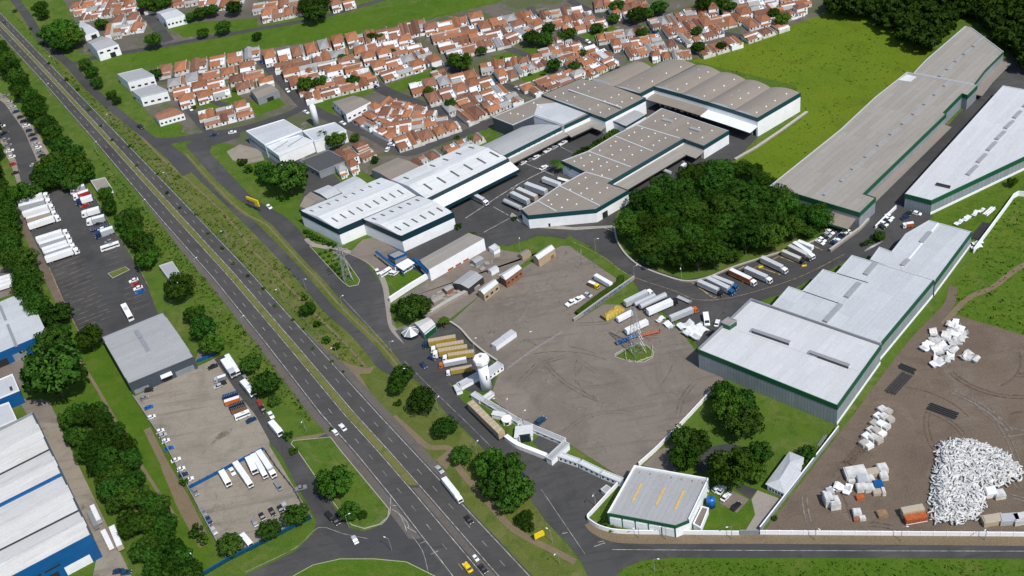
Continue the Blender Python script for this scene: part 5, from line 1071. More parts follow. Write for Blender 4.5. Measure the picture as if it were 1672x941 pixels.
# ------------------------------------------------------------------ vehicles
def wheel(parent, x, y, r, w=.3):
    o = MB().tube((x, y-w/2, r), (x, y+w/2, r), r, n=12).build('wheel', 'tyre', parent)
    s = 1 if y > 0 else -1
    MB().tube((x, y+s*(w/2-.02), r), (x, y+s*(w/2+.03), r), r*.55, n=8).build('rim', 'galv', o); return o
def car_proto(kind):      # +x is forward
    root = empty('car' if kind != 'pickup' else 'pickup_truck')
    if kind == 'sedan':
        prof = [(-2.2, .35), (2.2, .35), (2.25, .7), (2.0, .86), (1.0, .98), (-1.55, 1.0), (-2.15, .95), (-2.25, .7)]
        cab = [(.95, .97), (.35, 1.42), (-1.0, 1.45), (-1.7, .99)]
    elif kind == 'hatch':
        prof = [(-1.9, .35), (1.95, .35), (2.0, .72), (1.75, .9), (.9, 1.02), (-1.8, 1.05), (-1.95, .7)]
        cab = [(.95, 1.0), (.3, 1.5), (-1.35, 1.52), (-1.85, 1.04)]
    else:
        prof = [(-2.5, .5), (2.4, .5), (2.45, .9), (2.2, 1.05), (1.2, 1.15), (-.7, 1.15), (-.72, .85), (-2.4, .85), (-2.45, 1.1), (-2.5, 1.1)]
        cab = [(1.15, 1.13), (.6, 1.68), (-.4, 1.7), (-.68, 1.14)]
    MB().extrude_profile(prof, -.88, .88).build('body', 'car_white', root)
    MB().extrude_profile(cab, -.76, .76).build('windows', 'glass', root)
    top = [(p[0], p[1]) for p in cab[1:3]]
    MB().box(((top[0][0]+top[1][0])/2, 0, top[0][1]+.05), (abs(top[0][0]-top[1][0])+.12, 1.5, .07)).build('roof_panel', 'car_white', root)
    L = max(p[0] for p in prof)
    for x in (-L*.62, L*.62):
        for y in (-.8, .8): wheel(root, x, y, .33, .24)
    for y in (-.62, .62):
        MB().box((L-.05, y, .72), (.14, .36, .16)).build('headlight', 'white', root); MB().box((-L+.02, y, .76), (.14, .3, .16)).build('tail_light', 'car_red', root)
    if kind == 'pickup':
        for y in (-.83, .83): MB().box((-1.6, y, 1.0), (1.75, .1, .34)).build('bed_side', 'car_white', root)
    PROTO_FREE.add(root.name); return root
CP = {k: car_proto(k) for k in ('sedan', 'hatch', 'pickup')}
def car(u, v, hu, hv, col, label, kind=None, group=None, s=1.2):
    a, b = P(u, v), P(u+hu, v+hv); rz = math.atan2(b[1]-a[1], b[0]-a[0]); kind = kind or rnd.choice(['sedan', 'hatch', 'sedan'])
    return inst(CP[kind], (a[0], a[1], .07), rz, (s, s, s), label, 'car' if kind != 'pickup' else 'pickup', group, {'body': 'car_'+col, 'roof_panel': 'car_'+col, 'bed_side': 'car_'+col})
def cab_parts(root, x0, mat='car_white'):      # tractor cab, rear at x0
    c = MB().extrude_profile([(x0, .7), (x0+2.3, .7), (x0+2.35, 1.7), (x0+2.05, 2.95), (x0+1.6, 3.15), (x0, 3.3)], -1.2, 1.2).build('cab', mat, root)
    MB().add([(x0+2.37, -1.05, 1.75), (x0+2.37, 1.05, 1.75), (x0+2.09, 1.05, 2.8), (x0+2.09, -1.05, 2.8)], [(0, 1, 2, 3)]).build('windscreen', 'glass', c)
    for y in (-1.22, 1.22): MB().box((x0+1.55, y, 2.15), (.95, .06, .8)).build('side_window', 'glass', c)
    MB().box((x0+2.4, 0, .85), (.18, 2.4, .5)).build('bumper', 'steel_dark', c)
    for y in (-.9, .9): MB().box((x0+2.44, y, 1.2), (.12, .4, .22)).build('headlight', 'white', c)
    return c
def truck_proto(kind):
    root = empty({'semi': 'lorry', 'box': 'box_truck', 'trailer': 'trailer', 'tank': 'tank_trailer', 'flat': 'flatbed_trailer', 'bus': 'bus', 'van': 'van'}[kind])
    if kind in ('semi', 'trailer', 'tank', 'flat'):     # nominal 16 m semi / 13 m trailer, origin at the middle
        x0, x1 = (-8, 5.1) if kind == 'semi' else (-6.5, 6.5)
        if kind == 'tank': MB().tube((x0, 0, 2.5), (x1, 0, 2.5), 1.3, n=14).build('load_body', 'car_silver', root, False)
        elif kind == 'flat':
            MB().box(((x0+x1)/2, 0, 1.3), (x1-x0, 2.5, .25)).build('load_body', 'car_grey', root); MB().box((x1-.1, 0, 2), (.15, 2.5, 1.4)).build('headboard', 'galv', root)
            for k in range(9): MB().box((x0+.6+k*(x1-x0-1.2)/8, 0, 1.46), (.2, 2.5, .06)).build('cross_bar', 'galv', root)
        else:
            MB().box(((x0+x1)/2, 0, 2.6), (x1-x0, 2.55, 2.8)).build('load_body', 'car_white', root)
            b = MB().box(((x0+x1)/2, 0, 4.02), (x1-x0-.25, 2.35, .08)).build('load_roof', 'white_metal', root)
            for k in range(9): MB().box((x0+.8+k*(x1-x0-1.6)/8, 0, 4.075), (.1, 2.35, .05)).build('roof_rib', 'cap', b)
            for y in (-1.29, 1.29): MB().box(((x0+x1)/2, y, 1.28), (x1-x0, .08, .2)).build('side_rail', 'galv', root)
        MB().box(((x0+x1)/2+.3, 0, .95), (x1-x0+.8 if kind == 'semi' else x1-x0-1, 1.0, .3)).build('chassis', 'steel_dark', root)
        for x in (x0+1.2, x0+2.5):
            for y in (-1.0, 1.0): wheel(root, x, y, .52, .5)
        if kind == 'semi':
            cab_parts(root, 5.6)
            for x in (4.3, 7.0):
                for y in (-1.0, 1.0): wheel(root, x, y, .52, .45)
        else:
            for y in (-.8, .8): MB().box((x1-2.4, y, .6), (.2, .2, 1.2)).build('landing_leg', 'steel_dark', root)
    elif kind == 'box':
        MB().box((-1.2, 0, 2.1), (5.4, 2.4, 2.4)).build('load_body', 'car_white', root); MB().box((-1.2, 0, 3.33), (5.2, 2.2, .08)).build('load_roof', 'white_metal', root)
        MB().box((0, 0, .8), (7.4, .9, .25)).build('chassis', 'steel_dark', root); cab_parts(root, 1.7)
        for x in (-2.6, 2.9):
            for y in (-1, 1): wheel(root, x, y, .48, .35)
    elif kind == 'bus':
        MB().extrude_profile([(-6, .5), (6, .5), (6.05, 1.8), (5.8, 3.2), (5.6, 3.35), (-5.8, 3.35), (-6, 3.2)], -1.27, 1.27).build('body', 'car_white', root)
        for y in (-1.29, 1.29): MB().box((-.2, y, 2.3), (11, .06, .9)).build('windows', 'glass', root)
        MB().box((5.97, 0, 2.35), (.2, 2.3, 1.2)).build('windscreen', 'glass', root); MB().box((-1, 0, 3.45), (2.6, 1.7, .22)).build('roof_unit', 'cap', root)
        for x in (-3.4, 4):
            for y in (-1.1, 1.1): wheel(root, x, y, .5, .35)
    else:
        MB().extrude_profile([(-2.9, .5), (2.8, .5), (2.9, 1.1), (2.2, 1.45), (1.6, 2.3), (-2.8, 2.4), (-2.9, 2.2)], -1.0, 1.0).build('body', 'car_white', root)
        MB().add([(2.235, -.85, 1.47), (2.235, .85, 1.47), (1.64, .8, 2.28), (1.64, -.8, 2.28)], [(0, 1, 2, 3)]).build('windscreen', 'glass', root)
        for y in (-1.02, 1.02): MB().box((1.1, y, 1.75), (.9, .05, .6)).build('side_window', 'glass', root)
        for x in (-1.9, 1.9):
            for y in (-.9, .9): wheel(root, x, y, .38, .28)
    PROTO_FREE.add(root.name); return root
TR = {k: truck_proto(k) for k in ('semi', 'box', 'trailer', 'tank', 'flat', 'bus', 'van')}
NOM = {'semi': 16.2, 'box': 8.0, 'trailer': 13.0, 'tank': 13.0, 'flat': 13.0, 'bus': 12.0, 'van': 5.8}
CAT = {'semi': 'lorry', 'box': 'truck', 'trailer': 'trailer', 'tank': 'tank trailer', 'flat': 'flatbed', 'bus': 'bus', 'van': 'van'}
def truck(kind, a, b, label, body='white', cab='white', roof=None, group=None, h=0):
    p, q = Vector(P(*a, 2.5)), Vector(P(*b, 2.0)); d = q-p; c = (p+q)/2; s = d.length/NOM[kind]; ws = min(1.35, max(.85, s))
    mats = {'load_body': body if body in M else 'car_'+body, 'cab': cab if cab in M else 'car_'+cab, 'body': body if body in M else 'car_'+body}
    mats['load_roof'] = roof or 'white_metal'
    return inst(TR[kind], (c.x, c.y, .07+h), math.atan2(d.y, d.x), (s, ws, ws), label, CAT[kind], group, mats)
# truck lot on the left
for i, (a, b, k) in enumerate([((29, 331), (80, 319), 'white'), ((32, 341), (84, 329), 'silver'), ((38, 352), (89, 338), 'white'), ((44, 361), (93, 348), 'beige'), ((47, 372), (99, 356), 'white'), ((60, 394), (112, 379), 'white'), ((65, 403), (117, 388), 'silver'), ((70, 411), (120, 396), 'white'), ((74, 417), (124, 402), 'silver'), ((75, 426), (130, 409), 'white')]):
    truck('semi', a, b, '%s lorry, %s from top in left column of truck lot' % ({'white': 'white', 'silver': 'silver-grey', 'beige': 'pale beige'}[k], ORD[i]), k, 'white', group='lorries in the left truck lot')
for i, (a, b, kd, c) in enumerate([((115, 314), (139, 305), 'box', 'silver'), ((120, 324), (146, 314), 'box', 'red'), ((125, 332), (151, 323), 'box', 'white'), ((131, 346), (157, 337), 'flat', 'red'), ((134, 352), (163, 343), 'box', 'white'), ((142, 365), (172, 356), 'box', 'silver'), ((147, 375), (176, 366), 'flat', 'dark blue'), ((156, 386), (186, 375), 'box', 'silver'), ((164, 407), (194, 396), 'bus', 'white')]):
    truck(kd, b, a, '%s %s, %s from top in right column of truck lot' % ({'silver': 'grey'}.get(c, c), {'box': 'small truck', 'flat': 'flatbed', 'bus': 'bus'}[kd], ORD[i]), c, rnd.choice(['white', 'white', 'dark blue']), group='vehicles in the right column of the truck lot')
for i in range(9): car(126+i*6.6+rnd.uniform(-1, 1), 318+i*9.8, -3, 1, rnd.choice(['black', 'grey', 'red', 'white', 'dark blue', 'silver']), 'parked car squeezed between trucks, %s from top of right column' % ORD[i], group='cars among the small trucks')
truck('bus', (202, 499), (214, 521), 'white bus parked alone behind the slate-walled warehouse', 'white')
for i in range(3): truck('semi', (-8, 458+i*7), (30-i, 446+i*7+2), 'white lorry at the left edge above the blue warehouse, %s from top' % ORD[i], 'white', 'white', group='lorries at the left edge')
for i in range(4): car(219+i*3.6, 460+i*6.2, -4, 1.5, ['white', 'red', 'white', 'blue'][i], '%s car by the lot kerb, %s from the top' % (['small white', 'red', 'white', 'blue'][i], ORD[i]), group='cars at the lot kerb')
# car lot far left
for i, (u, v) in enumerate([(4, 208), (8, 219), (11, 230), (14, 239), (17, 248), (20, 258), (22, 270), (26, 284)]): car(u, v, 5, -1.5, rnd.choice(['white', 'grey', 'black', 'silver', 'red']), 'parked car, %s from top in left row of the far left car lot' % ORD[i], group='cars in the far left lot')
for i, (u, v) in enumerate([(10, 158), (17, 169), (21, 177), (27, 184), (34, 193), (39, 200), (44, 207), (48, 215), (53, 222), (56, 229), (60, 237), (63, 243), (66, 250), (69, 256), (56, 271)]): car(u, v, 5, -1.5, rnd.choice(['white', 'white', 'grey', 'black', 'silver', 'dark blue']), 'parked car, %s from top in right row of the far left car lot' % ORD[i], group='cars in the far left lot')
# concrete lot
car(348, 601, -5, 2, 'black', 'black car beside the entrance of the concrete lot', 'sedan'); car(244, 639, 5, -1, 'black', 'dark car in front of the slate wall doors', 'hatch')
truck('box', (369, 613), (349, 621), 'grey truck in the upper row of the concrete lot', 'grey', 'silver'); car(362, 629, -5, 2, 'black', 'black car below the grey truck on the concrete lot', 'sedan'); car(357, 633, -5, 2, 'silver', 'silver car beside the black car on the concrete lot', 'hatch')
for a, b, kd, c, l in [((388, 642), (364, 651), 'trailer', 'dark blue', 'dark long trailer, topmost of five on the concrete lot'), ((391, 650), (367, 659), 'trailer', 'orange', 'orange-sided pale trailer, second of five on the concrete lot'), ((399, 657), (375, 667), 'trailer', 'black', 'black trailer, third of five on the concrete lot'), ((402, 663), (378, 673), 'trailer', 'brown', 'brown and black trailer, fourth of five on the concrete lot'), ((407, 671), (383, 682), 'bus', 'white', 'white bus at the lower end of the trailers on the concrete lot')]:
    truck(kd, a, b, l, c, roof={'orange': 'white_metal', 'brown': 'car_black'}.get(c, 'car_'+c) if kd == 'trailer' else None)
car(411, 688, 5, -2.5, 'dark blue', 'dark blue car beside the lane at the concrete lot edge', 'sedan')
truck('semi', (371, 582), (389, 610), 'white lorry, right one of two in the lane beside the lot', 'white', 'white'); truck('box', (366, 590), (382, 614), 'white truck, left one of two in the lane beside the lot', 'white', 'silver')
truck('box', (397, 625), (414, 645), 'silver truck parked below the two white ones in the lane', 'silver', 'white'); car(425, 661, 4, 6, 'red', 'red car in the lane beside the verge', 'hatch'); car(430, 671, 4, 6, 'black', 'black pickup in the lane beside the verge', 'pickup'); car(443, 680, 3, 5, 'white', 'white car at the verge edge of the lane', 'sedan'); truck('box', (443, 691), (459, 710), 'white truck at the lower end of the lane', 'white', 'white')
truck('van', (397, 611), (402, 619), 'grey van just behind the lane lorry', 'grey')
for i, (u, v, c) in enumerate([(233, 653, 'grey'), (241, 668, 'blue'), (245, 684, 'white'), (259, 707, 'white'), (263, 714, 'silver'), (268, 723, 'white'), (274, 735, 'blue'), (285, 754, 'white'), (293, 769, 'white'), (297, 778, 'dark blue'), (306, 786, 'white')]): car(u+3, v-1, 6, -2.4, c, '%s car, %s from the top along the left fence of the lot' % (c, ORD[i]), group='cars along the lot fence', s=1.05)
for a, b, kd, c, l in [((362, 771), (374, 792), 'box', 'white', 'small white truck, leftmost on the lower lot'), ((385, 758), (410, 794), 'semi', 'white', 'long white lorry with white cab on the lower lot'), ((406, 749), (417, 772), 'box', 'white', 'short white truck between the lorries on the lower lot'), ((414, 744), (434, 779), 'semi', 'white', 'white lorry second from right on the lower lot'), ((423, 740), (448, 778), 'semi', 'silver', 'silver lorry at the right end of the lower lot')]: truck(kd, a, b, l, c)
for u, v, c, l in [(320, 805, 'grey', 'grey car in the upper left corner of the lower lot'), (332, 838, 'grey', 'grey car at the left fence of the lower lot'), (342, 852, 'dark blue', 'dark car below the grey one at the left fence'), (350, 869, 'silver', 'silver car in the lower left corner of the lot'), (429, 846, 'black', 'black car, middle of three by the blue fence tree'), (417, 856, 'grey', 'grey car left of the black car by the fence'), (445, 838, 'black', 'black car standing alone on the lower lot'), (459, 834, 'black', 'black car at the right end of the lower lot'), (466, 829, 'silver', 'silver car under the right fence tree'), (380, 772, 'white', 'small white car between trucks on the lower lot')]: car(u, v, 3, 5, c, l)
truck('box', (395, 873), (410, 891), 'white truck beside the dark tree at the blue fence', 'white', 'white')
truck('van', (449, 785), (458, 798), 'dark van parked at the right edge of the lower lot', 'grey')
for a, b, c, l in [((151, 827), (163, 853), 'silver', 'silver trailer, upper one in the alley by the blue front'), ((169, 868), (182, 895), 'white', 'white trailer, lower left in the alley'), ((184, 863), (198, 897), 'beige', 'beige-grey trailer, lower right in the alley')]: truck('trailer', a, b, l, c)
for a, b, l in [((146, 836), (158, 862), 'dark trailer in the warehouse shadow of the alley')]: truck('trailer', a, b, l, 'grey', roof='car_grey')
car(195, 935, 6, -1, 'dark blue', 'dark blue car at the bottom of the alley', 'sedan'); car(207, 937, 6, -1, 'navy', 'navy car beside the dark blue one in the alley', 'hatch')
# roads
car(548, 708, -6, -7, 'white', 'white car driving on the left shoulder of the highway', 'hatch', s=1.1); car(560, 700, -6, -7, 'white', 'white car beside it in the left highway lane', 'sedan')
car(764, 929, -7, -9, 'yellow', 'yellow car on the highway at the bottom', 'sedan', s=1.3); car(789, 931, 6, 7, 'black', 'black and red car right of the yellow one', 'sedan', s=1.2); car(777, 913, 5, 6, 'white', 'small white car on the paved median', 'hatch', s=.9); car(718, 769, 6, 6, 'silver', 'silver car on the right shoulder ahead of the lorry', 'sedan')
truck('semi', (725, 783), (753, 819), 'white lorry driving on the right carriageway of the highway', 'white', 'white'); car(766, 851, 5, 6, 'black', 'black car on the highway below the white lorry', 'sedan')
truck('box', (533, 836), (543, 848), 'black truck waiting in the side road', 'black', 'black', roof='car_black'); car(549, 853, 5, 7, 'black', 'black car in front of the black truck', 'sedan'); car(555, 845, 5, 7, 'dark blue', 'dark blue car next to the island tip', 'hatch'); car(491, 800, 7, -2, 'grey', 'grey pickup pulling out of the lower lot', 'pickup')
car(580, 884, 3, 5, 'silver', 'silver car on the curve of the side road', 'hatch'); car(85, 84, 5, 5, 'black', 'black car on the service road below the dark trees', 'sedan'); car(230, 209, 6, 3, 'black', 'black car at the bend of the service road', 'sedan', s=1.4); car(8, 39, 4, 5, 'black', 'dark car at the top of the highway', 'sedan')
car(692, 599, 6, 6, 'dark blue', 'dark blue car on the frontage road beside the verge tree', 'hatch'); car(440, 340, 6, 5, 'white', 'white car on the frontage road by the yellow gantry', 'hatch')
# yellow trailers by the frontage road
for i, (a, b, kd, body, cab) in enumerate([((745, 553), (690, 564), 'semi', 'mustard', 'dark blue'), ((758, 562), (703, 572), 'semi', 'mustard', 'white'), ((764, 570), (706, 580), 'semi', 'mustard', 'white'), ((775, 577), (722, 586), 'semi', 'mustard', 'white'), ((762, 587), (716, 597), 'semi', 'silver', 'orange'), ((771, 600), (728, 609), 'semi', 'mustard', 'white')]):
    truck(kd, a, b, '%s lorry, %s from the top in the row by the white water tower' % ('mustard yellow' if body == 'mustard' else 'grey', ORD[i]), body, cab, roof='tan_panel' if body == 'mustard' else None, group='lorries by the water tower')
truck('trailer', (820, 713), (769, 664), 'long tan trailer parked at the frontage kerb', 'tan_panel', roof='tan_panel'); truck('van', (847, 772), (863, 788), 'grey van standing on the frontage road', 'dark blue')
car(883, 690, 5, -4, 'navy', 'dark teal car alone on the paved lot beside the gate', 'hatch', s=1.5); car(706, 587, 6, 2, 'dark blue', 'small dark car beside the lorry cabs', 'hatch')
# truck park between the grove and the pale warehouse
for a, b, body, cab, l in [((1140, 461), (1180, 480), 'silver', 'black', 'grey lorry with black cab, lower left of the grove truck park'), ((1155, 457), (1198, 479), 'silver', 'blue', 'grey lorry with blue cab, nearer one of two'), ((1164, 453), (1204, 470), 'silver', 'blue', 'grey lorry with blue cab, farther one of two'), ((1192, 443), (1234, 464), 'rust', 'white', 'rust-red sided lorry with white cab'), ((1217, 440), (1260, 460), 'silver', 'white', 'grey lorry right of the rust-red one'), ((1243, 423), (1285, 444), 'silver', 'white', 'grey lorry alone in the middle bay'), ((1277, 411), (1313, 428), 'beige', 'black', 'beige-grey lorry with dark cab, front of the upper four'), ((1288, 403), (1325, 423), 'beige', 'grey', 'beige lorry second of the upper four'), ((1296, 398), (1329, 421), 'white', 'white', 'white lorry third of the upper four')]:
    truck('semi', a, b, l, body, cab, roof='white_metal' if body in ('rust', 'white') else 'cap')
truck('trailer', (1303, 395), (1327, 406), 'white trailer at the back of the upper four', 'white')
for a, b, kd, body, l in [((1020, 497), (1065, 476), 'semi', 'silver', 'grey rounded lorry, farthest of the four beside the lot'), ((1036, 497), (1069, 483), 'tank', 'silver', 'grey tank trailer, second of the four beside the lot'), ((1045, 502), (1087, 484), 'tank', 'silver', 'long grey tank trailer, third of the four'), ((1057, 511), (1106, 491), 'semi', 'white', 'white lorry with dark cab, nearest of the four'), ((1094, 521), (1139, 504), 'semi', 'silver', 'grey lorry with orange cab above the metal scrap'), ((1008, 522), (1032, 511), 'trailer', 'white', 'short white trailer beside the yellow tarpaulin load'), ((1022, 542), (1057, 527), 'trailer', 'white', 'white trailer behind the lattice mast'), ((1042, 543), (1006, 559), 'flat', 'blue', 'blue flatbed with white cab end left of the mast'), ((1042, 545), (1078, 538), 'flat', 'rust', 'rust-orange flatbed right of the mast'), ((1106, 481), (1128, 492), 'flat', 'silver', 'light flatbed crossing the yard road'), ((1120, 540), (1146, 526), 'flat', 'white', 'white flatbed beside the scrap metal stack')]:
    truck(kd, a, b, l, body, {'grey lorry with orange cab above the metal scrap': 'orange', 'white lorry with dark cab, nearest of the four': 'black'}.get(l, 'white'), roof='cap' if body == 'silver' else None)
truck('van', (1152, 511), (1155, 530), 'white van parked beside the green lift tower', 'white'); car(1171, 530, 2, -6, 'white', 'white car in the shade of the pale warehouse', 'sedan')
truck('trailer', (972, 451), (998, 467), 'white trailer in the corner of the paved lot', 'white'); truck('box', (961, 460), (977, 468), 'brown truck beside the white trailer on the lot', 'brown', 'yellow'); car(945, 492, -5, 3, 'white', 'white pickup, right one by the hedge end', 'pickup', s=1.4); car(934, 497, -5, 3, 'white', 'white pickup with dark bed at the hedge end', 'pickup', s=1.5); car(960, 484, 5, 2, 'silver', 'silver car beside the hedge', 'hatch')
# central yard
for i, (a, b, kd, body) in enumerate([((850, 340), (824, 329), 'tank', 'silver'), ((863, 331), (836, 319), 'trailer', 'silver'), ((876, 325), (846, 313), 'trailer', 'beige'), ((892, 316), (859, 305), 'trailer', 'silver'), ((914, 303), (887, 294), 'trailer', 'white'), ((929, 293), (911, 289), 'flat', 'white')]):
    truck(kd, a, b, '%s parked against the cut-corner building, %s from the bottom' % ({'tank': 'grey tank trailer', 'trailer': 'pale box trailer', 'flat': 'white flatbed'}[kd], ORD[i]), body, group='trailers beside the cut-corner building', roof='cap')
truck('semi', (766, 316), (796, 333), 'grey lorry with white cab leaving the canopy of white warehouse', 'grey', 'white', roof='cap')
for i, (u, v, c, k) in enumerate([(854, 268, 'white', 'hatch'), (875, 259, 'white', 'sedan'), (895, 248, 'white', 'pickup'), (919, 236, 'white', 'pickup'), (888, 276, 'white', 'sedan'), (866, 263, 'grey', 'hatch'), (905, 243, 'silver', 'hatch'), (929, 228, 'black', 'hatch')]): car(u, v, 5, -3, c, '%s %s by the loading canopy of the central yard, %s from the left' % (c, 'pickup' if k == 'pickup' else 'car', ORD[sorted([854, 875, 895, 919, 888, 866, 905, 929]).index(u)]), k, 'vehicles in the central yard', 1.3)
truck('tank', (1083, 277), (1095, 283), 'short grey tank trailer under the right loading canopy', 'silver'); truck('box', (1113, 272), (1122, 266), 'small truck with silver load by the right canopy', 'silver', 'black')
truck('bus', (620, 448), (638, 438), 'white and blue coach entering the gatehouse', 'white'); car(617, 446, 3, 5, 'white', 'white car at the coach front by the gate', 'hatch')
for u, v, l in [(641, 447, 'white round-backed car left of two by the gate'), (646, 448, 'white car right of two by the gate'), (663, 444, 'white car beside the gate hedge'), (670, 440, 'white car behind the gate hedge')]: car(u, v, 4, -3, 'white', l, 'hatch')
# right car parks
for i, (u, v, c) in enumerate([(1360, 377, 'black'), (1355, 381, 'white'), (1351, 386, 'silver'), (1345, 390, 'black'), (1342, 394, 'white'), (1339, 398, 'white')]): car(u, v, 4, 2, c, '%s car, %s from the top of the car park row by the grove' % (c, ORD[i]), group='cars in the small car park')
for i, (u, v, c) in enumerate([(1383, 380, 'white'), (1380, 384, 'white'), (1376, 388, 'black'), (1372, 392, 'dark blue'), (1367, 395, 'white'), (1362, 400, 'dark blue')]): car(u, v, -4, -2, c, '%s car, %s from the top of the car park row by the ramp wall' % (c, ORD[i]), group='cars in the small car park')
for i, (u, v, c) in enumerate([(1452, 356, 'white'), (1449, 360, 'white'), (1446, 364, 'black'), (1443, 368, 'white'), (1439, 372, 'black')]): car(u, v, 4, 2, c, '%s car, %s from the top along the walled yard' % (c, ORD[i]), group='cars in the walled yard')
car(1483, 351, 4, -2, 'black', 'black car in the walled yard near the wedge warehouse', 'sedan'); car(1478, 357, 4, -2, 'dark blue', 'dark blue car below the black one in the walled yard', 'sedan'); car(1497, 351, 4, 1, 'white', 'white car at the corner of the wedge warehouse', 'hatch')
truck('box', (1492, 364), (1474, 368), 'white and rust truck crossing the walled yard', 'rust', 'white')
car(1171, 801, 3, -2, 'white', 'white car left of two on the garden lawn', 'hatch'); car(1178, 803, 3, -4, 'white', 'white car right of two on the garden lawn', 'sedan'); car(1185, 814, 4, -4, 'white', 'white car at the edge of the garden parking pad', 'sedan'); car(1202, 829, 4, -4, 'black', 'black car on the garden parking pad', 'sedan')
# street cars in town
for i, (u, v, hu, hv) in enumerate([(412, 88, 3, 3), (428, 103, 3, 3), (470, 150, 4, 4), (580, 114, 4, 3), (594, 124, 4, 3), (606, 137, 5, 2), (613, 143, 5, 2), (674, 72, 3, 3), (700, 94, 3, 3), (238, 23, 3, 5), (226, 14, 3, 5), (640, 238, 5, 1), (633, 246, 2, -4), (300, 172, 3, 3), (312, 180, 3, 3), (806, 136, 4, 2), (845, 146, 4, 2), (870, 94, 5, 2), (900, 102, 5, 2), (960, 70, 4, 2), (1070, 55, 4, 2), (1110, 68, 4, 2), (350, 222, 5, -1), (380, 218, 5, -1), (500, 185, 4, 2), (560, 203, 4, 2)]):
    c = rnd.choice(['white', 'white', 'silver', 'black', 'dark blue', 'red']); car(u, v, hu, hv, c, '%s car on a town street, %s of the street cars from the left' % (c, ORD[sorted([412, 428, 470, 580, 594, 606, 613, 674, 700, 238, 226, 640, 633, 300, 312, 806, 845, 870, 900, 960, 1070, 1110, 350, 380, 500, 560]).index(u)]), group='cars on the town streets')
# ------------------------------------------------------------------ walls, fences
def wall(name, label, px, h, w, mat, cap=None, cat='wall', smooth=0, z0=0.0, posts=0):
    pts = [Vector(p) for p in PL(px)]
    if smooth: pts = smooth_line(PL(px), smooth)
    L, R = ribbon(pts, w); n = len(pts); root = empty(name, (pts[0].x, pts[0].y, 0)); tag(root, label, cat); ox, oy = pts[0]
    def strip(L, R, za, zb):
        m = MB(); vs = []
        for p, q in zip(L, R): vs += [(p.x-ox, p.y-oy, za), (q.x-ox, q.y-oy, za), (q.x-ox, q.y-oy, zb), (p.x-ox, p.y-oy, zb)]
        fs = []
        for i in range(n-1):
            a, b = i*4, i*4+4
            for k in range(4): fs.append((a+k, a+(k+1) % 4, b+(k+1) % 4, b+k))
        fs += [(3, 2, 1, 0), ((n-1)*4, (n-1)*4+1, (n-1)*4+2, (n-1)*4+3)]; return m.add(vs, fs)
    strip(L, R, z0, h).build('panel', mat, root)
    if cap:
        L2, R2 = ribbon(pts, w+.12); strip(L2, R2, h, h+.12).build('coping', cap, root)
    if posts:
        for p in on_line([tuple(p) for p in pts], posts, 0): MB().box((p[0]-ox, p[1]-oy, (h+.3)/2), (.45,)*2+(h+.3,)).build('post', mat if not cap else cap, root)
    return root
wall('boundary_wall', 'long white boundary wall between the wild field and the pale warehouse', [(1720, 312), (1672, 321), (1662, 320), (1655, 324), (1640, 345), (1589, 414)], 3.0, .35, 'white', 'white')
wall('boundary_wall', 'diagonal grey-white wall between the garden and the dirt yard', [(1369, 703), (1320, 766), (1241, 868)], 2.8, .4, 'grey_wall', 'white')
wall('boundary_wall', 'straight white wall along the bottom road beside the dirt yard', [(1800, 877), (1500, 875), (1241, 873)], 2.4, .35, 'white', 'white', posts=26)
wall('sliding_gate', 'grey-blue sliding gate at the end of the garden driveway', [(1208, 873), (1239, 873)], 2.6, .4, 'grey_wall', 'galv', 'gate')
wall('boundary_wall', 'white wall curving round the corner warehouse garden at the road junction', [(1207, 874), (1124, 873), (1022, 872), (985, 866), (966, 856), (960, 848), (970, 836), (1016, 786)], 2.4, .35, 'white', 'white', smooth=4)
wall('boundary_wall', 'white-topped wall running diagonally beside the garden trees up to the pale warehouse', [(1043, 762), (1070, 738), (1100, 708), (1125, 682), (1162, 642)], 2.4, .35, 'white', 'white', posts=16)
wall('boundary_wall', 'low concrete wall with blue painted lettering beside the hedge strip', [(937, 526), (985, 491), (1036, 456)], 2.2, .5, 'concrete', 'kerb')
wall('hedge', 'clipped bright green hedge running beside the lettered wall', [(943, 516), (985, 484), (1010, 467), (1015, 455)], 2.4, 3.0, 'leaf_b', None, 'hedge', 4)
wall('boundary_wall', 'wide pale concrete wall on the near side of the rubble yard', [(693, 520), (735, 494), (783, 469)], 2, 2.2, 'concrete', 'kerb')
wall('boundary_wall', 'white wall sloping down from the white shed to the frontage road', [(703, 452), (670, 472), (637, 494)], 3.2, 1.0, 'white', 'white')
wall('retaining_wall', 'curved grey kerb wall behind the yellow lorries', [(733, 527), (752, 540), (770, 560), (790, 577), (812, 592)], 1.6, .8, 'concrete', 'kerb', smooth=5)
wall('fence', 'low post fence across the paved lot', [(827, 604), (868, 574), (918, 543)], .9, .15, 'galv', None, 'fence', posts=14)
wall('fence', 'blue metal fence between the two concrete lots', [(309, 799), (370, 767), (431, 735)], 2.0, .3, 'blue', None, 'fence', posts=10)
wall('fence', 'blue-green fence along the bottom of the lower lot', [(325, 945), (372, 917), (440, 883), (509, 847)], 2.2, .4, 'teal', 'blue', 'fence', posts=16)
wall('fence', 'thin grey fence along the left side of the concrete lots', [(219, 650), (270, 726), (308, 798), (345, 868), (371, 915)], 2.0, .25, 'slate_clad', 'galv', 'fence', posts=24)
wall('fence', 'thin fence between the lower lot and the entrance lane', [(432, 735), (452, 765), (480, 800), (505, 845)], 1.6, .2, 'slate_clad', None, 'fence', posts=10)
wall('fence', 'blue gate rail beside the slate-walled warehouse corner', [(323, 592), (352, 580)], 1.8, .5, 'blue', None, 'fence', posts=4)
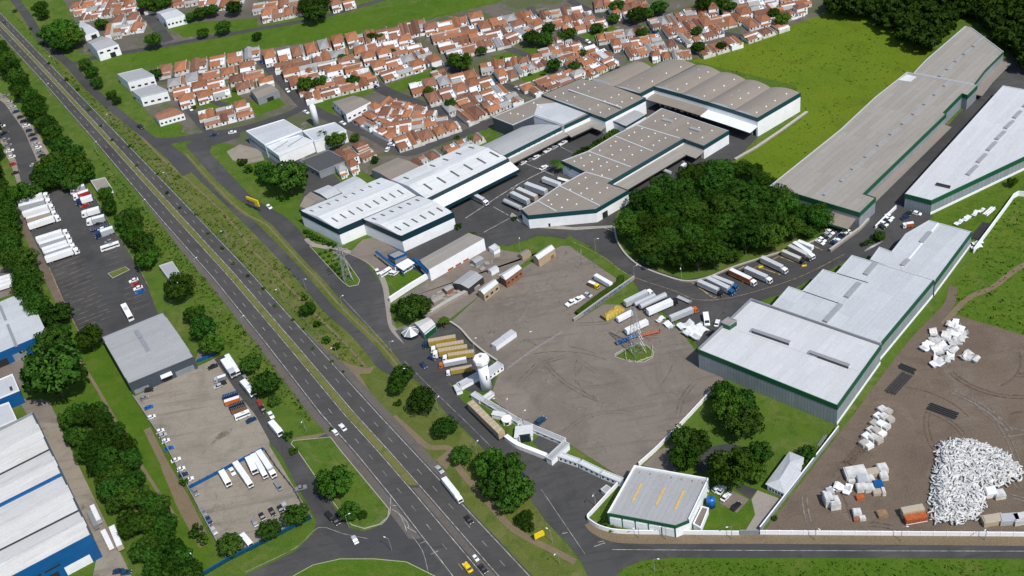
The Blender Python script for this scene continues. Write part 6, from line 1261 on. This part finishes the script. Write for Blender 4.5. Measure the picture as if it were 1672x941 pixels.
wall('retaining_wall', 'pale kerb wall around the foot of the grove', [(1003, 372), (1008, 395), (1022, 417), (1045, 436), (1085, 452), (1120, 461), (1152, 456), (1200, 437), (1260, 418), (1310, 403), (1352, 384)], .9, .8, 'concrete', 'kerb', smooth=4)
wall('retaining_wall', 'pale ramp wall beside the sunken car park', [(1355, 412), (1378, 395), (1403, 377), (1418, 361)], 1.8, 1.2, 'concrete', 'kerb')
wall('boundary_wall', 'white wall on the upper left of the walled yard', [(1429, 374), (1448, 355), (1463, 341)], 2, .5, 'white', 'white')
wall('boundary_wall', 'long pale wall between the vaulted warehouse and the grass field', [(1318, 184), (1275, 215), (1235, 242), (1200, 262)], .9, 1.6, 'concrete', 'kerb')
wall('boundary_wall', 'white wall below the brown-roofed depot houses', [(501, 164), (560, 148), (600, 136)], 2.4, .8, 'white', 'white')
wall('fence', 'fine wire fence at the left of the truck lot verge', [(141, 306), (162, 335), (182, 372), (200, 396), (226, 437), (243, 470)], 1.5, .12, 'galv', None, 'fence', posts=18)
# faded blue painted strokes on the lettered wall
a, b = P(1030, 460), P(950, 517); d = Vector((b[0]-a[0], b[1]-a[1])); L_ = d.length; d.normalize(); nn = Vector((-d.y, d.x)); nn = nn if nn.y < 0 else -nn
lw = [o for o in bpy.data.objects if o.get('label', '').startswith('low concrete wall with blue')][0]; s_ = 1.0
while s_ < L_-2:
    w_ = rnd.uniform(.4, 1.5); q = Vector(a)+d*(s_+w_/2)+nn*.27-Vector(lw.location[:2]); MB().box((q.x, q.y, 1.1+rnd.uniform(-.15, .15)), (w_, .05, rnd.uniform(.7, 1.3)), math.atan2(d.y, d.x)).build('painted_stroke', 'car_blue', lw); s_ += w_+rnd.uniform(.25, .9)
# segmented white buildings and gate of the main lot
def long_shed(label, a, b, w, h, roof='roof_light', wallm='white', name='guard_building', cat='building', wins=0):
    p, q = Vector(P(*a, h)), Vector(P(*b, h)); d = (q-p).normalized(); nn = Vector((-d.y, d.x))*w/2
    pts = [tuple(p-nn), tuple(q-nn), tuple(q+nn), tuple(p+nn)]
    B = Building(name, label, cat, a, b, h); bl = B.block(pts, h, wallm, roof, None, 0, None, px_is_world=True)
    for k in range(wins): B.panel(bl, 0, (k+.3)/wins, (k+.7)/wins, 1.1, 2.2, 'glass', 'window')
    return B, bl
long_shed('long white-roofed gallery along the yard edge above the tan trailer', (772, 642), (786, 651), 3, 2.6)
long_shed('white flat gallery bordering the paved lot behind the gate, upper half', (788, 652), (848, 688), 2.6, 2.4, 'roof_mid', wins=6)
long_shed('grey flat gallery bordering the paved lot, lower half next to the gate', (852, 690), (921, 719), 2.8, 2.4, 'roof_mid', wins=6)
long_shed('white gate beam building with brick end crossing the entrance', (896, 749), (925, 722), 3.2, 3.8, 'roof_mid')
for i, (a, b) in enumerate([((914, 742), (945, 753)), ((948, 754), (981, 770)), ((983, 771), (1015, 784))]): long_shed('white box building, %s of three in line beside the entrance' % ORD[i], a, b, 2.8, 3.0, 'roof_white', wins=4)
long_shed('white wall building sloping from the water tower to the frontage road', (748, 629), (781, 611), 3.2, 3, wins=0); long_shed('grey-white container office right of the water tower', (793, 610), (817, 593), 4.2, 3.4, 'roof_light', wins=4)
long_shed('low white kerb building at the frontage end of the water tower wall', (745, 628), (750, 638), 3, 2.6, 'roof_white')
long_shed('low white wall block below the water tower', (790, 650), (804, 640), 2.4, 2, 'roof_white')
wall('boundary_wall', 'white curved wall with small dark openings in front of the gate pad', [(827, 717), (845, 730), (870, 740), (893, 749)], 2.4, 2.0, 'white', 'white', smooth=4)
x, y = P(856, 712); o = empty('gate_pavilion', (x, y, 0)); tag(o, 'angular glass and white gate pavilion at the lot entrance', 'pavilion'); o.scale = (.72, .72, .8)
MB().prism([(-6, -4), (5, -5), (6, 4), (-4, 5)], 0, 3.6).build('wall', 'white', o); MB().prism([(-3, -5.4), (3, -6), (4, -4.6), (-3, -4.2)], 0, 5.2).build('glass_front', 'glass', o); MB().prism([(-6.6, -4.6), (5.6, -5.6), (6.6, 4.6), (-4.6, 5.6)], 3.62, 4.0).build('roof', 'roof_white', o)
MB().tube((-3.2, -5.9, 0), (-3.2, -5.9, 5.6), .25).build('post', 'white', o); MB().tube((4.2, -5.6, 0), (4.2, -5.6, 5.6), .25).build('post', 'white', o)
x, y = P(828, 690); o = empty('kiosk', (x, y, 0)); tag(o, 'white curved kiosk beside the tan trailer at the gate', 'kiosk')
MB().lathe((0, 0, 0), [(2.4, 0), (2.4, 2.4), (2.7, 2.5), (2.5, 2.8), (1, 3.0)], 8).build('wall', 'white', o); MB().box((0, -2.35, 1.4), (1.6, .3, 1.2)).build('window', 'glass', o)
x, y = P(815, 682); o = empty('kiosk', (x, y, 0)); tag(o, 'small white-roofed booth left of the curved kiosk', 'kiosk')
MB().box((0, 0, 1.2), (6, 2.6, 2.4), -.5).build('wall', 'white', o); MB().box((0, 0, 2.5), (6.4, 3.0, .2), -.5).build('roof', 'roof_white', o)
# water tower
x, y = P(795, 635); o = empty('water_tower', (x, y, 0)); tag(o, 'white mushroom-shaped water tower with dished head beside the yellow lorries', 'water tower')
MB().lathe((0, 0, 0), [(2.7, 0), (2.5, 16.5)], 24).build('column', 'white', o, True)
MB().lathe((0, 0, 16.5), [(2.5, 0), (3.5, .8), (3.9, 1.4), (3.9, 3.4), (3.5, 3.8), (1.2, 4.2)], 8).build('tank', 'white', o, False)
for k in range(3): MB().box((1.0, -2.52, 10.2-k*.9), (.5, .3, .7)).build('window', 'glass', o)
MB().tube((2.1, 1.7, 0), (2.1, 1.7, 17), .12).build('ladder', 'galv', o); MB().lathe((0, 0, 20.7), [(.6, 0), (.6, .8)], 10).build('hatch', 'galv', o)
# lattice masts
def lattice(name, label, u, v, H, wb, wt, arms=(), nlev=9):
    x, y = P(u, v); o = empty(name, (x, y, 0), .35); tag(o, label, 'mast' if not arms else 'pylon')
    def c(k, z): w = wb+(wt-wb)*z/H; sx, sy = ((-1, -1), (1, -1), (1, 1), (-1, 1))[k % 4]; return (sx*w/2, sy*w/2, z)
    for k in range(4):
        MB().tube(c(k, 0), c(k, H), .15, .10, 5).build('leg', 'galv', o)
    br = MB()
    zs = [H*(1-(1-i/nlev)**1.35) for i in range(nlev+1)]
    for i in range(nlev):
        for k in range(4): br.tube(c(k, zs[i]), c(k+1, zs[i+1]), .055, n=4); br.tube(c(k+1, zs[i]), c(k, zs[i+1]), .055, n=4); br.tube(c(k, zs[i+1]), c(k+1, zs[i+1]), .055, n=4)
    br.build('bracing', 'galv', o)
    for z, L in arms:
        a = MB()
        for s in (-1, 1):
            for dy in (-.4, .4): a.tube((s*wt/2, dy, z), (s*L, 0, z+.2), .1, n=4); a.tube((s*wt/2, dy, z+1.1), (s*L, 0, z+.25), .08, n=4)
        a.build('cross_arm', 'galv', o)
        for s in (-1, 1): MB().tube((s*L, 0, z+.2), (s*L, 0, z-1.2), .14, n=5).build('insulator', 'brick', o)
    return o
lattice('lattice_mast', 'tall grey lattice mast standing on the small grass island in the lot', 1041, 576, 29, 6.5, .9)
lattice('pylon', 'grey lattice pylon with cross arms on the planted traffic island', 569, 459, 25, 4.6, 1.0, ((17, 5.5), (20.5, 4.6), (23.5, 3.6)))
wall('railing', 'low pale railing around the mast island', [(1003, 581), (1020, 571), (1023, 590), (1040, 593), (1064, 584), (1066, 566)], 1.0, .2, 'kerb', None, 'railing', posts=12)
# lamp posts
def lamp(u, v, H, label, arm=1.6, rz=0.0, group=None):
    x, y = P(u, v); o = empty('street_lamp', (x, y, 0), rz); tag(o, label, 'lamp post', group)
    MB().tube((0, 0, 0), (0, 0, H), .16, .09, 6).build('pole', 'galv', o); MB().tube((0, 0, H-.15), (arm, 0, H+.25), .07, n=5).build('arm', 'galv', o); MB().box((arm+.3, 0, H+.22), (.9, .36, .18)).build('lamp_head', 'white', o)
    return o
for u, v, H, l in [(1195, 881, 8, 'lamp post beside the bottom road below the garden'), (1331, 882, 8, 'lamp post beside the bottom road left of the dirt yard'), (1471, 884, 9, 'lamp post beside the bottom road below the rust container'), (1608, 883, 8, 'lamp post beside the bottom road under the white pile'), (1069, 934, 8, 'lamp post in the bottom grass field'), (1044, 880, 7, 'lamp post in front of the corner warehouse, left one'), (1088, 882, 8, 'lamp post in front of the corner warehouse, right one'),
                   (973, 828, 9, 'lamp post beside the hard corner of the entrance pad'), (876, 565, 10, 'lamp post in the middle of the paved lot'), (776, 580, 11, 'lamp post rising behind the yellow lorries'), (831, 682, 10, 'slim mast, right of two, by the curved kiosk'), (818, 676, 10, 'slim mast, left of two, by the curved kiosk'), (856, 697, 9, 'slim mast beside the gate pavilion'), (902, 887, 8, 'lamp post near the yellow roadside board'), (914, 922, 8, 'lamp post on the grass tip at the bottom junction'), (640, 900, 8, 'lamp post on the lower traffic island'), (570, 862, 8, 'lamp post on the tip of the teardrop island'),
                   (1036, 455, 8, 'lamp post at the end of the lettered wall'), (1113, 458, 9, 'lamp post beside the lower edge of the grove'), (973, 412, 9, 'lamp post on the grass strip beside the yard road'), (671, 622, 8, 'lamp post on the verge beside the frontage road'), (716, 672, 8, 'lamp post on the verge by the blue panel'), (780, 745, 8, 'lamp post on the verge by the worn paths'), (500, 474, 8, 'lamp post on the service road verge'), (560, 505, 8, 'lamp post on the kerb between the two roads'), (640, 578, 8, 'lamp post at the end of the kerb strip'), (850, 412, 8, 'lamp post beside the white shed yard'), (346, 568, 9, 'lamp post at the concrete lot entrance'), (500, 705, 8, 'leaning lamp post on the verge above the teardrop island'), (325, 930, 9, 'lamp post at the lower end of the dense belt')]: lamp(u, v, H, l, rz=rnd.uniform(0, 6.28))
for i in range(12):
    fr = hw(1.16 if i % 2 else -.22, 60+i*48); lamp(fr[0]+rnd.uniform(-2, 2), fr[1], 9, 'lamp post beside the highway, %s from the top of the photo' % ORD[i], rz=math.radians(30 if i % 2 == 0 else 210), group='highway lamp posts')
# roadside boards and gantry
def board(label, u, v, w, h, z, mat, rz, name='billboard'):
    x, y = P(u, v); o = empty(name, (x, y, 0), rz); tag(o, label, 'sign')
    MB().box((0, 0, z+h/2), (w, .25, h)).build('board', mat, o); MB().box((0, .18, z+h/2), (w+.2, .1, h+.2)).build('frame', 'steel_dark', o)
    for s in (-1, 1): MB().tube((s*w*.32, .3, 0), (s*w*.32, .3, z+h), .12).build('post', 'galv', o)
board('blank yellow roadside board near the bottom of the verge', 882, 881, 4.6, 3.4, 1.4, 'yellow', .35)
board('small blue and white panel beside the spreading verge tree', 702, 672, 3.4, 1.8, 1.0, 'blue', .4)
x, y = P(417, 343); o = empty('gantry_sign', (x, y, 0), -.75); tag(o, 'yellow lattice gantry sign standing by the frontage road', 'sign')
MB().box((0, 0, 7.5), (10, .8, 1.8)).build('sign_panel', 'yellow', o); MB().box((3.5, 0, 5.4), (3.5, .7, 2.6)).build('side_panel', 'yellow', o)
for xx in (-4.5, 4.5): MB().tube((xx, 0, 0), (xx, 0, 8.4), .22).build('post', 'steel_dark', o)
MB().tube((-4.5, 0, 8.6), (4.5, 0, 8.6), .2).build('beam', 'yellow', o)
# ------------------------------------------------------------------ dirt yard: white pile, crates, bundles
pile_px = [(1532, 727), (1556, 720), (1582, 720), (1610, 728), (1642, 742), (1662, 762), (1672, 780), (1652, 790), (1626, 797), (1611, 808), (1607, 830), (1594, 850), (1560, 857), (1521, 856), (1519, 815), (1525, 770)]
poly = PL(pile_px); r = np.random.RandomState(3); cen = np.mean(np.array(poly), 0); pts = scatter(pile_px, 900, .6, 12)
def edge_dist(p):
    best = 1e9
    for i in range(len(poly)):
        a, b = np.array(poly[i-1]), np.array(poly[i]); t = np.clip(np.dot(np.array(p)-a, b-a)/np.dot(b-a, b-a), 0, 1); best = min(best, np.linalg.norm(np.array(p)-a-(b-a)*t))
    return best
V_, F_ = [], []
for (x, y) in pts:
    e = edge_dist((x, y)); top = min(3.4, .6+e*.75)
    for lay in range(2 if e > 1.5 else 1):
        z = top*r.uniform(.82, 1.08)-lay*.8; L = r.uniform(2.0, 4.6); rad = r.uniform(.30, .46); a = r.uniform(0, 6.28); cur = r.uniform(-1.9, 1.9); pit = r.uniform(-.12, .12)
        ns, nr = 7, 7; o0 = len(V_); px_, py_ = x-math.cos(a)*L/2, y-math.sin(a)*L/2; aa = a-cur/2
        for s in range(ns):
            t = s/(ns-1); rr = rad*(math.sin(math.pi*min(1, max(0, t*.84+.08)))**.35)
            dx, dy = math.cos(aa), math.sin(aa)
            for k in range(nr):
                th = 2*math.pi*k/nr; V_.append((px_-dy*math.cos(th)*rr, py_+dx*math.cos(th)*rr, max(.02, z+(t-.5)*pit*L+math.sin(th)*rr)))
            px_ += dx*L/(ns-1); py_ += dy*L/(ns-1); aa += cur/(ns-1)
        for s in range(ns-1):
            for k in range(nr): F_.append((o0+s*nr+k, o0+s*nr+(k+1) % nr, o0+(s+1)*nr+(k+1) % nr, o0+(s+1)*nr+k))
        F_.append(tuple(o0+k for k in range(nr))[::-1]); F_.append(tuple(o0+(ns-1)*nr+k for k in range(nr)))
mb = MB(); mb.v, mb.f = V_, F_
inner = offset(ccw(poly), -2.2); mb.prism(inner, 0, 2.2)
tag(mb.build('sack_pile', 'sack', None, True), 'huge heap of tangled white sacks and tubes in the dirt yard', 'pile', kind='stuff')
def box_proto(name, seed, kind):
    root = empty(name); r = random.Random(seed)
    if kind == 'bale':
        MB().prism([(-1.2, -1), (1.15, -1.05), (1.2, .95), (-1.1, 1.05)], 0, 1.9).build('wrapped_load', 'white', root); MB().prism([(-1.05, -.85), (1, -.9), (1.05, .8), (-.95, .9)], 1.9, 2.1).build('top_sheet', 'white_metal', root); MB().box((0, 0, .1), (2.5, 2.2, .16)).build('pallet', 'wood', root)
    elif kind == 'sheet':      # folded white panel scrap
        n = 7; vs = []; ph = r.uniform(0, 3)
        for i in range(n):
            for j in (0, 1): vs.append((-2+i*4/(n-1), -1.1+2.2*j+r.uniform(-.2, .2), .9+.55*math.sin(i*1.1+ph)+.3*j*r.uniform(-1, 1)))
        k = len(vs); vs += [(x, y, z-.25) for x, y, z in vs]
        fs = [(2*i, 2*i+2, 2*i+3, 2*i+1) for i in range(n-1)]+[(k+2*i, k+2*i+1, k+2*i+3, k+2*i+2) for i in range(n-1)]+[(2*i, k+2*i, k+2*i+2, 2*i+2) for i in range(n-1)]+[(2*i+1, 2*i+3, k+2*i+3, k+2*i+1) for i in range(n-1)]+[(0, 1, k+1, k), (2*n-2, k+2*n-2, k+2*n-1, 2*n-1)]
        MB().add(vs, fs).build('panel', 'white', root); MB().box((0, 0, .3), (3.2, 1.6, .55), r.uniform(-.4, .4)).build('base_bundle', 'cap', root)
    PROTO_FREE.add(root.name); return root
BALE = box_proto('wrapped_bale', 1, 'bale'); SH = [box_proto('scrap_panel', k, 'sheet') for k in range(3)]
def bale(u, v, w, d, h, rz, label, mat='white', group=None, z=0.0):
    x, y = P(u, v); return inst(BALE, (x, y, z), rz, (w/2.4*1.42, d/2.1*1.42, h/2.1*1.15), label, 'bale', group, {'wrapped_load': 'wrap' if mat == 'white' else mat, 'top_sheet': {'white': 'sack'}.get(mat, mat)})
k = 0
for i in range(6):
    for j in range(3):
        u, v = 1444-i*6.2+j*9-4, 672+i*11.2+j*2.6; k += 1
        if (i, j) in ((0, 2), (5, 2)): continue
        bale(u+rnd.uniform(-1, 1), v, 2.5, 2.3, rnd.uniform(1.6, 2.8), .5+rnd.uniform(-.1, .1), '%s bale in the upper stack, row %s from the top, %s from left' % (('white', 'off-white')[(i+j) % 2], ORD[i], ORD[j]), ('white', 'kerb', 'white_metal')[(i*2+j) % 3], 'upper stack of white bales')
for i, (u, v, w, d, h, m, l) in enumerate([(1396, 776, 6.5, 4.4, 2.6, 'white', 'long white bale at the left of the middle stack'), (1407, 788, 3, 3, 2.8, 'car_silver', 'grey bale in the middle of the middle stack'), (1424, 775, 5.4, 2.6, 2.2, 'beige', 'beige bale at the back of the middle stack'), (1440, 769, 3, 3, 2.6, 'white', 'white bale at the upper right of the middle stack'), (1442, 780, 2.4, 3, 2.2, 'white', 'white bale below the upper right one'), (1406, 800, 3, 2.6, 2.4, 'white', 'white bale at the front left of the middle stack'), (1419, 787, 2.8, 2.8, 2.4, 'white', 'white bale with brown top, middle of the stack'), (1419, 800, 2.8, 2.6, 2.2, 'white', 'small white bale at the front of the middle stack'), (1433, 796, 2.8, 2.6, 2.6, 'blue', 'blue-topped bale at the front right'), (1433, 806, 3, 2, 1.6, 'beige', 'beige bale below the blue-topped one'), (1442, 806, 1, 2.4, 2.2, 'white', 'narrow white bale at the right of the stack'), (1391, 787, 2.4, 2, 1.2, 'white', 'low white bale beside the long one'), (1404, 814, 2.4, 1.8, 1.2, 'rust', 'rust-coloured crate below the middle stack'),
        (1352, 822, 2.6, 4, 4.2, 'white', 'tall white bale, left one of the lower group'), (1362, 827, 3, 3.6, 3.8, 'white', 'tall white bale with dark opening, lower group'), (1355, 806, 2.2, 2.4, 1.8, 'car_silver', 'grey bale behind the tall white ones'), (1399, 841, 2.4, 2.6, 2.2, 'white', 'single white bale with a brown crate beside it'), (1408, 848, 1.8, 1.6, 1.2, 'white', 'tiny white bale beside the brown crate'), (1398, 850, 1.6, 1.6, 1.2, 'brick', 'small brown crate under the single white bale'), (1440, 841, 3, 2.4, 1.4, 'wood', 'lone brown wooden crate on the dirt'),
        (1617, 808, 3.2, 3, 2.6, 'white_metal', 'white bale, left of two below the heap'), (1631, 811, 3, 2.8, 2.4, 'white', 'white bale, right of two below the heap'), (1620, 853, 6, 3, 2.6, 'beige', 'beige bale row, left of three at the bottom'), (1647, 852, 5.6, 3, 2.8, 'car_silver', 'blue-grey bale, middle of three at the bottom'), (1668, 851, 5.4, 3.2, 2.8, 'white', 'white bale at the right end by the photo edge')]):
    bale(u, v, w, d, h, rnd.uniform(-.12, .12), l, 'car_beige' if m == 'beige' else m)
k = 0
for (u, v, s, rz) in [(1534, 560, 1.1, .3), (1545, 552, 1.4, 1.2), (1556, 534, 1.2, 2.5), (1562, 545, 1.5, .8), (1570, 545, 1.1, 2.9), (1540, 570, 1.3, 2.0), (1526, 556, 1.0, .2), (1513, 568, 1.4, .6), (1530, 575, 1.3, 1.7), (1548, 572, 1.6, 2.2), (1560, 560, 1.4, .1), (1552, 583, 1.2, 1.0), (1538, 590, 1.4, 2.7), (1524, 545, 1.1, 1.5), (1570, 556, 1.0, .5), (1530, 596, 1.2, .3), (1548, 545, 1.1, 0), (1577, 583, 1.2, .4), (1586, 587, 1.3, 2.3), (1560, 528, .9, 1.1)]:
    x, y = P(u, v); k += 1; inst(SH[k % 3], (x, y, 0), rz, (s*1.35, s*1.4, s*1.2), 'bent white metal panel in the loose scrap heap at the yard top' if u < 1576 else 'bent white panel lying apart, %s of two right of the scrap heap' % ('left', 'right')[u > 1580], 'scrap', 'scrap panels in the dirt yard', {'panel': 'wrap' if k % 4 else 'white', 'base_bundle': 'cap'})
for u, v, s, rz in [(1353, 805, 1.3, .4), (1375, 800, 1.7, 2.6), (1384, 803, 1.4, 1.0)]:
    x, y = P(u, v); inst(SH[k % 3], (x, y, .2), rz, (s, s, s), 'white sheet scrap lying over the lower bales, %s' % {1353: 'left', 1375: 'middle', 1384: 'right'}[u], 'scrap', 'sheets over the lower bales', {'panel': 'white', 'base_bundle': 'cap'}); k += 1
for u, v, s, rz in [(1128, 543, 2.2, .6), (1140, 548, 2.4, .6), (1119, 534, 2.0, .4), (1092, 533, 1.5, 2.2), (1078, 524, 1.2, .5)]:
    x, y = P(u, v); inst(SH[k % 3], (x, y, .2), rz, (s, s, s*.8), {1128: 'grey-white sheet stack below the van, middle piece', 1140: 'grey-white sheet stack nearest the pale warehouse corner', 1119: 'grey-white sheet stack farthest from the warehouse', 1092: 'white twisted frame on the grass beside the mast yard', 1078: 'grey sheet scrap behind the mast'}[u], 'scrap', None, {'panel': 'white_metal'}); k += 1
for u, v, s, rz, l in [(1565, 365, 1.6, .6, 'upper'), (1578, 358, 1.7, .6, 'middle'), (1592, 350, 1.5, .7, 'right'), (1602, 345, 1.3, .6, 'far right'), (1596, 398, 1.6, 0, 'lower front'), (1594, 405, 1.6, 0, 'lowest')]:
    x, y = P(u, v); inst(SH[k % 3], (x, y, .1), rz, (s*.9, s*.7, s*.45), 'white sheet stack in the corner behind the pale warehouse, %s piece' % l, 'scrap', 'sheets in the warehouse corner', {'panel': 'white_metal', 'base_bundle': 'cap'}); k += 1
def bundle(label, a, b, w, n, mat='steel_dark', h=.9, name='pipe_bundle', cat='pipes'):
    p, q = Vector(P(*a)), Vector(P(*b)); d = (q-p).normalized(); nn = Vector((-d.y, d.x)); c = (p+q)/2; o = empty(name, (c.x, c.y, 0)); tag(o, label, cat); p, q = p-c, q-c
    for i in range(n):
        f = nn*w*((i+.5)/n-.5); j = rnd.uniform(-.5, .5); z = .3+(i % 2)*h*.4
        MB().tube((*(p+f+d*j), z), (*(q+f+d*j), z), w/n*.45, n=7).build('pipe', mat, o)
    for t in (.2, .5, .8):
        m = p+(q-p)*t; MB().box((m.x, m.y, .1), (.3, w+.6, .2), math.atan2(d.y, d.x)).build('bearer', 'wood', o)
bundle('dark steel bundle nearest the pale warehouse in the dirt yard', (1469, 598), (1494, 608), 4, 7); bundle('long dark steel bundle below the first one', (1453, 643), (1482, 612), 5, 8); bundle('dark bundle lying alone in the middle of the dirt yard', (1516, 664), (1562, 681), 4.5, 8)
bundle('brown plank stack between the two white bale stacks', (1384, 758), (1410, 732), 4.2, 9, 'bark', .3, 'plank_stack', 'planks'); bundle('black rods in the corner behind the pale warehouse', (1592, 392), (1614, 366), 6, 9, 'steel_dark', .6); bundle('grey posts leaning by the diagonal wall', (1336, 730), (1348, 712), 1.2, 4, 'galv')
bundle('white pole stack beside the yard wall above the rods', (1608, 352), (1622, 340), 3, 5, 'white')
x, y = P(1492, 846); o = empty('container', (x, y, 0), .02); tag(o, 'rust-orange and cream shipping container stack left of the white heap', 'container')
MB().box((0, -1.6, 1.5), (9, 3.0, 3)).build('lower_body', 'rust', o); MB().box((0, 1.7, 2.0), (9, 3.2, 4)).build('upper_body', 'car_beige', o); MB().box((0, -1.6, 3.08), (8.8, 2.8, .16)).build('lid', 'rust', o)
for k in range(12): MB().box((-4.2+k*.76, -3.14, 1.5), (.2, .1, 2.7)).build('rib', 'brick', o)
MB().box((0, -3.17, .5), (9, .12, .3)).build('stripe', 'white', o)
x, y = P(824, 562); 
B = Building('container', 'white stepped cargo container lying on the paved lot', 'container', (805, 563), (838, 540), 2.8)
p, q = Vector(P(806, 564, 2.8)), Vector(P(839, 541, 2.8)); d = (q-p).normalized(); nn = Vector((-d.y, d.x))*1.9
for t0, t1, hh in ((0, .48, 2.9), (.48, 1.0, 3.2)):
    a, c_ = p+(q-p)*t0, p+(q-p)*t1; B.block([tuple(a-nn), tuple(c_-nn), tuple(c_+nn), tuple(a+nn)], hh, 'white_metal', 'roof_light', None, 0, None, par=0, px_is_world=True)
# yellow tarpaulin heap by the lettered wall
x, y = P(1001, 512); o = empty('tarpaulin_load', (x, y, 0), .55); tag(o, 'bright yellow tarpaulin-covered load beside the lettered wall', 'load')
vs, fs = [], []; rr = random.Random(5); n = 12; mm = 6
for i in range(n+1):
    for j in range(mm+1):
        e = min(i, n-i, 3)/3*min(j, mm-j, 2)/2; vs.append((-6.5+13*i/n+rr.uniform(-.3, .3), -2.6+5.2*j/mm, .1+e**.5*(2.2+rr.uniform(-.4, .5))))
for i in range(n):
    for j in range(mm): a = i*(mm+1)+j; fs.append((a, a+mm+1, a+mm+2, a+1))
MB().add(vs, fs).build('cover', 'mustard', o); MB().box((-6.6, 0, .9), (.5, 4, 1.6)).build('end_board', 'steel_dark', o)
for k in range(5): MB().box((-4+k*2, -2.7, .7), (.5, .5, 1.2)).build('strap_post', 'yellow', o)
# rubble in the service yard
for i, (u, v) in enumerate([(712, 486), (722, 492), (730, 487), (742, 480), (704, 494), (720, 481), (752, 478), (775, 432), (785, 438), (798, 430), (812, 420)]):
    x, y = P(u, v); inst(SH[i % 3], (x, y, -.3), rnd.uniform(0, 6), (1.2, 1.4, .8), 'broken concrete slab in the rubble yard, %s from the left' % ORD[sorted([712, 722, 730, 742, 704, 720, 752, 775, 785, 798, 812]).index(u)], 'rubble', 'broken slabs in the rubble yard', {'panel': 'concrete', 'base_bundle': 'lot'})
for px, h, wl_, rf_, l in [([(826, 448), (834, 443), (840, 447), (832, 452)], 3, 'white', 'roof_mid', 'tiny grey-roofed lean-to behind the brown shack'), ([(768, 424), (782, 417), (790, 422), (776, 430)], 3.2, 'grey_wall', 'roof_mid', 'small grey shed at the foot of the white shed wall'), ([(846, 414), (860, 406), (867, 411), (853, 419)], 3, 'tan_panel', 'roof_tan', 'small tan store left of the white shack'), ([(700, 488), (716, 480), (724, 486), (708, 494)], 2.6, 'concrete', 'roof_grey', 'half-broken concrete shed in the rubble yard'), ([(722, 470), (734, 464), (741, 469), (729, 476)], 2.6, 'brick', 'tile_g', 'little brick store left of the dark open shed'), ([(796, 440), (808, 433), (814, 437), (802, 444)], 3, 'white', 'roof_light', 'white cabin between the dark shed and brown shack'), ([(1062, 806), (1070, 803), (1076, 808), (1067, 812)], 2.5, 'white', 'roof_light', 'small grey hut in the garden corner left of the yellow-striped roof')][:6]:
    simple('shed', l, 'shed', px, h, wl_, rf_, 'gable', .5)
simple('hut', 'small grey flat hut on the grass beside the entrance pad', 'hut', [(981, 799), (990, 792), (998, 797), (989, 806)], 2.6, 'white', 'roof_mid', None)
# yellow wheel stops and white tanks beside the yards
for i, (u, v) in enumerate([(1188, 452), (1242, 437), (1313, 435)]):
    x, y = P(u+27 if i == 0 else u, v+8 if i == 0 else v); o = empty('wheel_stop', (x, y, 0), rnd.uniform(0, 1)); tag(o, 'yellow wheel stop at the end of a lorry bay, %s from the left' % ORD[i], 'wheel stop')
    MB().prism([(-1.3, -.4), (1.3, -.4), (1.3, .4), (-1.3, .4)], 0, .6).build('block', 'yellow', o)
    for s in (-1, 1): MB().tube((s*1.1, 0, .6), (s*1.1, 0, 1.3), .12).build('post', 'yellow', o)
# unused prototypes stay out of the scene
for nm in list(PROTO_FREE):
    o = bpy.data.objects.get(nm)
    if o:
        for ch in list(o.children):
            for gch in list(ch.children): bpy.data.objects.remove(gch)
            bpy.data.objects.remove(ch)
        bpy.data.objects.remove(o)
# ------------------------------------------------------------------ light, camera
cam = bpy.data.cameras.new('camera'); co = bpy.data.objects.new('camera', cam); C.objects.link(co)
cam.sensor_width = 36; cam.lens = F_PX/1672*36; cam.clip_start = 1; cam.clip_end = 20000
co.matrix_world = Matrix.Translation((0, 0, CAM_H)) @ CAM_M.to_4x4()
bpy.context.scene.camera = co
SUN_EL = math.radians(54); sd = Vector((.52, -.85)).normalized()      # towards the sun, on the ground
sun = bpy.data.lights.new('sun', 'SUN'); sun.energy = 3.9; sun.angle = math.radians(.53); sun.color = (1, .955, .89)
so = bpy.data.objects.new('sun', sun); C.objects.link(so)
dv3 = Vector((sd.x*math.cos(SUN_EL), sd.y*math.cos(SUN_EL), math.sin(SUN_EL)))
so.rotation_euler = dv3.to_track_quat('Z', 'Y').to_euler(); so.location = dv3*500
w = bpy.data.worlds.new('World'); bpy.context.scene.world = w; w.use_nodes = True
nt = w.node_tree; bg = nt.nodes['Background']; sky = nt.nodes.new('ShaderNodeTexSky'); sky.sky_type = 'NISHITA'; sky.sun_disc = False
sky.sun_elevation = SUN_EL; sky.sun_rotation = math.atan2(sd.x, sd.y); nt.links.new(sky.outputs[0], bg.inputs[0]); bg.inputs[1].default_value = .12
vs = bpy.context.scene.view_settings; vs.view_transform = 'Standard'; vs.look = 'None'; vs.exposure = 0.1; vs.gamma = 1; vs.use_curve_mapping = False
